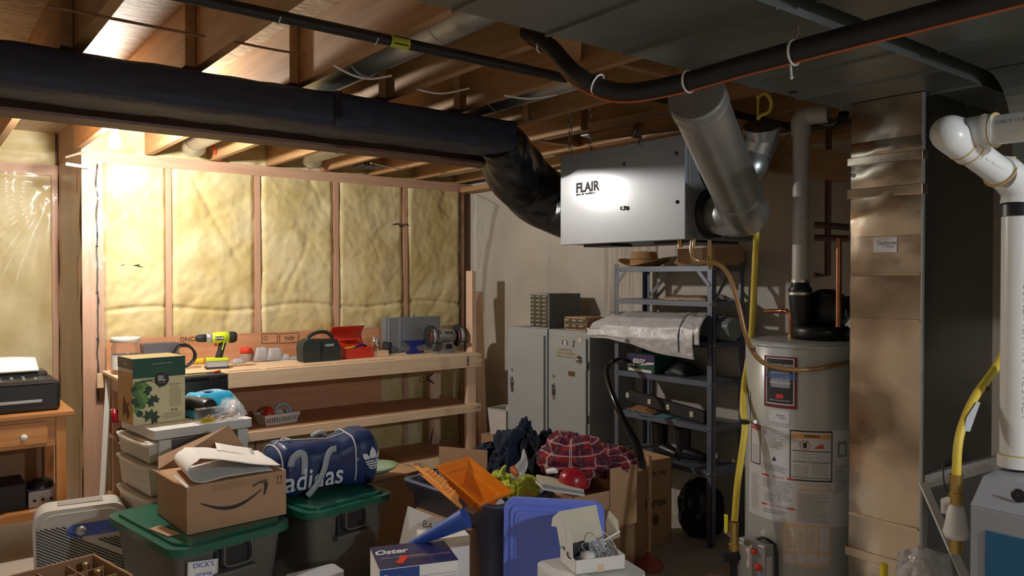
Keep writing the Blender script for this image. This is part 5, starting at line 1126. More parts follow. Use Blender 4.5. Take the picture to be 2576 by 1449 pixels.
# boots on the bottom shelf
def boot(x, y, rz, label):
    t = thing('black_boot', label, 'boot', (x, y, SH[5]+.001), rz, 'black boots on the lowest shelf')
    part('boot_upper', MB().tube([(-.02, 0, .02), (-.02, 0, .10), (-.025, 0, .20)], [.042, .043, .050], 20, smooth=5), 'black', t)
    part('boot_foot', MB().tube([(-.05, 0, .04), (.0, 0, .045), (.07, 0, .036), (.125, 0, .03)], [.036, .042, .036, .024], 18, smooth=5), 'black', t)
    part('boot_sole', MB().prism([(-.075, -.035), (.0, -.04), (.10, -.042), (.15, -.02), (.15, .02), (.10, .042), (0, .04), (-.075, .035)], .014, lambda a, b_, c: Vector((a, b_, c))), 'blackm', t, bevel=.003)
    part('boot_cuff', MB().cyl((-.025, 0, .185), (-.026, 0, .205), .052, n=20), 'blackm', t)
    return t
q = aX(1668, 1085, XS+.1); boot(XS+.10, q.y, -95, 'left black boot standing on the lowest shelf')
q = aX(1715, 1085, XS+.1); boot(XS+.12, q.y-.02, -80, 'right black boot standing on the lowest shelf')
# bag under the shelving
b = MB().grid(80, 50, lambda u, v: (lambda a, e: Vector((XS+.15+.13*math.cos(a)*math.cos(e)*(1+.22*nz(math.cos(a)*2, math.sin(a)*2, e*2)-.12*abs(nz(a*2, e*5))), 2.93+.14*math.sin(a)*math.cos(e)*(1+.22*nz(math.cos(a)*2+5, math.sin(a)*2, e*2)), max(.003, .15+.19*math.sin(e)+.02*nz(a*2, e*4, 3)))))(2*PI*u, PI*(v-.5)))
one('black_rubbish_bag', b, 'wrapg', 'black plastic bag standing on the floor under the shelving', 'bag')
# black vacuum hose arching over
hp = [(1600, 912, 5.0), (1570, 906, 4.88), (1540, 912, 4.75), (1528, 935, 4.68), (1535, 975, 4.60), (1552, 1020, 4.52), (1575, 1070, 4.45), (1598, 1110, 4.40), (1610, 1150, 4.36), (1612, 1200, 4.33)]
one('vacuum_hose', MB().tube([aD(*q) for q in hp], [.017, .018, .018, .018, .018, .019, .020, .022, .024, .024], 18, smooth=6), 'rubber', 'glossy black hose arching in front of the steel shelving', 'hose')
# white bucket by the lockers
q = aX(1237, 1095, 3.70); bu = thing('white_bucket', 'square white bucket on a box left of the lockers', 'bucket', (3.70, 4.78, .32), 8)
def bq(x0, r0, z0, x1, z1):
    pass
b = MB(); lo = [(-.085, -.085), (.085, -.085), (.085, .085), (-.085, .085)]; hi = [(-.10, -.10), (.10, -.10), (.10, .10), (-.10, .10)]
b.add([(*q, 0) for q in lo]+[(*q, .2) for q in hi], [(3, 2, 1, 0)]+[(i, (i+1) % 4, 4+(i+1) % 4, 4+i) for i in range(4)])
part('bucket_shell', b, 'bucket', bu, solid=.004); part('bucket_rim', MB().tube([(-.1, -.1, .2), (.1, -.1, .2), (.1, .1, .2), (-.1, .1, .2), (-.1, -.1, .2)], .006, 8), 'bucket', bu)
one('white_jug', MB().lathe([(.001, .001), (.055, .001), (.06, .02), (.055, .10), (.058, .12), (.035, .15), (.03, .17), (.001, .17)], (3.68, 4.75, .325), 24), 'white', 'white plastic jug inside the square white bucket', 'jug')
one('storage_box', MB().box(3.56, 3.85, 4.64, 4.92, .001, .318), 'carddark', 'dark brown box on the floor carrying the white bucket', 'box', bevel=.003)
# ================================================================ LEFT SIDE
# pine table with printer
tt = thing('pine_table', 'orange pine side table with drawer under the black printer', 'table', (.25, 5.27, 0))
TX1, TF, TB, TZ = .745, 4.93, 5.50, .80
part('table_top', MB().box(-.35, TX1, TF, TB, TZ-.028, TZ), 'orangepine', tt, world=True, bevel=.006)
part('apron', MB().box(-.31, TX1-.04, TF+.03, TF+.05, TZ-.19, TZ-.028), 'orangepine', tt, world=True)
part('side_panel', MB().box(TX1-.06, TX1-.04, TF+.05, TB-.04, TZ-.19, TZ-.028), 'orangepine', tt, world=True)
for x in (-.31, TX1-.09):
    for y in (TF+.02, TB-.07): part('leg', MB().box(x, x+.05, y, y+.05, 0, TZ-.028), 'orangepinez', tt, world=True, bevel=.003)
d_ = part('drawer', MB().box(-.16, TX1-.13, TF+.012, TF+.032, TZ-.17, TZ-.05), 'orangepine', tt, world=True, bevel=.004)
q = aY(60, 1101, TF); part('knob', MB().lathe([(.001, -.028), (.014, -.026), (.018, -.018), (.008, -.006), (.010, 0)], (q.x-tt.location.x, TF+.012-tt.location.y, q.z), 20, axis='y'), 'white', d_)
part('lower_shelf', MB().box(-.31, TX1-.05, TF+.02, TB-.03, .235, .255), 'orangepine', tt, world=True, bevel=.003)
part('shelf_front', MB().box(-.31, TX1-.05, TF+.01, TF+.03, .215, .262), 'orangepine', tt, world=True, bevel=.003)
part('back_board', MB().box(-.31, TX1-.05, TB-.03, TB-.02, .255, TZ-.03), 'carddark', tt, world=True)
# printer
pr = thing('printer', 'black desktop printer on the pine table', 'printer', (.28, 5.17, TZ+.001))
pw = .405
part('printer_body', MB().box(-pw-.05, pw, -.17, .18, .0, .165), 'black', pr, bevel=.018)
part('control_panel', MB().prism([(-.205, .155), (-.17, .170), (-.02, .185), (-.02, .155)], 2*pw-.05, lambda a, b_, t_: Vector((-pw+.02+t_, a+.03, b_))), 'black', pr, bevel=.004)
part('scanner_lid', MB().box(-pw-.03, pw-.04, .0, .175, .165, .205), 'black', pr, bevel=.012)
part('silver_strip', MB().box(-pw-.05, pw-.09, -.180, -.172, .052, .068), 'silverp', pr, bevel=.002)
part('paper_tray', MB().box(-.06, .10, -.19, -.17, .008, .055), 'black', pr, bevel=.006)
text('Printer', .014, 'silverp', pr, pl((-.03, -.1712, .115), (1, 0, 0), (0, 0, 1))).hide_render = False
bpts = MB()
for i in range(11):
    for j in range(3):
        if (i+j) % 4: bpts.cbox((-.26+i*.055, -.14+j*.035, .178+j*.004), (.014, .010, .006), (R(6), 0, 0))
part('panel_buttons', bpts, 'silverp', pr, kind='stuff')
one('white_paper_sheet', MB().grid(10, 6, lambda u, v: Vector((.22+.38*u, 5.16+.16*v, TZ+.214+.060*v+.012*math.sin(PI*u)*v))), 'whitep', 'stack of white paper lying on top of the printer', 'paper', solid=.006)
# things on the table's lower shelf
one('media_box', MB().box(.10, .52, 5.04, 5.30, .256, .40), 'blackm', 'matte black box standing on the lower table shelf', 'box', bevel=.006)
rv = thing('silver_receiver', 'silver and black audio box on the right of the lower table shelf', 'audio player', (.58, 5.18, .256))
part('player_body', MB().box(-.05, .10, -.14, .12, 0, .09), 'silverp', rv, bevel=.004); part('player_dome', MB().lathe([(.07, .09), (.065, .12), (.04, .135), (.001, .138)], (.02, -.03, 0), 24), 'black', rv)
for k in range(3): part('player_button', MB().cyl((-.02+k*.04, -.141, .04), (-.02+k*.04, -.146, .04), .008, n=12), 'black', rv)
one('glossy_brown_panel', MB().box(.16, .36, 5.00, 5.02, .405, .58).box(.16, .36, 5.0, 5.25, .402, .406), 'glossbrown', 'glossy brown glass box reflecting a lamp under the printer', 'glass box')
# air purifier
ap = thing('air_purifier', 'rounded grey air purifier with blue control panel on the floor', 'air purifier', (.69, 4.42, 0), -7)
W2, DP = .208, .09
def app(k=0): 
    out = []
    for (sx, a0) in ((1, 0), (-1, 90)):
        for i in range(9):
            a = R(a0+90*i/8); out.append((sx*(W2-k-.075)+.075*math.cos(a), .405-k-.075+.075*math.sin(a)))
    return [(W2-k-.01, .0+k)]+out+[(-W2+k+.01, 0+k)]
part('purifier_shell', MB().prism(app(), 2*DP, lambda a, b_, t_: Vector((a, -DP+t_, b_)), sm=False), 'purifier', ap, bevel=.02)
part('front_bezel', MB().prism(app(.02), .02, lambda a, b_, t_: Vector((a, -DP-.012+t_, b_))), 'purifier', ap, bevel=.006)
b = MB()
def clipseg(x0, z0, dx, dz, x_lo, x_hi, z_lo, zhi):
    pts = []
    n_ = 60; t0 = None
    for k in range(n_+1):
        x = x0+dx*k/n_; z = z0+dz*k/n_
        ok = x_lo <= x <= x_hi and z_lo <= z <= zhi(x)
        if ok and t0 is None: t0 = (x, z)
        if ok: last = (x, z)
        if not ok and t0 is not None: return t0, last
    return (t0, last) if t0 else None
for k in range(46):
    z0 = .04+k*.0145
    s = clipseg(-.19, z0, .40, -.40*.62, -.19, .19, .03, lambda x: .325 if x < -.08 else (.325-(x+.08)*.85 if x < .02 else .24))
    if s and (s[1][0]-s[0][0]) > .012: b.beam((s[0][0], -DP-.0135, s[0][1]), (s[1][0], -DP-.0135, s[1][1]), .0045, .004, up=(0, 1, 0))
part('grille_slots', b, 'blackm', ap, kind='stuff')
part('blue_panel', MB().prism([(-.03+.032*math.cos(a), .293+.032*math.sin(a)) for a in [R(90+15*i) for i in range(13)]]+[(.165, .262), (.172, .270), (.172, .316), (.165, .325)], .003, lambda a, b_, t_: Vector((a, -DP-.0125-t_, b_))), 'bluepan', ap)
part('knob', MB().lathe([(.001, -.020), (.020, -.019), (.023, -.006), (.026, 0)], (.0, -DP-.0155, .293), 28, axis='y'), 'silverp', ap)
text('AirPurifier', .014, 'strap', ap, pl((.11, -DP-.0165, .275), (1, 0, 0), (0, 0, 1)), shear=.2)
part('top_handle', MB().box(-.10, .10, -.02, .06, .402, .412), 'purifgr', ap, bevel=.004)
# white poles
one('white_pole', MB().beam(aD(250, 1060+330, 4.72), aD(274, 950, 4.90), .03, .02), 'white', 'tall white plastic pole leaning at the left end of the workbench', 'pole')
# dark wooden box with cables behind the drawers
q = aZ(262, 1120, .62)
wbx = thing('wooden_crate', 'orange brown wooden crate between the corner post and the plastic drawers', 'crate', (1.08, 4.70, 0), -8)
part('crate_body', MB().box(-.12, .30, -.05, .26, 0, .60), 'orangepine', wbx, bevel=.002)
part('crate_rim', MB().tube([(-.12, -.05, .605), (.30, -.05, .605), (.30, .26, .605), (-.12, .26, .605), (-.12, -.05, .605)], .008, 6), 'orangepine', wbx)
b = MB(); r_ = random.Random(4)
for k in range(9):
    c0 = Vector((.98+.05*r_.random(), 4.70+.08*r_.random(), .64+.05*r_.random())); ph = r_.random()*6
    b.tube([c0+Vector((.07*math.cos(a+ph), .06*math.sin(a+ph), .035*math.sin(a*1.5+ph)+.02)) for a in [2*PI*i/18 for i in range(17)]], .006, 6, smooth=2)
one('tangled_cable_pile', b, 'black', 'tangle of black cables heaped on the wooden crate', 'cables', kind='stuff')
one('white_cable_loop', MB().tube([Vector((1.04+.06*math.cos(a), 4.66, .70+.05*math.sin(a))) for a in [2*PI*i/20 for i in range(17)]], .003, 6), 'whitep', 'thin white cable loop on top of the black cable tangle', 'cable')
# plastic drawer tower
tw = thing('drawer_tower', 'white framed tower of clear plastic drawers beneath the wine carton', 'drawer tower', (1.178, 4.31, 0), 6)
WX, WY, WZ = .255, .245, .795
part('top_panel', MB().rbox(-WX, WX, -WY, WY, WZ-.045, WZ, .02), 'white', tw, bevel=.006)
for x, wd in ((-WX+.055, .06), (WX-.055, .055)):
    for y in (-WY+.012, WY-.012): part('corner_post', MB().box(x-wd/2, x+wd/2, y-.012, y+.012, 0, WZ-.05), 'white', tw, bevel=.004)
part('side_sheet', MB().box(-WX+.03, WX-.03, -WY+.012, -WY+.018, .02, WZ-.06), pm('smoky_side_sheet', (.10, .11, .13), .25, coat=.4), tw)
zz = [.02, .30, .46, .625, .74]; zt_ = [.02, .285, .455, .605, .735]
for i in range(4):
    z0, z1 = zz[i]+.008, zz[i+1]-.004
    d_ = part('drawer', MB().prism([(-WY+.03, z0), (WY-.03, z0), (WY-.022, z1), (-WY+.022, z1)], .40, lambda a, b_, t_: Vector((-WX-.020+t_+.02*(z1-b_)/.2, a, b_))), 'frost', tw, bevel=.012)
    part('drawer_lip', MB().tube([(-WX+.02, -WY+.015, z1-.01), (-WX-.020, -WY+.02, z1-.012), (-WX-.032, -WY*.5, z1-.014), (-WX-.035, 0, z1-.015), (-WX-.032, WY*.5, z1-.014), (-WX-.020, WY-.02, z1-.012)], .010, 10, smooth=4), 'frost', d_)
part('left_knob', MB().lathe([(.001, 0), (.012, .004), (.001, .02)], (-WX-.05, .10, .47), 12), 'white', tw)
# 8L wine carton
wn = thing('wine_carton', 'tall green and cream eight litre wine carton on the drawer tower', 'carton', (1.018, 4.37, WZ+.001), 6)
ww, wd_, whh = .130, .115, .338
part('carton', MB().box(-ww, ww, -wd_, wd_, 0, whh), 'cream', wn, bevel=.002)
part('side_print', MB().box(-ww-.0012, -ww, -wd_+.002, wd_-.002, .002, whh-.07), pm('box_tan_side', (.56, .34, .14), .5), wn)
part('carton_lid', MB().box(-ww+.001, ww-.001, -wd_+.001, wd_-.001, whh, whh+.0012), pm('box_olive_top', (.32, .26, .11), .5), wn)
part('green_band', MB().box(-ww-.001, ww+.001, -wd_-.001, -wd_+.001, whh-.10, whh), 'boxgreen', wn)
part('side_band', MB().box(-ww-.0018, -ww-.001, -wd_, wd_, whh-.055, whh), pm('box_brown_band', (.14, .09, .04), .5), wn)
WF = lambda a, b_, o=.0016: Vector((a, -wd_-o, b_))
part('round_seal', MB().prism([(.010+.036*math.cos(a), whh-.115+.036*math.sin(a)) for a in [2*PI*k/32 for k in range(32)]], .0012, lambda a, b_, t_: WF(a, b_, .0012+t_)), 'ink', wn)
text('8L', .040, 'label', wn, lambda a, b_: WF(.010+a, whh-.108+b_, .0030), bold=.0008); text('four litres', .008, 'label', wn, lambda a, b_: WF(.010+a, whh-.130+b_, .0030))
text('Great Perfect Fine Wine', .0105, 'label', wn, lambda a, b_: WF(.012+a, whh-.030+b_, .0022))
for k in range(3): text('savour every glass poured from this fine box', .0065, 'grapel', wn, lambda a, b_: WF(.008+a, whh-.050-.010*k+b_, .0022))
text('Main', .03, 'tagc', wn, lambda a, b_: Vector((-ww-.0022, -a-.005, whh-.03+b_)))
text('Chardonnay', .012, 'inkbrown', wn, lambda a, b_: WF(.075+a, .195+b_, .0022)); text('dry white', .010, 'inkbrown', wn, lambda a, b_: WF(.075+a, .182+b_, .0022))
for k in range(11): text(('crisp and light with', 'a hint of green apple', 'citrus and fresh pear')[k % 3], .0075, 'inkbrown', wn, lambda a, b_: WF(.078+a, .168-.0085*k+b_, .0022))
for k in range(3): text('serve chilled with family and friends', .007, 'inkbrown', wn, lambda a, b_: WF(.06+a, .045-.010*k+b_, .0022))
text('@ @', .016, 'inkbrown', wn, lambda a, b_: WF(.072+a, .062+b_, .0022))
r_ = random.Random(11)
gpos = [(-.112, .205), (-.085, .212), (-.125, .185), (-.098, .19), (-.07, .195), (-.055, .18), (-.118, .162), (-.09, .168), (-.066, .160), (-.106, .142), (-.08, .145), (-.125, .125), (-.095, .12), (-.07, .125), (-.11, .10), (-.087, .098), (-.115, .078), (-.10, .058)]
for k, (gx, gz) in enumerate(gpos):
    part('grape_print', MB().prism([(gx+.0165*math.cos(a), gz+.0165*math.sin(a)) for a in [2*PI*j/18 for j in range(18)]], .0004, lambda a, b_, t_: WF(a, b_, .0012+t_+.0001*k)), ('grapeg', 'grapel', 'leafd')[(k*7) % 3], wn)
def leaf(cx, cz, s, rot, nm='leaf_print'):
    pts = [(0, -.1), (.25, -.35), (.5, -.75), (.62, -.35), (1, -.3), (.75, .05), (.95, .5), (.5, .42), (.35, .95), (0, .55), (-.35, .9), (-.45, .4), (-.95, .45), (-.7, .02), (-.95, -.4), (-.5, -.35), (-.35, -.75), (-.15, -.35)]
    c_, s_ = math.cos(rot), math.sin(rot)
    part(nm, MB().prism([(cx+s*(x*c_-z*s_), cz+s*(x*s_+z*c_)) for x, z in pts], .0004, lambda a, b_, t_: WF(a, b_, .0030+t_)), 'leafd', wn)
leaf(-.035, .115, .036, .6); leaf(-.045, .035, .045, -.5); 
part('vine_print', MB().prism([(-.135, .222), (-.09, .215), (-.04, .222), (-.02, .228), (-.05, .229), (-.10, .222)], .0005, lambda a, b_, t_: WF(a, b_, .0034+t_)), 'leafd', wn)
part('tendril_print', MB().tube([WF(x, z, .002) for x, z in ((-.05, .222), (-.03, .212), (-.015, .21), (-.01, .195), (-.002, .182), (.006, .19), (-.001, .196))], .0012, 6, smooth=4), 'leafd', wn)
part('side_leaf_print', MB().prism([(-.01, .03), (.03, .06), (.05, .02), (.09, .05), (.06, .09), (.10, .12), (.04, .10), (0, .14), (-.02, .08)], .0005, lambda a, b_, t_: Vector((-ww-.0014-t_, -a+.02, b_))), 'inkbrown', wn)
# maroon wine spout / bottle cap to the left
one('maroon_bottle', MB().tube([aD(288, 1032, 4.72), aD(289, 1046, 4.70), aD(291, 1062, 4.70)], [.020, .022, .018], 16, smooth=3).tube([aD(288, 1029, 4.72), aD(288, 1032, 4.72)], .022, 16, mi=1), ['reddark', 'labelpeach'], 'small maroon spool beside the lower left of the wine carton', 'spool')
one('spool_stand', MB().box(1.12, 1.20, 4.68, 4.76, .612, .75), 'blackm', 'dark small box on the crate below the maroon spool', 'box', bevel=.003)
# black cylinder on the tower
bc = thing('black_flashlight', 'glossy black cylinder lying on the drawer tower beside the wine carton', 'cylinder', (1.235, 4.25, WZ+.001), 0)
part('barrel', MB().tube([(-.02, .14, .055), (.03, -.02, .055), (.035, -.035, .055)], [.052, .054, .046], 32), 'black', bc)
# wipes package
wp = thing('wipes_pack', 'blue and white plastic wipes pack lying on the drawer tower', 'wipes pack', (1.33, 4.37, WZ+.002), 12)
part('pack', MB().grid(26, 20, lambda u, v: Vector((-.16+.31*u, -.10+.24*v, .004+.115*(min(1, 4.5*min(u, 1-u))*min(1, 4*min(v, 1-v)))**.5+.008*nz(u*5, v*5)))), 'wipes', wp, solid=.002)
part('label_patch', MB().cbox((-.03, .0, .123), (.05, .045, .002)), 'bluep', wp)
one('white_bag', MB().grid(20, 14, lambda u, v: Vector((1.36+.10*u, 4.18+.18*v, WZ+.006+.075*math.sin(PI*u)**.6*math.sin(PI*v)**.5+.012*nz(u*6, v*7)))), 'bag', 'crumpled clear bag at the right edge of the drawer tower', 'plastic bag', solid=.002)
# clear organiser with yellow label
og = thing('clear_organiser', 'clear plastic organiser box with yellow label on the drawer tower', 'organiser', (1.20, 4.11, WZ+.001), 8)
part('organiser_shell', MB().box(-.03, .185, -.025, .03, 0, .075), 'clear2', og, bevel=.004)
part('yellow_label', MB().box(-.022, .05, -.0265, -.0255, .004, .028), 'yellowp', og); text('SCREWS', .013, 'ink', og, pl((.014, -.0270, .016), (1, 0, 0), (0, 0, 1)))
part('white_label', MB().box(.055, .10, -.0265, -.0255, .055, .070), 'label', og)
b = MB(); r_ = random.Random(5)
for i in range(26): q = Vector((r_.uniform(-.01, .16), r_.uniform(-.015, .02), r_.uniform(.006, .035))); b.cyl(q, q+Vector((.025, r_.uniform(-.006, .006), .006)), .0035, n=6)
part('organiser_contents', b, 'bagtan', og, kind='stuff')
# black tool case behind
tc_ = thing('black_tool_case', 'black hard tool case with yellow markings behind the wine carton', 'tool case', (1.43, 4.80, .815), 4)
part('case_body', MB().box(-.21, .10, -.08, .10, 0, .125), 'black', tc_, bevel=.008); part('case_lid', MB().box(-.21, .10, -.078, .10, .127, .150), 'blackm', tc_, bevel=.006)
part('latch', MB().box(.099, .112, -.04, .02, .09, .14), 'black', tc_, bevel=.003); part('latch', MB().box(-.02, .03, -.092, -.08, .09, .14), 'black', tc_, bevel=.003)
text('DEWALT', .040, 'yellowp', tc_, lambda a, b_: Vector((-.08+a, 0+b_, .1508)), bold=.001)
one('red_marker', MB().beam((1.47, 4.80, .972), (1.52, 4.84, .972), .014, .010), 'redp', 'red marker lying on the black tool case', 'marker', bevel=.002)
one('tall_support_box', MB().box(1.40, 1.52, 4.72, 4.88, .001, .813), 'carddark', 'narrow brown carton standing behind the drawer tower carrying the black case', 'box')

# ================================================================ CENTRE CLUTTER
LZ = .46
def tote(label, loc, rz, hw, hl, lidm, bodym, h_=LZ, group=None, lid=True):
    t = thing('lidded_tote' if lid else 'open_tote', label, 'storage tote', loc, rz, group)
    if lid: part('tote_body', MB().rbox(-hw+.03, hw-.03, -hl+.04, hl-.04, 0, h_-.03, .05, taper=.045), bodym, t)
    else:
        def ring(z, k, r=.05):
            o = []
            for (sx, sy, a0) in ((1, 1, 0), (-1, 1, 90), (-1, -1, 180), (1, -1, 270)):
                for i in range(7): a = R(a0+90*i/6); o.append(Vector((sx*(hw-r-k)+r*math.cos(a), sy*(hl-r-k)+r*math.sin(a), z)))
            return o
        rg = [ring(0, .07), ring(h_-.05, .03), ring(h_-.05, .012), ring(h_-.012, .005), ring(h_-.010, .0), ring(h_, .0), ring(h_, .028), ring(.01, .075)]
        b = MB(); n_ = len(rg[0]); vv = [p for r__ in rg for p in r__]
        b.add(vv, [(i*n_+k, i*n_+(k+1) % n_, (i+1)*n_+(k+1) % n_, (i+1)*n_+k) for i in range(len(rg)-1) for k in range(n_)], 0, True)
        b.add(rg[0], [tuple(reversed(range(n_)))]); b.add(rg[-1], [tuple(range(n_))]); part('tote_body', b, bodym, t)
    if lid:
        ld = part('tote_lid', MB().rbox(-hw, hw, -hl, hl, h_-.045, h_-.012, .075), lidm, t, bevel=.008)
        part('lid_rim', MB().rbox(-hw+.035, hw-.035, -hl+.035, hl-.035, h_-.014, h_, .06), lidm, ld, bevel=.006)
    for s in (-1, 1):
        y = s*(hl-.035)
        part('handle_recess', MB().box(-.085, .085, min(y, y+s*.006), max(y, y+s*.006), h_-.16, h_-.065), 'blackm' if lid else bodym, t, bevel=.003)
        part('handle_ledge', MB().box(-.10, .10, min(y, y+s*.03), max(y, y+s*.03), h_-.175, h_-.155), bodym, t, bevel=.006)
        if lid: part('wire_handle', MB().tube([(-.06, y+s*.03, h_-.03), (-.062, y+s*.045, h_-.06), (-.058, y+s*.046, h_-.12), (.0, y+s*.046, h_-.128), (.058, y+s*.046, h_-.12), (.062, y+s*.045, h_-.06), (.06, y+s*.03, h_-.03)], .005, 8, smooth=4), 'tote', t)
    return t
t1 = tote('grey tote with green lid under the big cardboard box at lower left', (1.045, 3.655, 0), 9, .275, .37, 'green', 'tote')
t2 = tote('grey tote with green lid under the navy sports bag', (1.655, 3.765, 0), 10, .262, .355, 'green', 'tote')
nt_ = part('paper_note', MB().grid(8, 6, lambda u, v: Vector((-.205+.13*u, -.340-.004*math.sin(u*3)-.006*v, .30+.085*v-.018*u))), 'whitep', t1, solid=.0006)
text("DICK'S", .030, 'bluepan', t1, lambda a, b_: Vector((-.140+a, -.352, .358+b_-.13*a))); text('camping', .022, 'bluepan', t1, lambda a, b_: Vector((-.140+a, -.349, .322+b_-.13*a)), shear=.3)
one('cardboard_strip', MB().cbox((.86, 3.50, LZ+.004), (.05, .16, .004), (0, 0, R(14))), 'card', 'small printed cardboard strip on the green lid beside the big box', 'cardboard strip')
sp_ = [o for o in C.objects if o.name.startswith('cardboard_strip')][-1]
# big cardboard box
az = thing('cardboard_box', 'brown shipping box with black curved arrow on the green lidded tote', 'box', (1.135, 3.60, LZ+.001), 3)
aw, ad, ah = .222, .20, .205
part('carton', MB().box(-aw, aw, -ad, ad, 0, ah), 'card', az, bevel=.003)
AF = lambda a, b_, o=.0012: Vector((a, -ad-o, b_))
up_, lo_ = [], []
for k in range(25):
    t_ = k/24; x = -.165+.27*t_; z = .128-.055*math.sin(PI*(t_*.93+.02))**1.0+.018*t_; th = .004+.013*math.sin(PI*min(1, t_*.9+.05))
    up_.append((x, z+th*.5)); lo_.append((x, z-th*.5))
bq_ = MB(); vv = [AF(*q) for q in up_]+[AF(*q) for q in lo_]; bq_.add(vv, [(i, i+1, 25+i+1, 25+i) for i in range(24)]); part('smile_print', bq_, 'ink', az)
part('arrow_print', MB().add([AF(*q) for q in ((.062, .160), (.090, .175), (.130, .178), (.134, .150), (.120, .110), (.112, .112), (.117, .150), (.112, .163), (.090, .165), (.064, .152))], [(0, 1, 8, 9), (1, 2, 7, 8), (2, 3, 6, 7), (3, 4, 5, 6)]), 'ink', az)
for x in (.180, .196): part('up_arrow_print', MB().add([AF(*q) for q in ((x-.0012, .155), (x+.0012, .155), (x+.0012, .178), (x+.005, .176), (x, .188), (x-.005, .176), (x-.0012, .178))], [(0, 1, 2, 3, 4, 5, 6)]), 'ink', az)
part('arrow_bar_print', MB().add([AF(*q) for q in ((.172, .148), (.204, .148), (.204, .151), (.172, .151))], [(0, 1, 2, 3)]), 'ink', az)
part('top_flap', MB().add([(-aw, ad-.02, ah+.003), (aw-.01, ad-.01, ah+.003), (aw-.10, ad+.03, ah+.155), (-aw+.02, ad+.05, ah+.045)], [(0, 1, 2, 3)]), 'carddark', az, solid=.004)
part('side_flap', MB().add([(-aw-.003, -ad+.01, ah), (-aw-.003, .12, ah), (-aw-.055, .10, ah+.03), (-aw-.03, -ad+.06, ah+.012)], [(0, 1, 2, 3)]), 'card', az, solid=.004)
part('torn_edge', MB().add([(-aw-.001, -ad-.001, ah-.004), (-aw+.012, -ad-.001, ah-.004), (-aw-.015, -.10, ah+.035), (-aw-.022, -.10, ah+.03)], [(0, 1, 2, 3)]), 'whitep', az, solid=.002)
# shiny tape traces
part('packing_tape', MB().grid(20, 3, lambda u, v: Vector((-.12+.25*u, -ad-.0015-.0012*abs(nz(u*20, v*9)), .165+.030*v+.004*nz(u*6, 1)))), pm('clear_tape', (.5, .32, .2), .08, alpha=.25, coat=1), az)
# curled white paper on the box
def paper(u, v):
    r_ = .046; L_ = (.33+PI*r_+.37)*u
    if L_ < .33: x = .17-L_; z = .004+.010*math.sin(L_*9)**2
    elif L_ < .33+PI*r_: a = (L_-.33)/r_; x = -.16-math.sin(a)*r_; z = .008+r_-r_*math.cos(a)
    else: q = L_-.33-PI*r_; x = -.16+q; z = .008+2*r_*(1-q/.40)**1.3+.004*math.sin(q*14)+.012
    y = -.205+.30*v*(1+.25*u)+.06*max(0, x)
    z = z*(1-.15*v)+.004*nz(u*8, v*4)
    return Vector((x+.05*v, y, max(.004, z)))
one('curled_paper', MB().grid(70, 16, paper).xf(Matrix.Translation((1.125, 3.60, LZ+ah+.004)) @ Matrix.Rotation(R(3), 4, 'Z')), 'whitep', 'large white paper sheet curled over on top of the shipping box', 'paper', solid=.0015)
one('white_envelope', MB().grid(8, 8, lambda u, v: Vector((1.14+.17*u+.03*v, 3.68+.13*v-.03*u, LZ+ah+.075+.012*v-.05*u))), 'whitep', 'flat white envelope behind the curled paper on the shipping box', 'envelope', solid=.002)
# sports bag
sb = thing('sports_bag', 'navy sports holdall with white print on the second green lidded tote', 'bag', (1.690, 3.74, LZ+.001), 2)
def bagf(u, v):
    s = u; a = 2*PI*v-PI/2
    x = -.305+.61*s
    end = min(1, 9*min(s, 1-s))**.45
    hz = (.122+.022*(s > .62)*min(1, (s-.62)*6)-.012*math.exp(-((s-.5)/.12)**2)+.010*math.exp(-((s-.12)/.12)**2))*end
    hy = .135*end
    e = 2.8; c_, s_ = math.cos(a), math.sin(a)
    y = hy*math.copysign(abs(c_)**(2/e), c_); z = .140+hz*math.copysign(abs(s_)**(2/e), s_)
    z = max(.004, z-(.140-.122 if s_ < 0 else 0)*1.0)
    w_ = 1.0 if abs(y) < .13 else .4
    return Vector((x+.02*(z-.14)*(1 if s > .5 else -1), y+.007*nz(x*14, z*14), z+.010*nz(x*11, y*11, 2)*(z > .05)))
part('bag_body', MB().grid(70, 56, bagf), 'navy', sb)
def bs_(u, ang, off=.003):   # point on the bag surface
    v = (ang+90)/360; p = bagf(u, v); q = bagf(u, v+.01); r__ = bagf(min(.99, u+.01), v); n_ = (r__-p).cross(q-p).normalized(); c_ = Vector((p.x, 0, .13))
    if n_.dot(p-c_) < 0: n_ = -n_
    return p+n_*off
for u0 in (.075, .70): part('white_piping', MB().tube([bs_(u0+.012*math.sin(a/30), a, .003) for a in range(-185, 10, 8)] if False else [bs_(u0, a, .003) for a in range(20, 215, 7)], .0045, 8), 'piping', sb)
part('zip_line', MB().tube([bs_(.08+.62*k/20, 92, .003) for k in range(21)], .0035, 8), 'piping', sb)
part('zip_cord', MB().tube([bs_(.12, 95, .006), bs_(.16, 100, .012), bs_(.20, 95, .010), bs_(.17, 88, .010), bs_(.13, 92, .006)], .004, 8, smooth=4), 'piping', sb)
def ribbon(nm, pts, wd, mat, par, out):
    P = [Vector(p) for p in pts]; q = []
    for i in range(len(P)-1):
        a, b_, c, d = P[max(0, i-1)], P[i], P[i+1], P[min(len(P)-1, i+2)]
        for k in range(6): t_ = k/6; q.append(.5*((2*b_)+(c-a)*t_+(2*a-5*b_+4*c-d)*t_*t_+(3*b_-a-3*c+d)*t_**3))
    q.append(P[-1]); b = MB(); vv = []
    for i, p in enumerate(q):
        d = (q[min(i+1, len(q)-1)]-q[max(0, i-1)]).normalized(); s_ = d.cross(Vector(out)).normalized()*wd/2; vv += [p-s_, p+s_]
    b.add(vv, [(2*i, 2*i+1, 2*i+3, 2*i+2) for i in range(len(q)-1)], 0, True); return part(nm, b, mat, par, solid=.002)
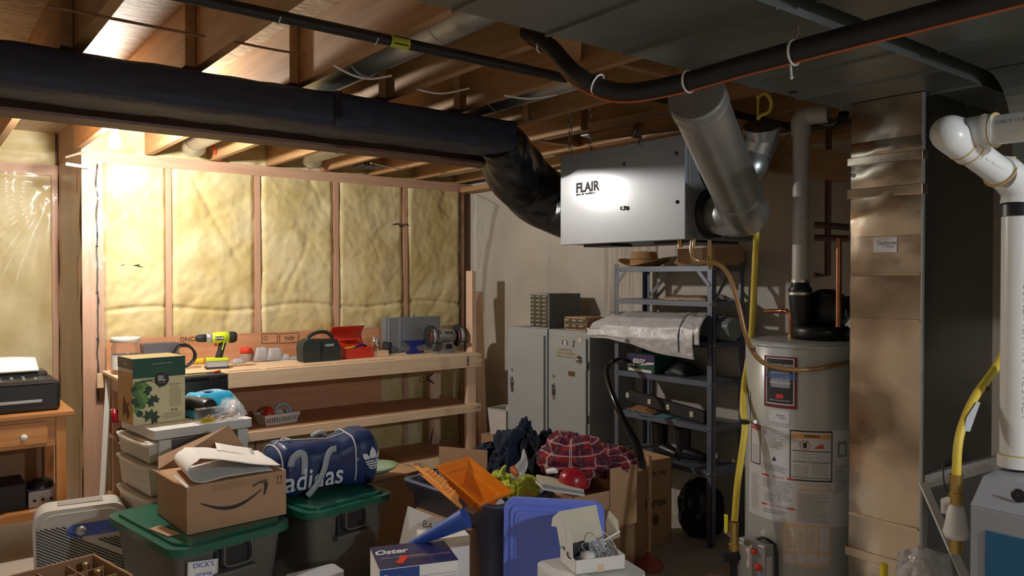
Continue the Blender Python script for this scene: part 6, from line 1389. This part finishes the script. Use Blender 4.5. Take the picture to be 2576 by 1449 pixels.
ribbon('carry_strap', [(-.235, -.140, .17), (-.225, -.145, .205), (-.198, -.150, .228), (-.172, -.148, .222), (-.162, -.143, .185), (-.165, -.142, .12)], .034, 'strap', sb, (0, -1, 0))
ribbon('carry_strap', [(-.150, -.145, .012), (-.105, -.150, .06), (-.068, -.154, .123), (-.048, -.152, .185), (-.025, -.145, .218), (.012, -.135, .222)], .032, 'strap', sb, (0, -1, 0))
part('carry_strap', MB().tube([(-.02, .08, .255), (.02, .06, .275), (.06, .08, .25)], .010, 8, smooth=5), 'strap', sb)
def bagmap(cx, cz, off=.0045):
    def f(a, b_):
        x = cx+a; z = cz+b_; u = (x+.305)/.61; u = max(.02, min(.98, u))
        end = min(1, 9*min(u, 1-u))**.45; zz_ = abs((z-.135)/.14); y = -.135*end*(max(0, 1-zz_**2.8))**(1/2.8)
        return Vector((x, y-off-.005, z))
    return f
text('adidas', .150, 'logo', sb, bagmap(-.105, .088, .004), bold=.002, wide=.84)
text('®', .022, 'logo', sb, bagmap(.125, .150, .004))
bm_ = bagmap(.215, .135, .0085)
def leafp(pts): return MB().add([bm_(*q) for q in pts], [tuple(range(len(pts)))])
part('trefoil_print', leafp([(-.010, .062), (-.002, .050), (.010, .022), (.010, .012), (-.012, .012), (-.022, .030), (-.018, .048)] if False else [(0, .070), (.016, .048), (.020, .024), (.014, .010), (-.014, .010), (-.020, .024), (-.016, .048)]), 'logo', sb)
part('trefoil_print', leafp([(-.060, .040), (-.036, .038), (-.020, .020), (-.018, .008), (-.048, .006), (-.058, .020)]), 'logo', sb)
part('trefoil_print', leafp([(.060, .040), (.058, .020), (.048, .006), (.018, .008), (.020, .020), (.036, .038)]), 'logo', sb)
for k, (w0, z) in enumerate(((.046, -.002), (.040, -.014), (.030, -.026))):
    part('trefoil_bar', leafp([(-w0, z), (w0, z), (w0-.005, z-.0075), (-w0+.005, z-.0075)]), 'logo', sb)
part('trefoil_print', leafp([(-.024, -.038), (-.012, -.036), (0, -.042), (.012, -.036), (.024, -.038), (.010, -.046), (-.010, -.046)]), 'logo', sb)
# open blue tote with amber covers
bt2 = tote('slate blue open tote holding amber lamp covers', (2.262, 3.17, 0), 5, .205, .365, None, 'bluetote', h_=.50, lid=False)
one('tote_filling', MB().rbox(2.06, 2.34, 2.95, 3.45, .02, .36, .04), 'carddark', 'packing box inside the slate blue tote below the amber covers', 'box', loc=None)
def amber(label, loc, rot, L_, W_, H_, m, ribs=8):
    t = thing('amber_lamp_cover', label, 'lamp cover', loc, rot[2]); rx, ry = R(rot[0]), R(rot[1])
    def f(z, k): return [(-L_/2+k, -W_/2+k), (L_/2-k, -W_/2+k), (L_/2-k, W_/2-k), (-L_/2+k, W_/2-k)]
    mt = Euler((rx, ry, 0)).to_matrix().to_4x4()
    b = MB(); rg = [[(*q, 0) for q in f(0, -.015)], [(*q, 0) for q in f(0, 0)], [(*q, H_*.35) for q in f(0, .012)], [(*q, H_*.4) for q in f(0, .025)], [(*q, H_) for q in f(0, .045)]]
    vv = [p for r__ in rg for p in r__]; b.add(vv, [(i*4+k, i*4+(k+1) % 4, (i+1)*4+(k+1) % 4, (i+1)*4+k) for i in range(4) for k in range(4)]); b.add(rg[-1], [(0, 1, 2, 3)]); b.xf(mt)
    part('cover_shell', b, m, t, bevel=.006, solid=.003)
    b = MB()
    for k in range(ribs):
        x = -L_/2+.06+(L_-.12)*k/(ribs-1); b.cyl((x, -W_/2+.055, H_+.002), (x, W_/2-.055, H_+.002), .004, n=8)
        b.cyl((x, -W_/2+.020, H_*.42), (x, -W_/2+.042, H_*.95), .004, n=8)
    part('ribbing', b.xf(mt), m, t, kind='stuff')
    return t
amber('upper glossy amber plastic lamp cover resting in the blue tote', aD(1192, 1206, 3.64), (4, 20, -84), .31, .185, -.10, 'amber', 14)
amber('frosted orange lamp cover at the left of the blue tote', aD(1090, 1215, 3.62), (-40, 18, -84), .22, .12, .04, 'amber2', 5)
amber('lower amber lamp cover tucked against the frosted one', aD(1112, 1240, 3.55), (-40, 18, -84), .22, .12, .04, 'amber2', 5)
one('clear_wrapping', MB().grid(16, 10, lambda u, v: Vector((2.04+.12*u, 2.88+.09*v, .46+.022*math.sin(PI*u)+.010*nz(u*8, v*8)))), 'bag', 'crumpled clear film at the near rim of the blue tote', 'plastic film', solid=.001)
# cardboard behind the tote and pale blue lid
one('cardboard_sheet', MB().beam((aD(1105, 1175, 4.15).x, aD(1105, 1175, 4.15).y, .502), (aD(1226, 1172, 4.05).x, aD(1226, 1172, 4.05).y, .502), .006, .275), 'card', 'upright brown cardboard panel in the slate tote behind the amber lamp covers', 'cardboard')
bxb = thing('open_box', 'open brown carton between the green lidded tote and the blue tote', 'box', (2.10, 4.0, 0), 6)
part('carton', MB().box(-.14, .30, -.16, .14, 0, .40), 'card', bxb, bevel=.003)
part('box_flap', MB().add([(-.14, -.16, .40), (.30, -.16, .40), (.30, -.19, .43), (-.16, -.20, .43)], [(0, 1, 2, 3)]), 'carddark', bxb, solid=.004)
pc = one('pale_tray', MB().lathe([(.001, 0), (.13, .004), (.165, .022), (.172, .03), (.168, .034), (.12, .014), (.001, .010)], (2.06, 3.93, .445), 40, sq=.8), pm('pale_green_plastic', (.30, .40, .42), .3, col2=(.28, .42, .22), ns=9), 'pale blue green plastic dish on the open carton behind the blue tote', 'dish')
one('side_carton', MB().box(1.95, 2.04, 2.80-.0, 3.40, .001, .36).xf(Matrix.Translation((-.09, 0.0, 0))) , 'card', 'narrow brown carton squeezed between the two totes', 'box', bevel=.002) if False else None
# navy clothes on a carton
one('clothes_carton', MB().box(2.51, 2.84, 3.32, 3.66, .001, .50), 'card', 'brown carton under the navy clothes', 'box', bevel=.004)
def heap(cx, cy, z0, sx, sy, h_, peaks, seed, nu=60, nv=50, fold=.03, drop=.25):
    def f(u, v):
        a = 2*PI*u; r__ = v; x = sx*r__*math.cos(a); y = sy*r__*math.sin(a); z = 0
        for (qx, qy, qh, qw) in peaks: z = max(z, qh*math.exp(-(((x-qx)/qw)**2+((y-qy)/qw)**2)))
        z = z+fold*nz(x*9, y*9, seed)+fold*.6*abs(nz(x*17, y*15, seed+4))
        ed = max(0, (r__-.8)/.2); z = z*(1-ed)-drop*ed**1.5+.004
        rr_ = 1+.10*nz(math.cos(a)*1.7, math.sin(a)*1.7, seed)-.10*ed
        return Vector((cx+x*rr_, cy+y*rr_, z0+z))
    return f
def blob(c, rx, ry, rz_, seed, amp=.16, fine=.045, tilt=0, flat=0):
    c = Vector(c); rgt = Vector((math.cos(YAW), -math.sin(YAW), 0)); fwd = Vector((math.sin(YAW), math.cos(YAW), 0)); ct, st = math.cos(R(tilt)), math.sin(R(tilt))
    def f(u, v):
        a = 2*PI*u; e = PI*(v-.5); d = Vector((math.cos(e)*math.cos(a), math.cos(e)*math.sin(a), math.sin(e)))
        k = 1+amp*nz(d.x*1.6+seed, d.y*1.6, d.z*1.6)+amp*.5*nz(d.x*4+seed, d.y*4, d.z*4)
        k -= fine*2.2*abs(nz(d.x*3+seed, d.y*3, d.z*3+1.7))+fine*1.6*abs(nz(d.x*7, d.y*7+seed, d.z*7))+fine*.7*abs(nz(d.x*15, d.y*15+seed, d.z*15))
        X = d.x*rx*k; Z = d.z*rz_*k
        return c+rgt*(X*ct-Z*st)+fwd*(d.y*ry*k)+Vector((0, 0, X*st+Z*ct))
    return f
nt = thing('navy_jacket', 'heap of dark navy clothing on the middle cartons', 'clothes', (2.45, 3.40, .50))
for nm_, q, rx_, ry_, rz2, sd_, tl_ in (('jacket_body', aD(1288, 1145, 4.10), .125, .13, .155, 3.1, -20), ('jacket_front', aD(1345, 1160, 4.02), .075, .08, .155, 5.7, 8), ('jacket_sleeve', aD(1218, 1140, 4.20), .125, .07, .048, 8.3, 24), ('jacket_hem', aD(1290, 1205, 4.0), .14, .11, .07, 1.9, 0), ('jacket_hood', aD(1316, 1085, 4.12), .035, .05, .07, 4.4, -15)):
    part(nm_, MB().grid(96, 64, blob(q, rx_, ry_, rz2, sd_, .42, .045, tl_)), 'navycloth' if 'front' not in nm_ else 'navydark', nt, world=True)
one('black_trousers', MB().grid(80, 50, blob(aD(1378, 1150, 4.15), .075, .08, .13, 6.6, .4, .045, 10)), 'navydark', 'black cloth slumped between the navy heap and the plaid blanket', 'clothes')
one('white_plastic_bag', MB().tube([aD(1318, 1130, 3.82), aD(1318, 1160, 3.78), aD(1300, 1190, 3.72), aD(1290, 1205, 3.7)], [.004, .020, .034, .012], 16, smooth=6, jit=.5), 'bag', 'thin white plastic bag poking from the navy clothes', 'plastic bag')
yb_ = thing('yellow_bag', 'yellow and lime shopping bag with red print beside the blue tote', 'shopping bag', aD(1300, 1230, 3.62))
part('bag_body', MB().grid(90, 60, blob(aD(1310, 1228, 3.75), .105, .07, .075, 2.7, .28, .045, -18)), 'yellowbag', yb_, world=True)
part('bag_side', MB().grid(80, 50, blob(aD(1262, 1200, 3.80), .060, .05, .030, 9.1, .3, .05, -10)), 'yellowbag', yb_, world=True)
part('bag_knot', MB().tube([aD(1262, 1195, 3.72), aD(1266, 1180, 3.72), aD(1272, 1170, 3.72)], [.02, .012, .004], 10, smooth=4, jit=.4), 'yellowbag', yb_, world=True)
part('red_print', MB().tube([aD(1318, 1240, 3.66), aD(1340, 1244, 3.66)], .003, 6), 'redp', yb_, world=True)
one('red_paper_scrap', MB().tube([aD(1290, 1180, 3.66), aD(1302, 1195, 3.62)], [.018, .010], 10, jit=.5), 'orangewire', 'small orange red scrap above the yellow bag', 'scrap')
# middle carton with helmet, plaid
mc = thing('open_carton', 'open brown carton holding a red helmet below the plaid blanket', 'box', (2.72, 2.87, 0), -4)
part('carton', MB().box(-.20, .20, -.17, -.165, 0, .49).box(-.20, .20, .165, .17, 0, .49).box(-.20, -.195, -.17, .17, 0, .49).box(.195, .20, -.17, .17, 0, .49).box(-.2, .2, -.17, .17, 0, .40), 'card', mc)
part('tall_flap', MB().box(.03, .21, -.176, -.171, .30, .60), 'card', mc)
part('side_flap', MB().add([(-.20, -.17, .49), (-.20, .10, .49), (-.26, .08, .47), (-.26, -.15, .47)], [(0, 1, 2, 3)]), 'card', mc, solid=.004)
hq = aD(1440, 1192, 3.60)
hm = thing('red_helmet', 'glossy red hard hat lying in the open carton', 'helmet', (hq.x, hq.y, hq.z-.055), 20)
hm.scale = (.76, .76, .76)
part('helmet_shell', MB().lathe([(.085, .0), (.088, .03), (.075, .075), (.045, .10), (.001, .108)], (0, 0, 0), 36), 'reddark', hm); part('helmet_brim', MB().lathe([(.085, .0), (.105, -.004), (.105, .002), (.086, .006)], (0, 0, 0), 36), 'reddark', hm)
bkq = aD(1408, 1215, 3.58)
for k in range(3): one('magazine', MB().cbox(bkq+Vector((.0, 0, -.012*k)), (.20, .14, .010), (0, R(12), R(-30+3*k))), ('tagc', 'textgrey', 'bucket')[k], ('top magazine of the small stack in the open carton', 'middle magazine of the small stack in the open carton', 'bottom magazine of the small stack in the open carton')[k], 'magazine', 'magazines in the open carton')
one('white_scrap', MB().tube([aD(1376, 1186, 3.66), aD(1395, 1184, 3.64), aD(1402, 1190, 3.63)], [.012, .014, .006], 10, smooth=3), 'whitep', 'small white thing left of the red helmet', 'scrap')
pb_ = thing('plaid_blanket', 'red tartan blanket bundled on top of the cartons', 'blanket', (2.80, 2.95, .60))
pk = aD(1440, 1150, 3.85); pk2 = aD(1530, 1160, 4.0)
part('blanket_fold', MB().grid(97, 61, blob(pk+Vector((0, 0, .0)), .165, .15, .135, 2.0, .25, .045), uv=True), 'tartan', pb_, world=True)
part('blanket_fold', MB().grid(97, 61, blob(pk2, .135, .14, .085, 7.3, .25, .045), uv=True), 'tartan', pb_, world=True)
# tall double carton
tl = thing('tall_carton', 'tall brown carton with dark printing beside the plunger', 'box', (3.36, 3.09, 0), -5)
part('carton', MB().box(-.155, .155, -.13, -.126, 0, .50).box(-.155, .155, .126, .13, 0, .50).box(-.155, -.151, -.13, .13, 0, .47).box(.151, .155, -.13, .13, 0, .50).box(-.15, .15, -.126, .126, 0, .40), 'card', tl)
part('side_flap', MB().add([(-.155, -.13, .47), (-.155, .13, .47), (-.14, .13, .50), (-.14, -.13, .50)], [(0, 1, 2, 3)]), 'card', tl, solid=.004)
CF = lambda a, b_, o=.0012: Vector((a, -.13-o, b_)); CS = lambda a, b_, o=.0012: Vector((-.155-o, -a, b_))
text('Clorox', .075, 'inkbrown', tl, lambda a, b_: CF(.005+a, .255+b_), bold=.003); text('UPC 450', .032, 'inkbrown', tl, lambda a, b_: CF(.05+a, .42+b_), bold=.001)
for k in range(3): text('CASE PACK 6', .018, 'inkbrown', tl, lambda a, b_: CF(-.09+a, .42-.026*k+b_), bold=.0006)
part('round_print', MB().add([CF(.03+.026*math.cos(a), .155+.032*math.sin(a)) for a in [2*PI*k/20 for k in range(20)]], [tuple(range(20))]), 'inkbrown', tl)
part('round_print', MB().add([CS(.0+.036*math.cos(a), .26+.036*math.sin(a)) for a in [2*PI*k/20 for k in range(20)]], [tuple(range(20))]), 'inkbrown', tl)
text('88', .05, 'inkbrown', tl, lambda a, b_: CS(-.085+a, .40+b_), bold=.002); part('ink_panel', MB().add([CF(x, z) for x, z in ((-.135, .21), (-.105, .22), (-.105, .30), (-.135, .29))], [(0, 1, 2, 3)]), 'inkbrown', tl)
mcb = thing('brown_carton', 'plain brown carton standing just left of the tall printed carton', 'box', (3.07, 2.98, 0), -5)
part('carton', MB().box(-.10, .10, -.13, .15, 0, .50), 'card', mcb, bevel=.003)
part('carton_top_flap', MB().box(-.10, .04, -.135, -.131, .12, .56), 'card', mcb)
# plunger
pg = thing('plunger', 'wooden handled plunger with red rubber cup on the concrete floor', 'plunger', (3.10, 2.76, 0))
part('handle', MB().tube([(0, 0, .06), (.0, 0, .36), (.006, .004, .60)], [.0115, .0125, .012], 18), pm('handle_wood', (.58, .40, .22), .5), pg)
part('rubber_cup', MB().lathe([(.074, .0), (.078, .012), (.070, .035), (.04, .052), (.018, .062), (.016, .085), (.001, .088)], (0, 0, 0), 40), 'redrub', pg)
# bits of lumber & clutter on the floor by the valve
for k, (a_, b__) in enumerate((((1760, 1345, 3.75), (1835, 1380, 3.6)), ((1765, 1365, 3.7), (1840, 1398, 3.55)), ((1780, 1330, 3.95), (1850, 1352, 3.9)))):
    a, b2 = aD(*a_), aD(*b__); a.z = b2.z = .014+.030*(k == 0); 
    one('scrap_lumber', MB().beam(a, b2, .035, .025), 'pinex', ('upper scrap of lumber on the floor left of the valve', 'nearest scrap of lumber on the floor left of the valve', 'farthest scrap of lumber on the floor left of the valve')[k], 'lumber scrap', 'lumber scraps by the gas valve')
one('red_tool_box_small', MB().cbox((3.52, 2.28, .10), (.22, .14, .20), (0, 0, R(20))), 'reddark', 'dark red box on the floor behind the gas valve', 'box', bevel=.006)
one('grey_pail', MB().lathe([(.001, 0), (.10, .001), (.12, .24), (.115, .24), (.10, .01)], (3.72, 2.42, .0), 28), 'bucket', 'pale pail on the floor behind the yellow hose', 'pail')
one('white_pad', MB().cbox((3.53, 2.26, .215), (.12, .08, .02), (0, 0, R(10))), 'bluepaper', 'pale blue pad lying on the dark red box', 'pad')

# ---- nearest things at the bottom edge
# leaning bright blue lid
bl_ = thing('blue_tote_lid', 'bright blue tote lid standing upright in the foreground', 'lid', aD(1390, 1400, 3.2))
A_, B2 = aD(1266, 1400, 3.22), aD(1519, 1400, 3.14); A_.z = B2.z = 0
ctr = (A_+B2)/2; dirx = (B2-A_); LW = dirx.length/2; ang = math.atan2(dirx.y, dirx.x)
bl_.location = (ctr.x, ctr.y, 0.012); bl_.rotation_euler = (0, 0, ang)
tilt = Matrix.Rotation(R(-3), 4, 'X')
def lidpoly(k, r_):
    o = []; H_ = .615; 
    for (sx, sz, a0) in ((1, 1, 0), (-1, 1, 90), (-1, 0, 180), (1, 0, 270)):
        for i in range(7):
            a = R(a0+90*i/6); cz = H_-k-r_ if sz else k+r_
            o.append((sx*(LW-k-r_)+r_*math.cos(a), cz+r_*math.sin(a)))
    return o
part('lid_skirt', MB().prism(lidpoly(0, .045), .030, lambda a, b_, t_: Vector((a, -.015+t_, b_))).xf(tilt), 'bluelid', bl_, bevel=.006)
part('raised_panel', MB().prism(lidpoly(.030, .030), .010, lambda a, b_, t_: Vector((a, -.015-t_, b_))).xf(tilt), 'bluelid', bl_, bevel=.004)
part('inner_ridge', MB().prism(lidpoly(.050, .025), .006, lambda a, b_, t_: Vector((a, -.025-t_, b_))).xf(tilt), 'bluelid', bl_, bevel=.003)
part('centre_recess', MB().prism(lidpoly(.065, .018), .003, lambda a, b_, t_: Vector((a, -.031-t_, b_))).xf(tilt), 'bluelid', bl_, bevel=.0015)
# white appliance carrying the small open white box
wa = thing('white_appliance', 'white rounded plastic appliance under the small open white box', 'appliance', (2.02, 2.10, 0), -14)
part('appliance_body', MB().rbox(-.17, .17, -.16, .13, 0, .455, .05), 'white', wa, bevel=.02)
part('appliance_side_cover', MB().rbox(-.185, -.05, -.165, -.02, 0, .462, .04), 'white', wa, bevel=.012)
part('red_badge', MB().box(-.165, -.14, -.1665, -.1652, .42, .445), 'labelr', wa)
part('red_badge', MB().box(-.168, -.155, -.1665, -.1652, .385, .40), 'labelr', wa)
wbz = thing('white_gadget_box', 'small open white carton with raised flaps full of cables in the foreground', 'box', (2.03, 2.09, .464), -20)
gw, gd, gh = .100, .075, .052
part('box_tray', MB().box(-gw, gw, -gd, -gd+.003, 0, gh).box(-gw, gw, gd-.003, gd, 0, gh).box(-gw, -gw+.003, -gd, gd, 0, gh).box(gw-.003, gw, -gd, gd, 0, gh).box(-gw, gw, -gd, gd, 0, .003), 'white', wbz)
part('raised_lid', MB().prism([(-gw*.92, 0), (gw*.95, 0), (gw*.80, .10), (gw*.78, .135), (-gw*.80, .125), (-gw*1.12, .105), (-gw*1.2, .075), (-gw*.98, .070)], .002, lambda a, b_, t_: Vector((a, gd+.02+b_*.28+t_, gh-.005+b_))), 'offwhite', wbz)
part('side_wing', MB().add([(-gw*.98, gd*.9, gh+.085), (-gw*1.0, gd*.4, gh+.118), (-gw*.88, -gd*.2, gh+.055), (-gw*.96, -gd*.55, gh-.005), (-gw, gd*.2, gh-.006)], [(0, 1, 2, 3, 4)]), 'white', wbz, solid=.002)
part('side_wing', MB().add([(gw*.98, gd*.95, gh), (gw*1.02, gd*1.3, gh+.07), (gw*1.12, gd*1.2, gh+.118), (gw*1.35, gd*.75, gh+.085), (gw*1.30, gd*.4, gh+.03)], [(0, 1, 2, 3, 4)]), 'offwhite', wbz, solid=.002)
part('paper_seal', MB().box(-.012, .012, -gd-.0012, -gd, .0, .028), 'labelpeach', wbz)
def wb_w(x, y, z): m_ = Matrix.Translation(wbz.location) @ Matrix.Rotation(wbz.rotation_euler[2], 4, 'Z'); return m_ @ Vector((x, y, z))
b = MB(); r_ = random.Random(8)
for k in range(26):
    cx, cy, cz = r_.uniform(-.01, .06), r_.uniform(-.035, .03), gh+r_.uniform(-.02, .015); ra_, rb_ = r_.uniform(.012, .034), r_.uniform(.012, .028); ph = r_.random()*6; tl_ = r_.uniform(-.5, .5)
    b.tube([wb_w(cx+ra_*math.cos(a+ph), cy+rb_*math.sin(a+ph), cz+.012*math.sin(a+ph+tl_)) for a in [2*PI*i/14 for i in range(13)]], .0018, 6)
one('white_cable_tangle', b, 'strap', 'tangle of thin white cables filling the small white carton', 'cables', kind='stuff')
one('white_cable', MB().tube([wb_w(.02, .02, gh+.0), wb_w(.04, .05, gh+.055), wb_w(.08, .04, gh+.04), wb_w(.095, -.01, gh+.005)], .0018, 6, smooth=8), 'whitep', 'single white cable arching above the cable tangle', 'cable')
one('white_stylus', MB().cyl(wb_w(.055, .03, gh+.02), wb_w(.125, .02, gh+.055), .0035, n=10), 'whitep', 'thin white rod sticking out right of the cable tangle', 'rod')
one('round_earphone_case', MB().lathe([(.001, .0), (.022, .002), (.030, .012), (.026, .026), (.001, .034)], wb_w(-.035, -.035, gh-.018), 28), 'white', 'round white case lying in the front of the small white carton', 'case')
one('power_adapter', MB().cbox(wb_w(-.045, .03, gh+.002), (.085, .05, .03), (0, R(-8), R(-8))), 'blackm', 'black power adapter inside the small white carton', 'adapter', bevel=.004)
one('black_adapter_cord', MB().tube([wb_w(-.07, .02, gh+.0), wb_w(-.105, -.005, gh+.006), wb_w(-.102, -.03, gh-.006), wb_w(-.07, -.035, gh+.0)], .0025, 6, smooth=5), 'black', 'short black cord hanging over the left rim of the white carton', 'cord')
# oster carton
P1, P2 = aZ(925, 1375, .42), aZ(1122, 1360, .42); P3, P4 = aZ(955, 1432, .42), aZ(1152, 1408, .42)
ocx = (P1+P2+P3+P4)/4; oa = math.atan2((P4-P3).y, (P4-P3).x); ow = (P4-P3).length/2; od = .125
os_ = thing('appliance_carton', 'navy and white kitchen appliance carton at the bottom centre', 'carton', (ocx.x, ocx.y, 0), math.degrees(oa))
part('carton', MB().box(-ow, ow, -od, od, 0, .42), 'whitep', os_, bevel=.003)
part('navy_top', MB().box(-ow-.001, ow+.001, -od-.001, od+.001, .4185, .4212), 'oster', os_)
part('blue_front_panel', MB().box(-ow, 0, -od-.0015, -od, .05, .415), pm('mid_blue_print', (.02, .06, .28), .4), os_)
text('Oster', .070, 'logo', os_, lambda a, b_: Vector((-.085+a, .045+b_, .4218)), bold=.0025, shear=.25, wide=.8)
text('electric knife accessories', .018, 'logo', os_, lambda a, b_: Vector((-.045+a, -.02+b_, .4218)))
text('Oster', .070, 'logo', os_, lambda a, b_: Vector((-.10+a, -od-.002, .365+b_)), bold=.0025, shear=.25, wide=.8)
for k in range(2): text('do not use this carton for any other product', .008, 'textgrey', os_, lambda a, b_: Vector((ow*.5+a, -od-.002, .375-.012*k+b_)))
part('red_sticker', MB().cbox((-.055, -.055, .4222), (.030, .085, .0012), (0, 0, R(-28))), 'redp', os_)
part('glossy_tape', MB().box(-.03, ow-.01, -.045, -.030, .4213, .4218), pm('clear_tape', (.5, .32, .2), .08, alpha=.25, coat=1), os_)
# blue roll
one('blue_roll', MB().tube([aD(1172, 1303, 3.24), aD(1030, 1372, 3.30)], [.044, .014], 32), 'bluemat', 'rolled bright blue foam mat lying behind the navy carton', 'foam roll')
# folded white board with handwriting
wf = thing('white_folded_card', 'folded white card with handwritten letters behind the blue roll', 'card', (1.72, 2.95, .0))
a1, a2, a3, a4 = aD(1026, 1273, 3.46), aD(1125, 1312, 3.38), aD(1135, 1500, 3.32), aD(1034, 1440, 3.42)
part('card_face', MB().add([a1, a2, a3, a4], [(0, 1, 2, 3)]), 'whitep', wf, world=True, solid=.002)
a5 = aD(1004, 1372, 3.50); part('card_back', MB().add([a1, a4, aD(1002, 1430, 3.50), a5], [(0, 1, 2, 3)]), 'bucket', wf, world=True, solid=.002)
ux = (a2-a1).normalized(); uu_ = (a1-a4).normalized(); tc0 = aD(1078, 1323, 3.39)
text('BAr', .045, 'inkbrown', wf, lambda a, b_: tc0+ux*a+uu_*b_-(ray(1078, 1323).normalized())*.010, world=True, shear=.3)
# white upright carton
w1, w2 = aZ(1125, 1372, .42), aZ(1181, 1350, .42)
wc_ = thing('white_carton', 'plain white upright carton right of the navy kitchen carton', 'carton', (1.84, 2.82, 0), -18)
part('carton', MB().box(-.10, .10, -.06, .09, 0, .43), 'whitep', wc_, bevel=.003)
part('brown_flap', MB().box(-.10, .10, -.0615, -.0605, .385, .43), 'bagtan', wc_)
part('green_spot', MB().box(-.02, .0, -.0615, -.0605, .30, .33), 'greenlime', wc_)
# black thing behind/below: dark tote in shadow
one('dark_tote', MB().rbox(2.16, 2.40, 2.36, 2.58, .001, .36, .03), 'bluetote', 'dark tote in shadow behind the bright blue lid', 'storage tote', bevel=.01)
# wine case with bottles, bottom left
WC = aZ(160, 1420, .33)
wcs = thing('bottle_case', 'open brown wine case with cardboard dividers at the bottom left', 'case', (.46, 3.56, 0), 12)
cwx, cwy, cz_ = .225, .19, .33
part('case_walls', MB().box(-cwx, cwx, -cwy, -cwy+.005, 0, cz_).box(-cwx, cwx, cwy-.005, cwy, 0, cz_).box(-cwx, -cwx+.005, -cwy, cwy, 0, cz_).box(cwx-.005, cwx, -cwy, cwy, 0, cz_).box(-cwx, cwx, -cwy, cwy, 0, .005), 'carddark', wcs)
for k in range(1, 4): part('divider', MB().box(-cwx+k*cwx/2-.0015, -cwx+k*cwx/2+.0015, -cwy+.006, cwy-.006, .005, cz_-.015), 'carddark', wcs)
for k in range(1, 3): part('divider', MB().box(-cwx+.006, cwx-.006, -cwy+k*2*cwy/3-.0015, -cwy+k*2*cwy/3+.0015, .005, cz_-.018), 'carddark', wcs)
part('open_flap', MB().add([(-cwx, -cwy, cz_), (-cwx, cwy, cz_), (-cwx-.07, cwy-.02, cz_+.10), (-cwx-.07, -cwy+.02, cz_+.10)], [(0, 1, 2, 3)]), 'card', wcs, solid=.004)
part('case_rim', MB().tube([(-cwx, cwy, cz_), (cwx, cwy, cz_), (cwx, -cwy, cz_)], .004, 6), 'card', wcs)
mw = Matrix.Translation(wcs.location) @ Matrix.Rotation(wcs.rotation_euler[2], 4, 'Z')
proto = None; seats = [(0, 1), (1, 1), (3, 1), (0, 2), (1, 2), (3, 2), (2, 0), (3, 0), (0, 0), (1, 0)]
desc = {(0, 2): 'wine bottle in the far left cell of the case', (1, 2): 'wine bottle in the second cell of the far row', (3, 2): 'wine bottle in the far right cell of the case', (0, 1): 'wine bottle at the left of the middle row of the case', (1, 1): 'wine bottle second from left in the middle row', (3, 1): 'wine bottle at the right of the middle row of the case',
        (2, 0): 'wine bottle third from left in the nearest row', (3, 0): 'wine bottle at the right of the nearest row', (0, 0): 'wine bottle at the left of the nearest row', (1, 0): 'wine bottle second from left in the nearest row'}
for (i, j) in seats:
    q = mw @ Vector((-cwx+(i+.5)*cwx/2, -cwy+(j+.5)*2*cwy/3, .006))
    if proto is None:
        proto = thing('wine_bottle', desc[(i, j)], 'bottle', q, 0, 'wine bottles in the open case')
        part('bottle_glass', MB().lathe([(.001, 0), (.036, 0), (.037, .18), (.03, .215), (.014, .24), (.0135, .26)], (0, 0, 0), 28), 'bottle', proto)
        part('foil_capsule', MB().lathe([(.0145, .25), (.0148, .31), (.0155, .312), (.0155, .318), (.001, .319)], (0, 0, 0), 24), 'cap', proto)
    else: dup(proto, q, None, desc[(i, j)])
# small pale edge at the bottom, by the tote
one('pale_lid_edge', MB().rbox(1.24, 1.46, 3.0, 3.12, .001, .30, .02), 'strap', 'pale grey box just entering the frame left of the navy carton', 'box', bevel=.01)
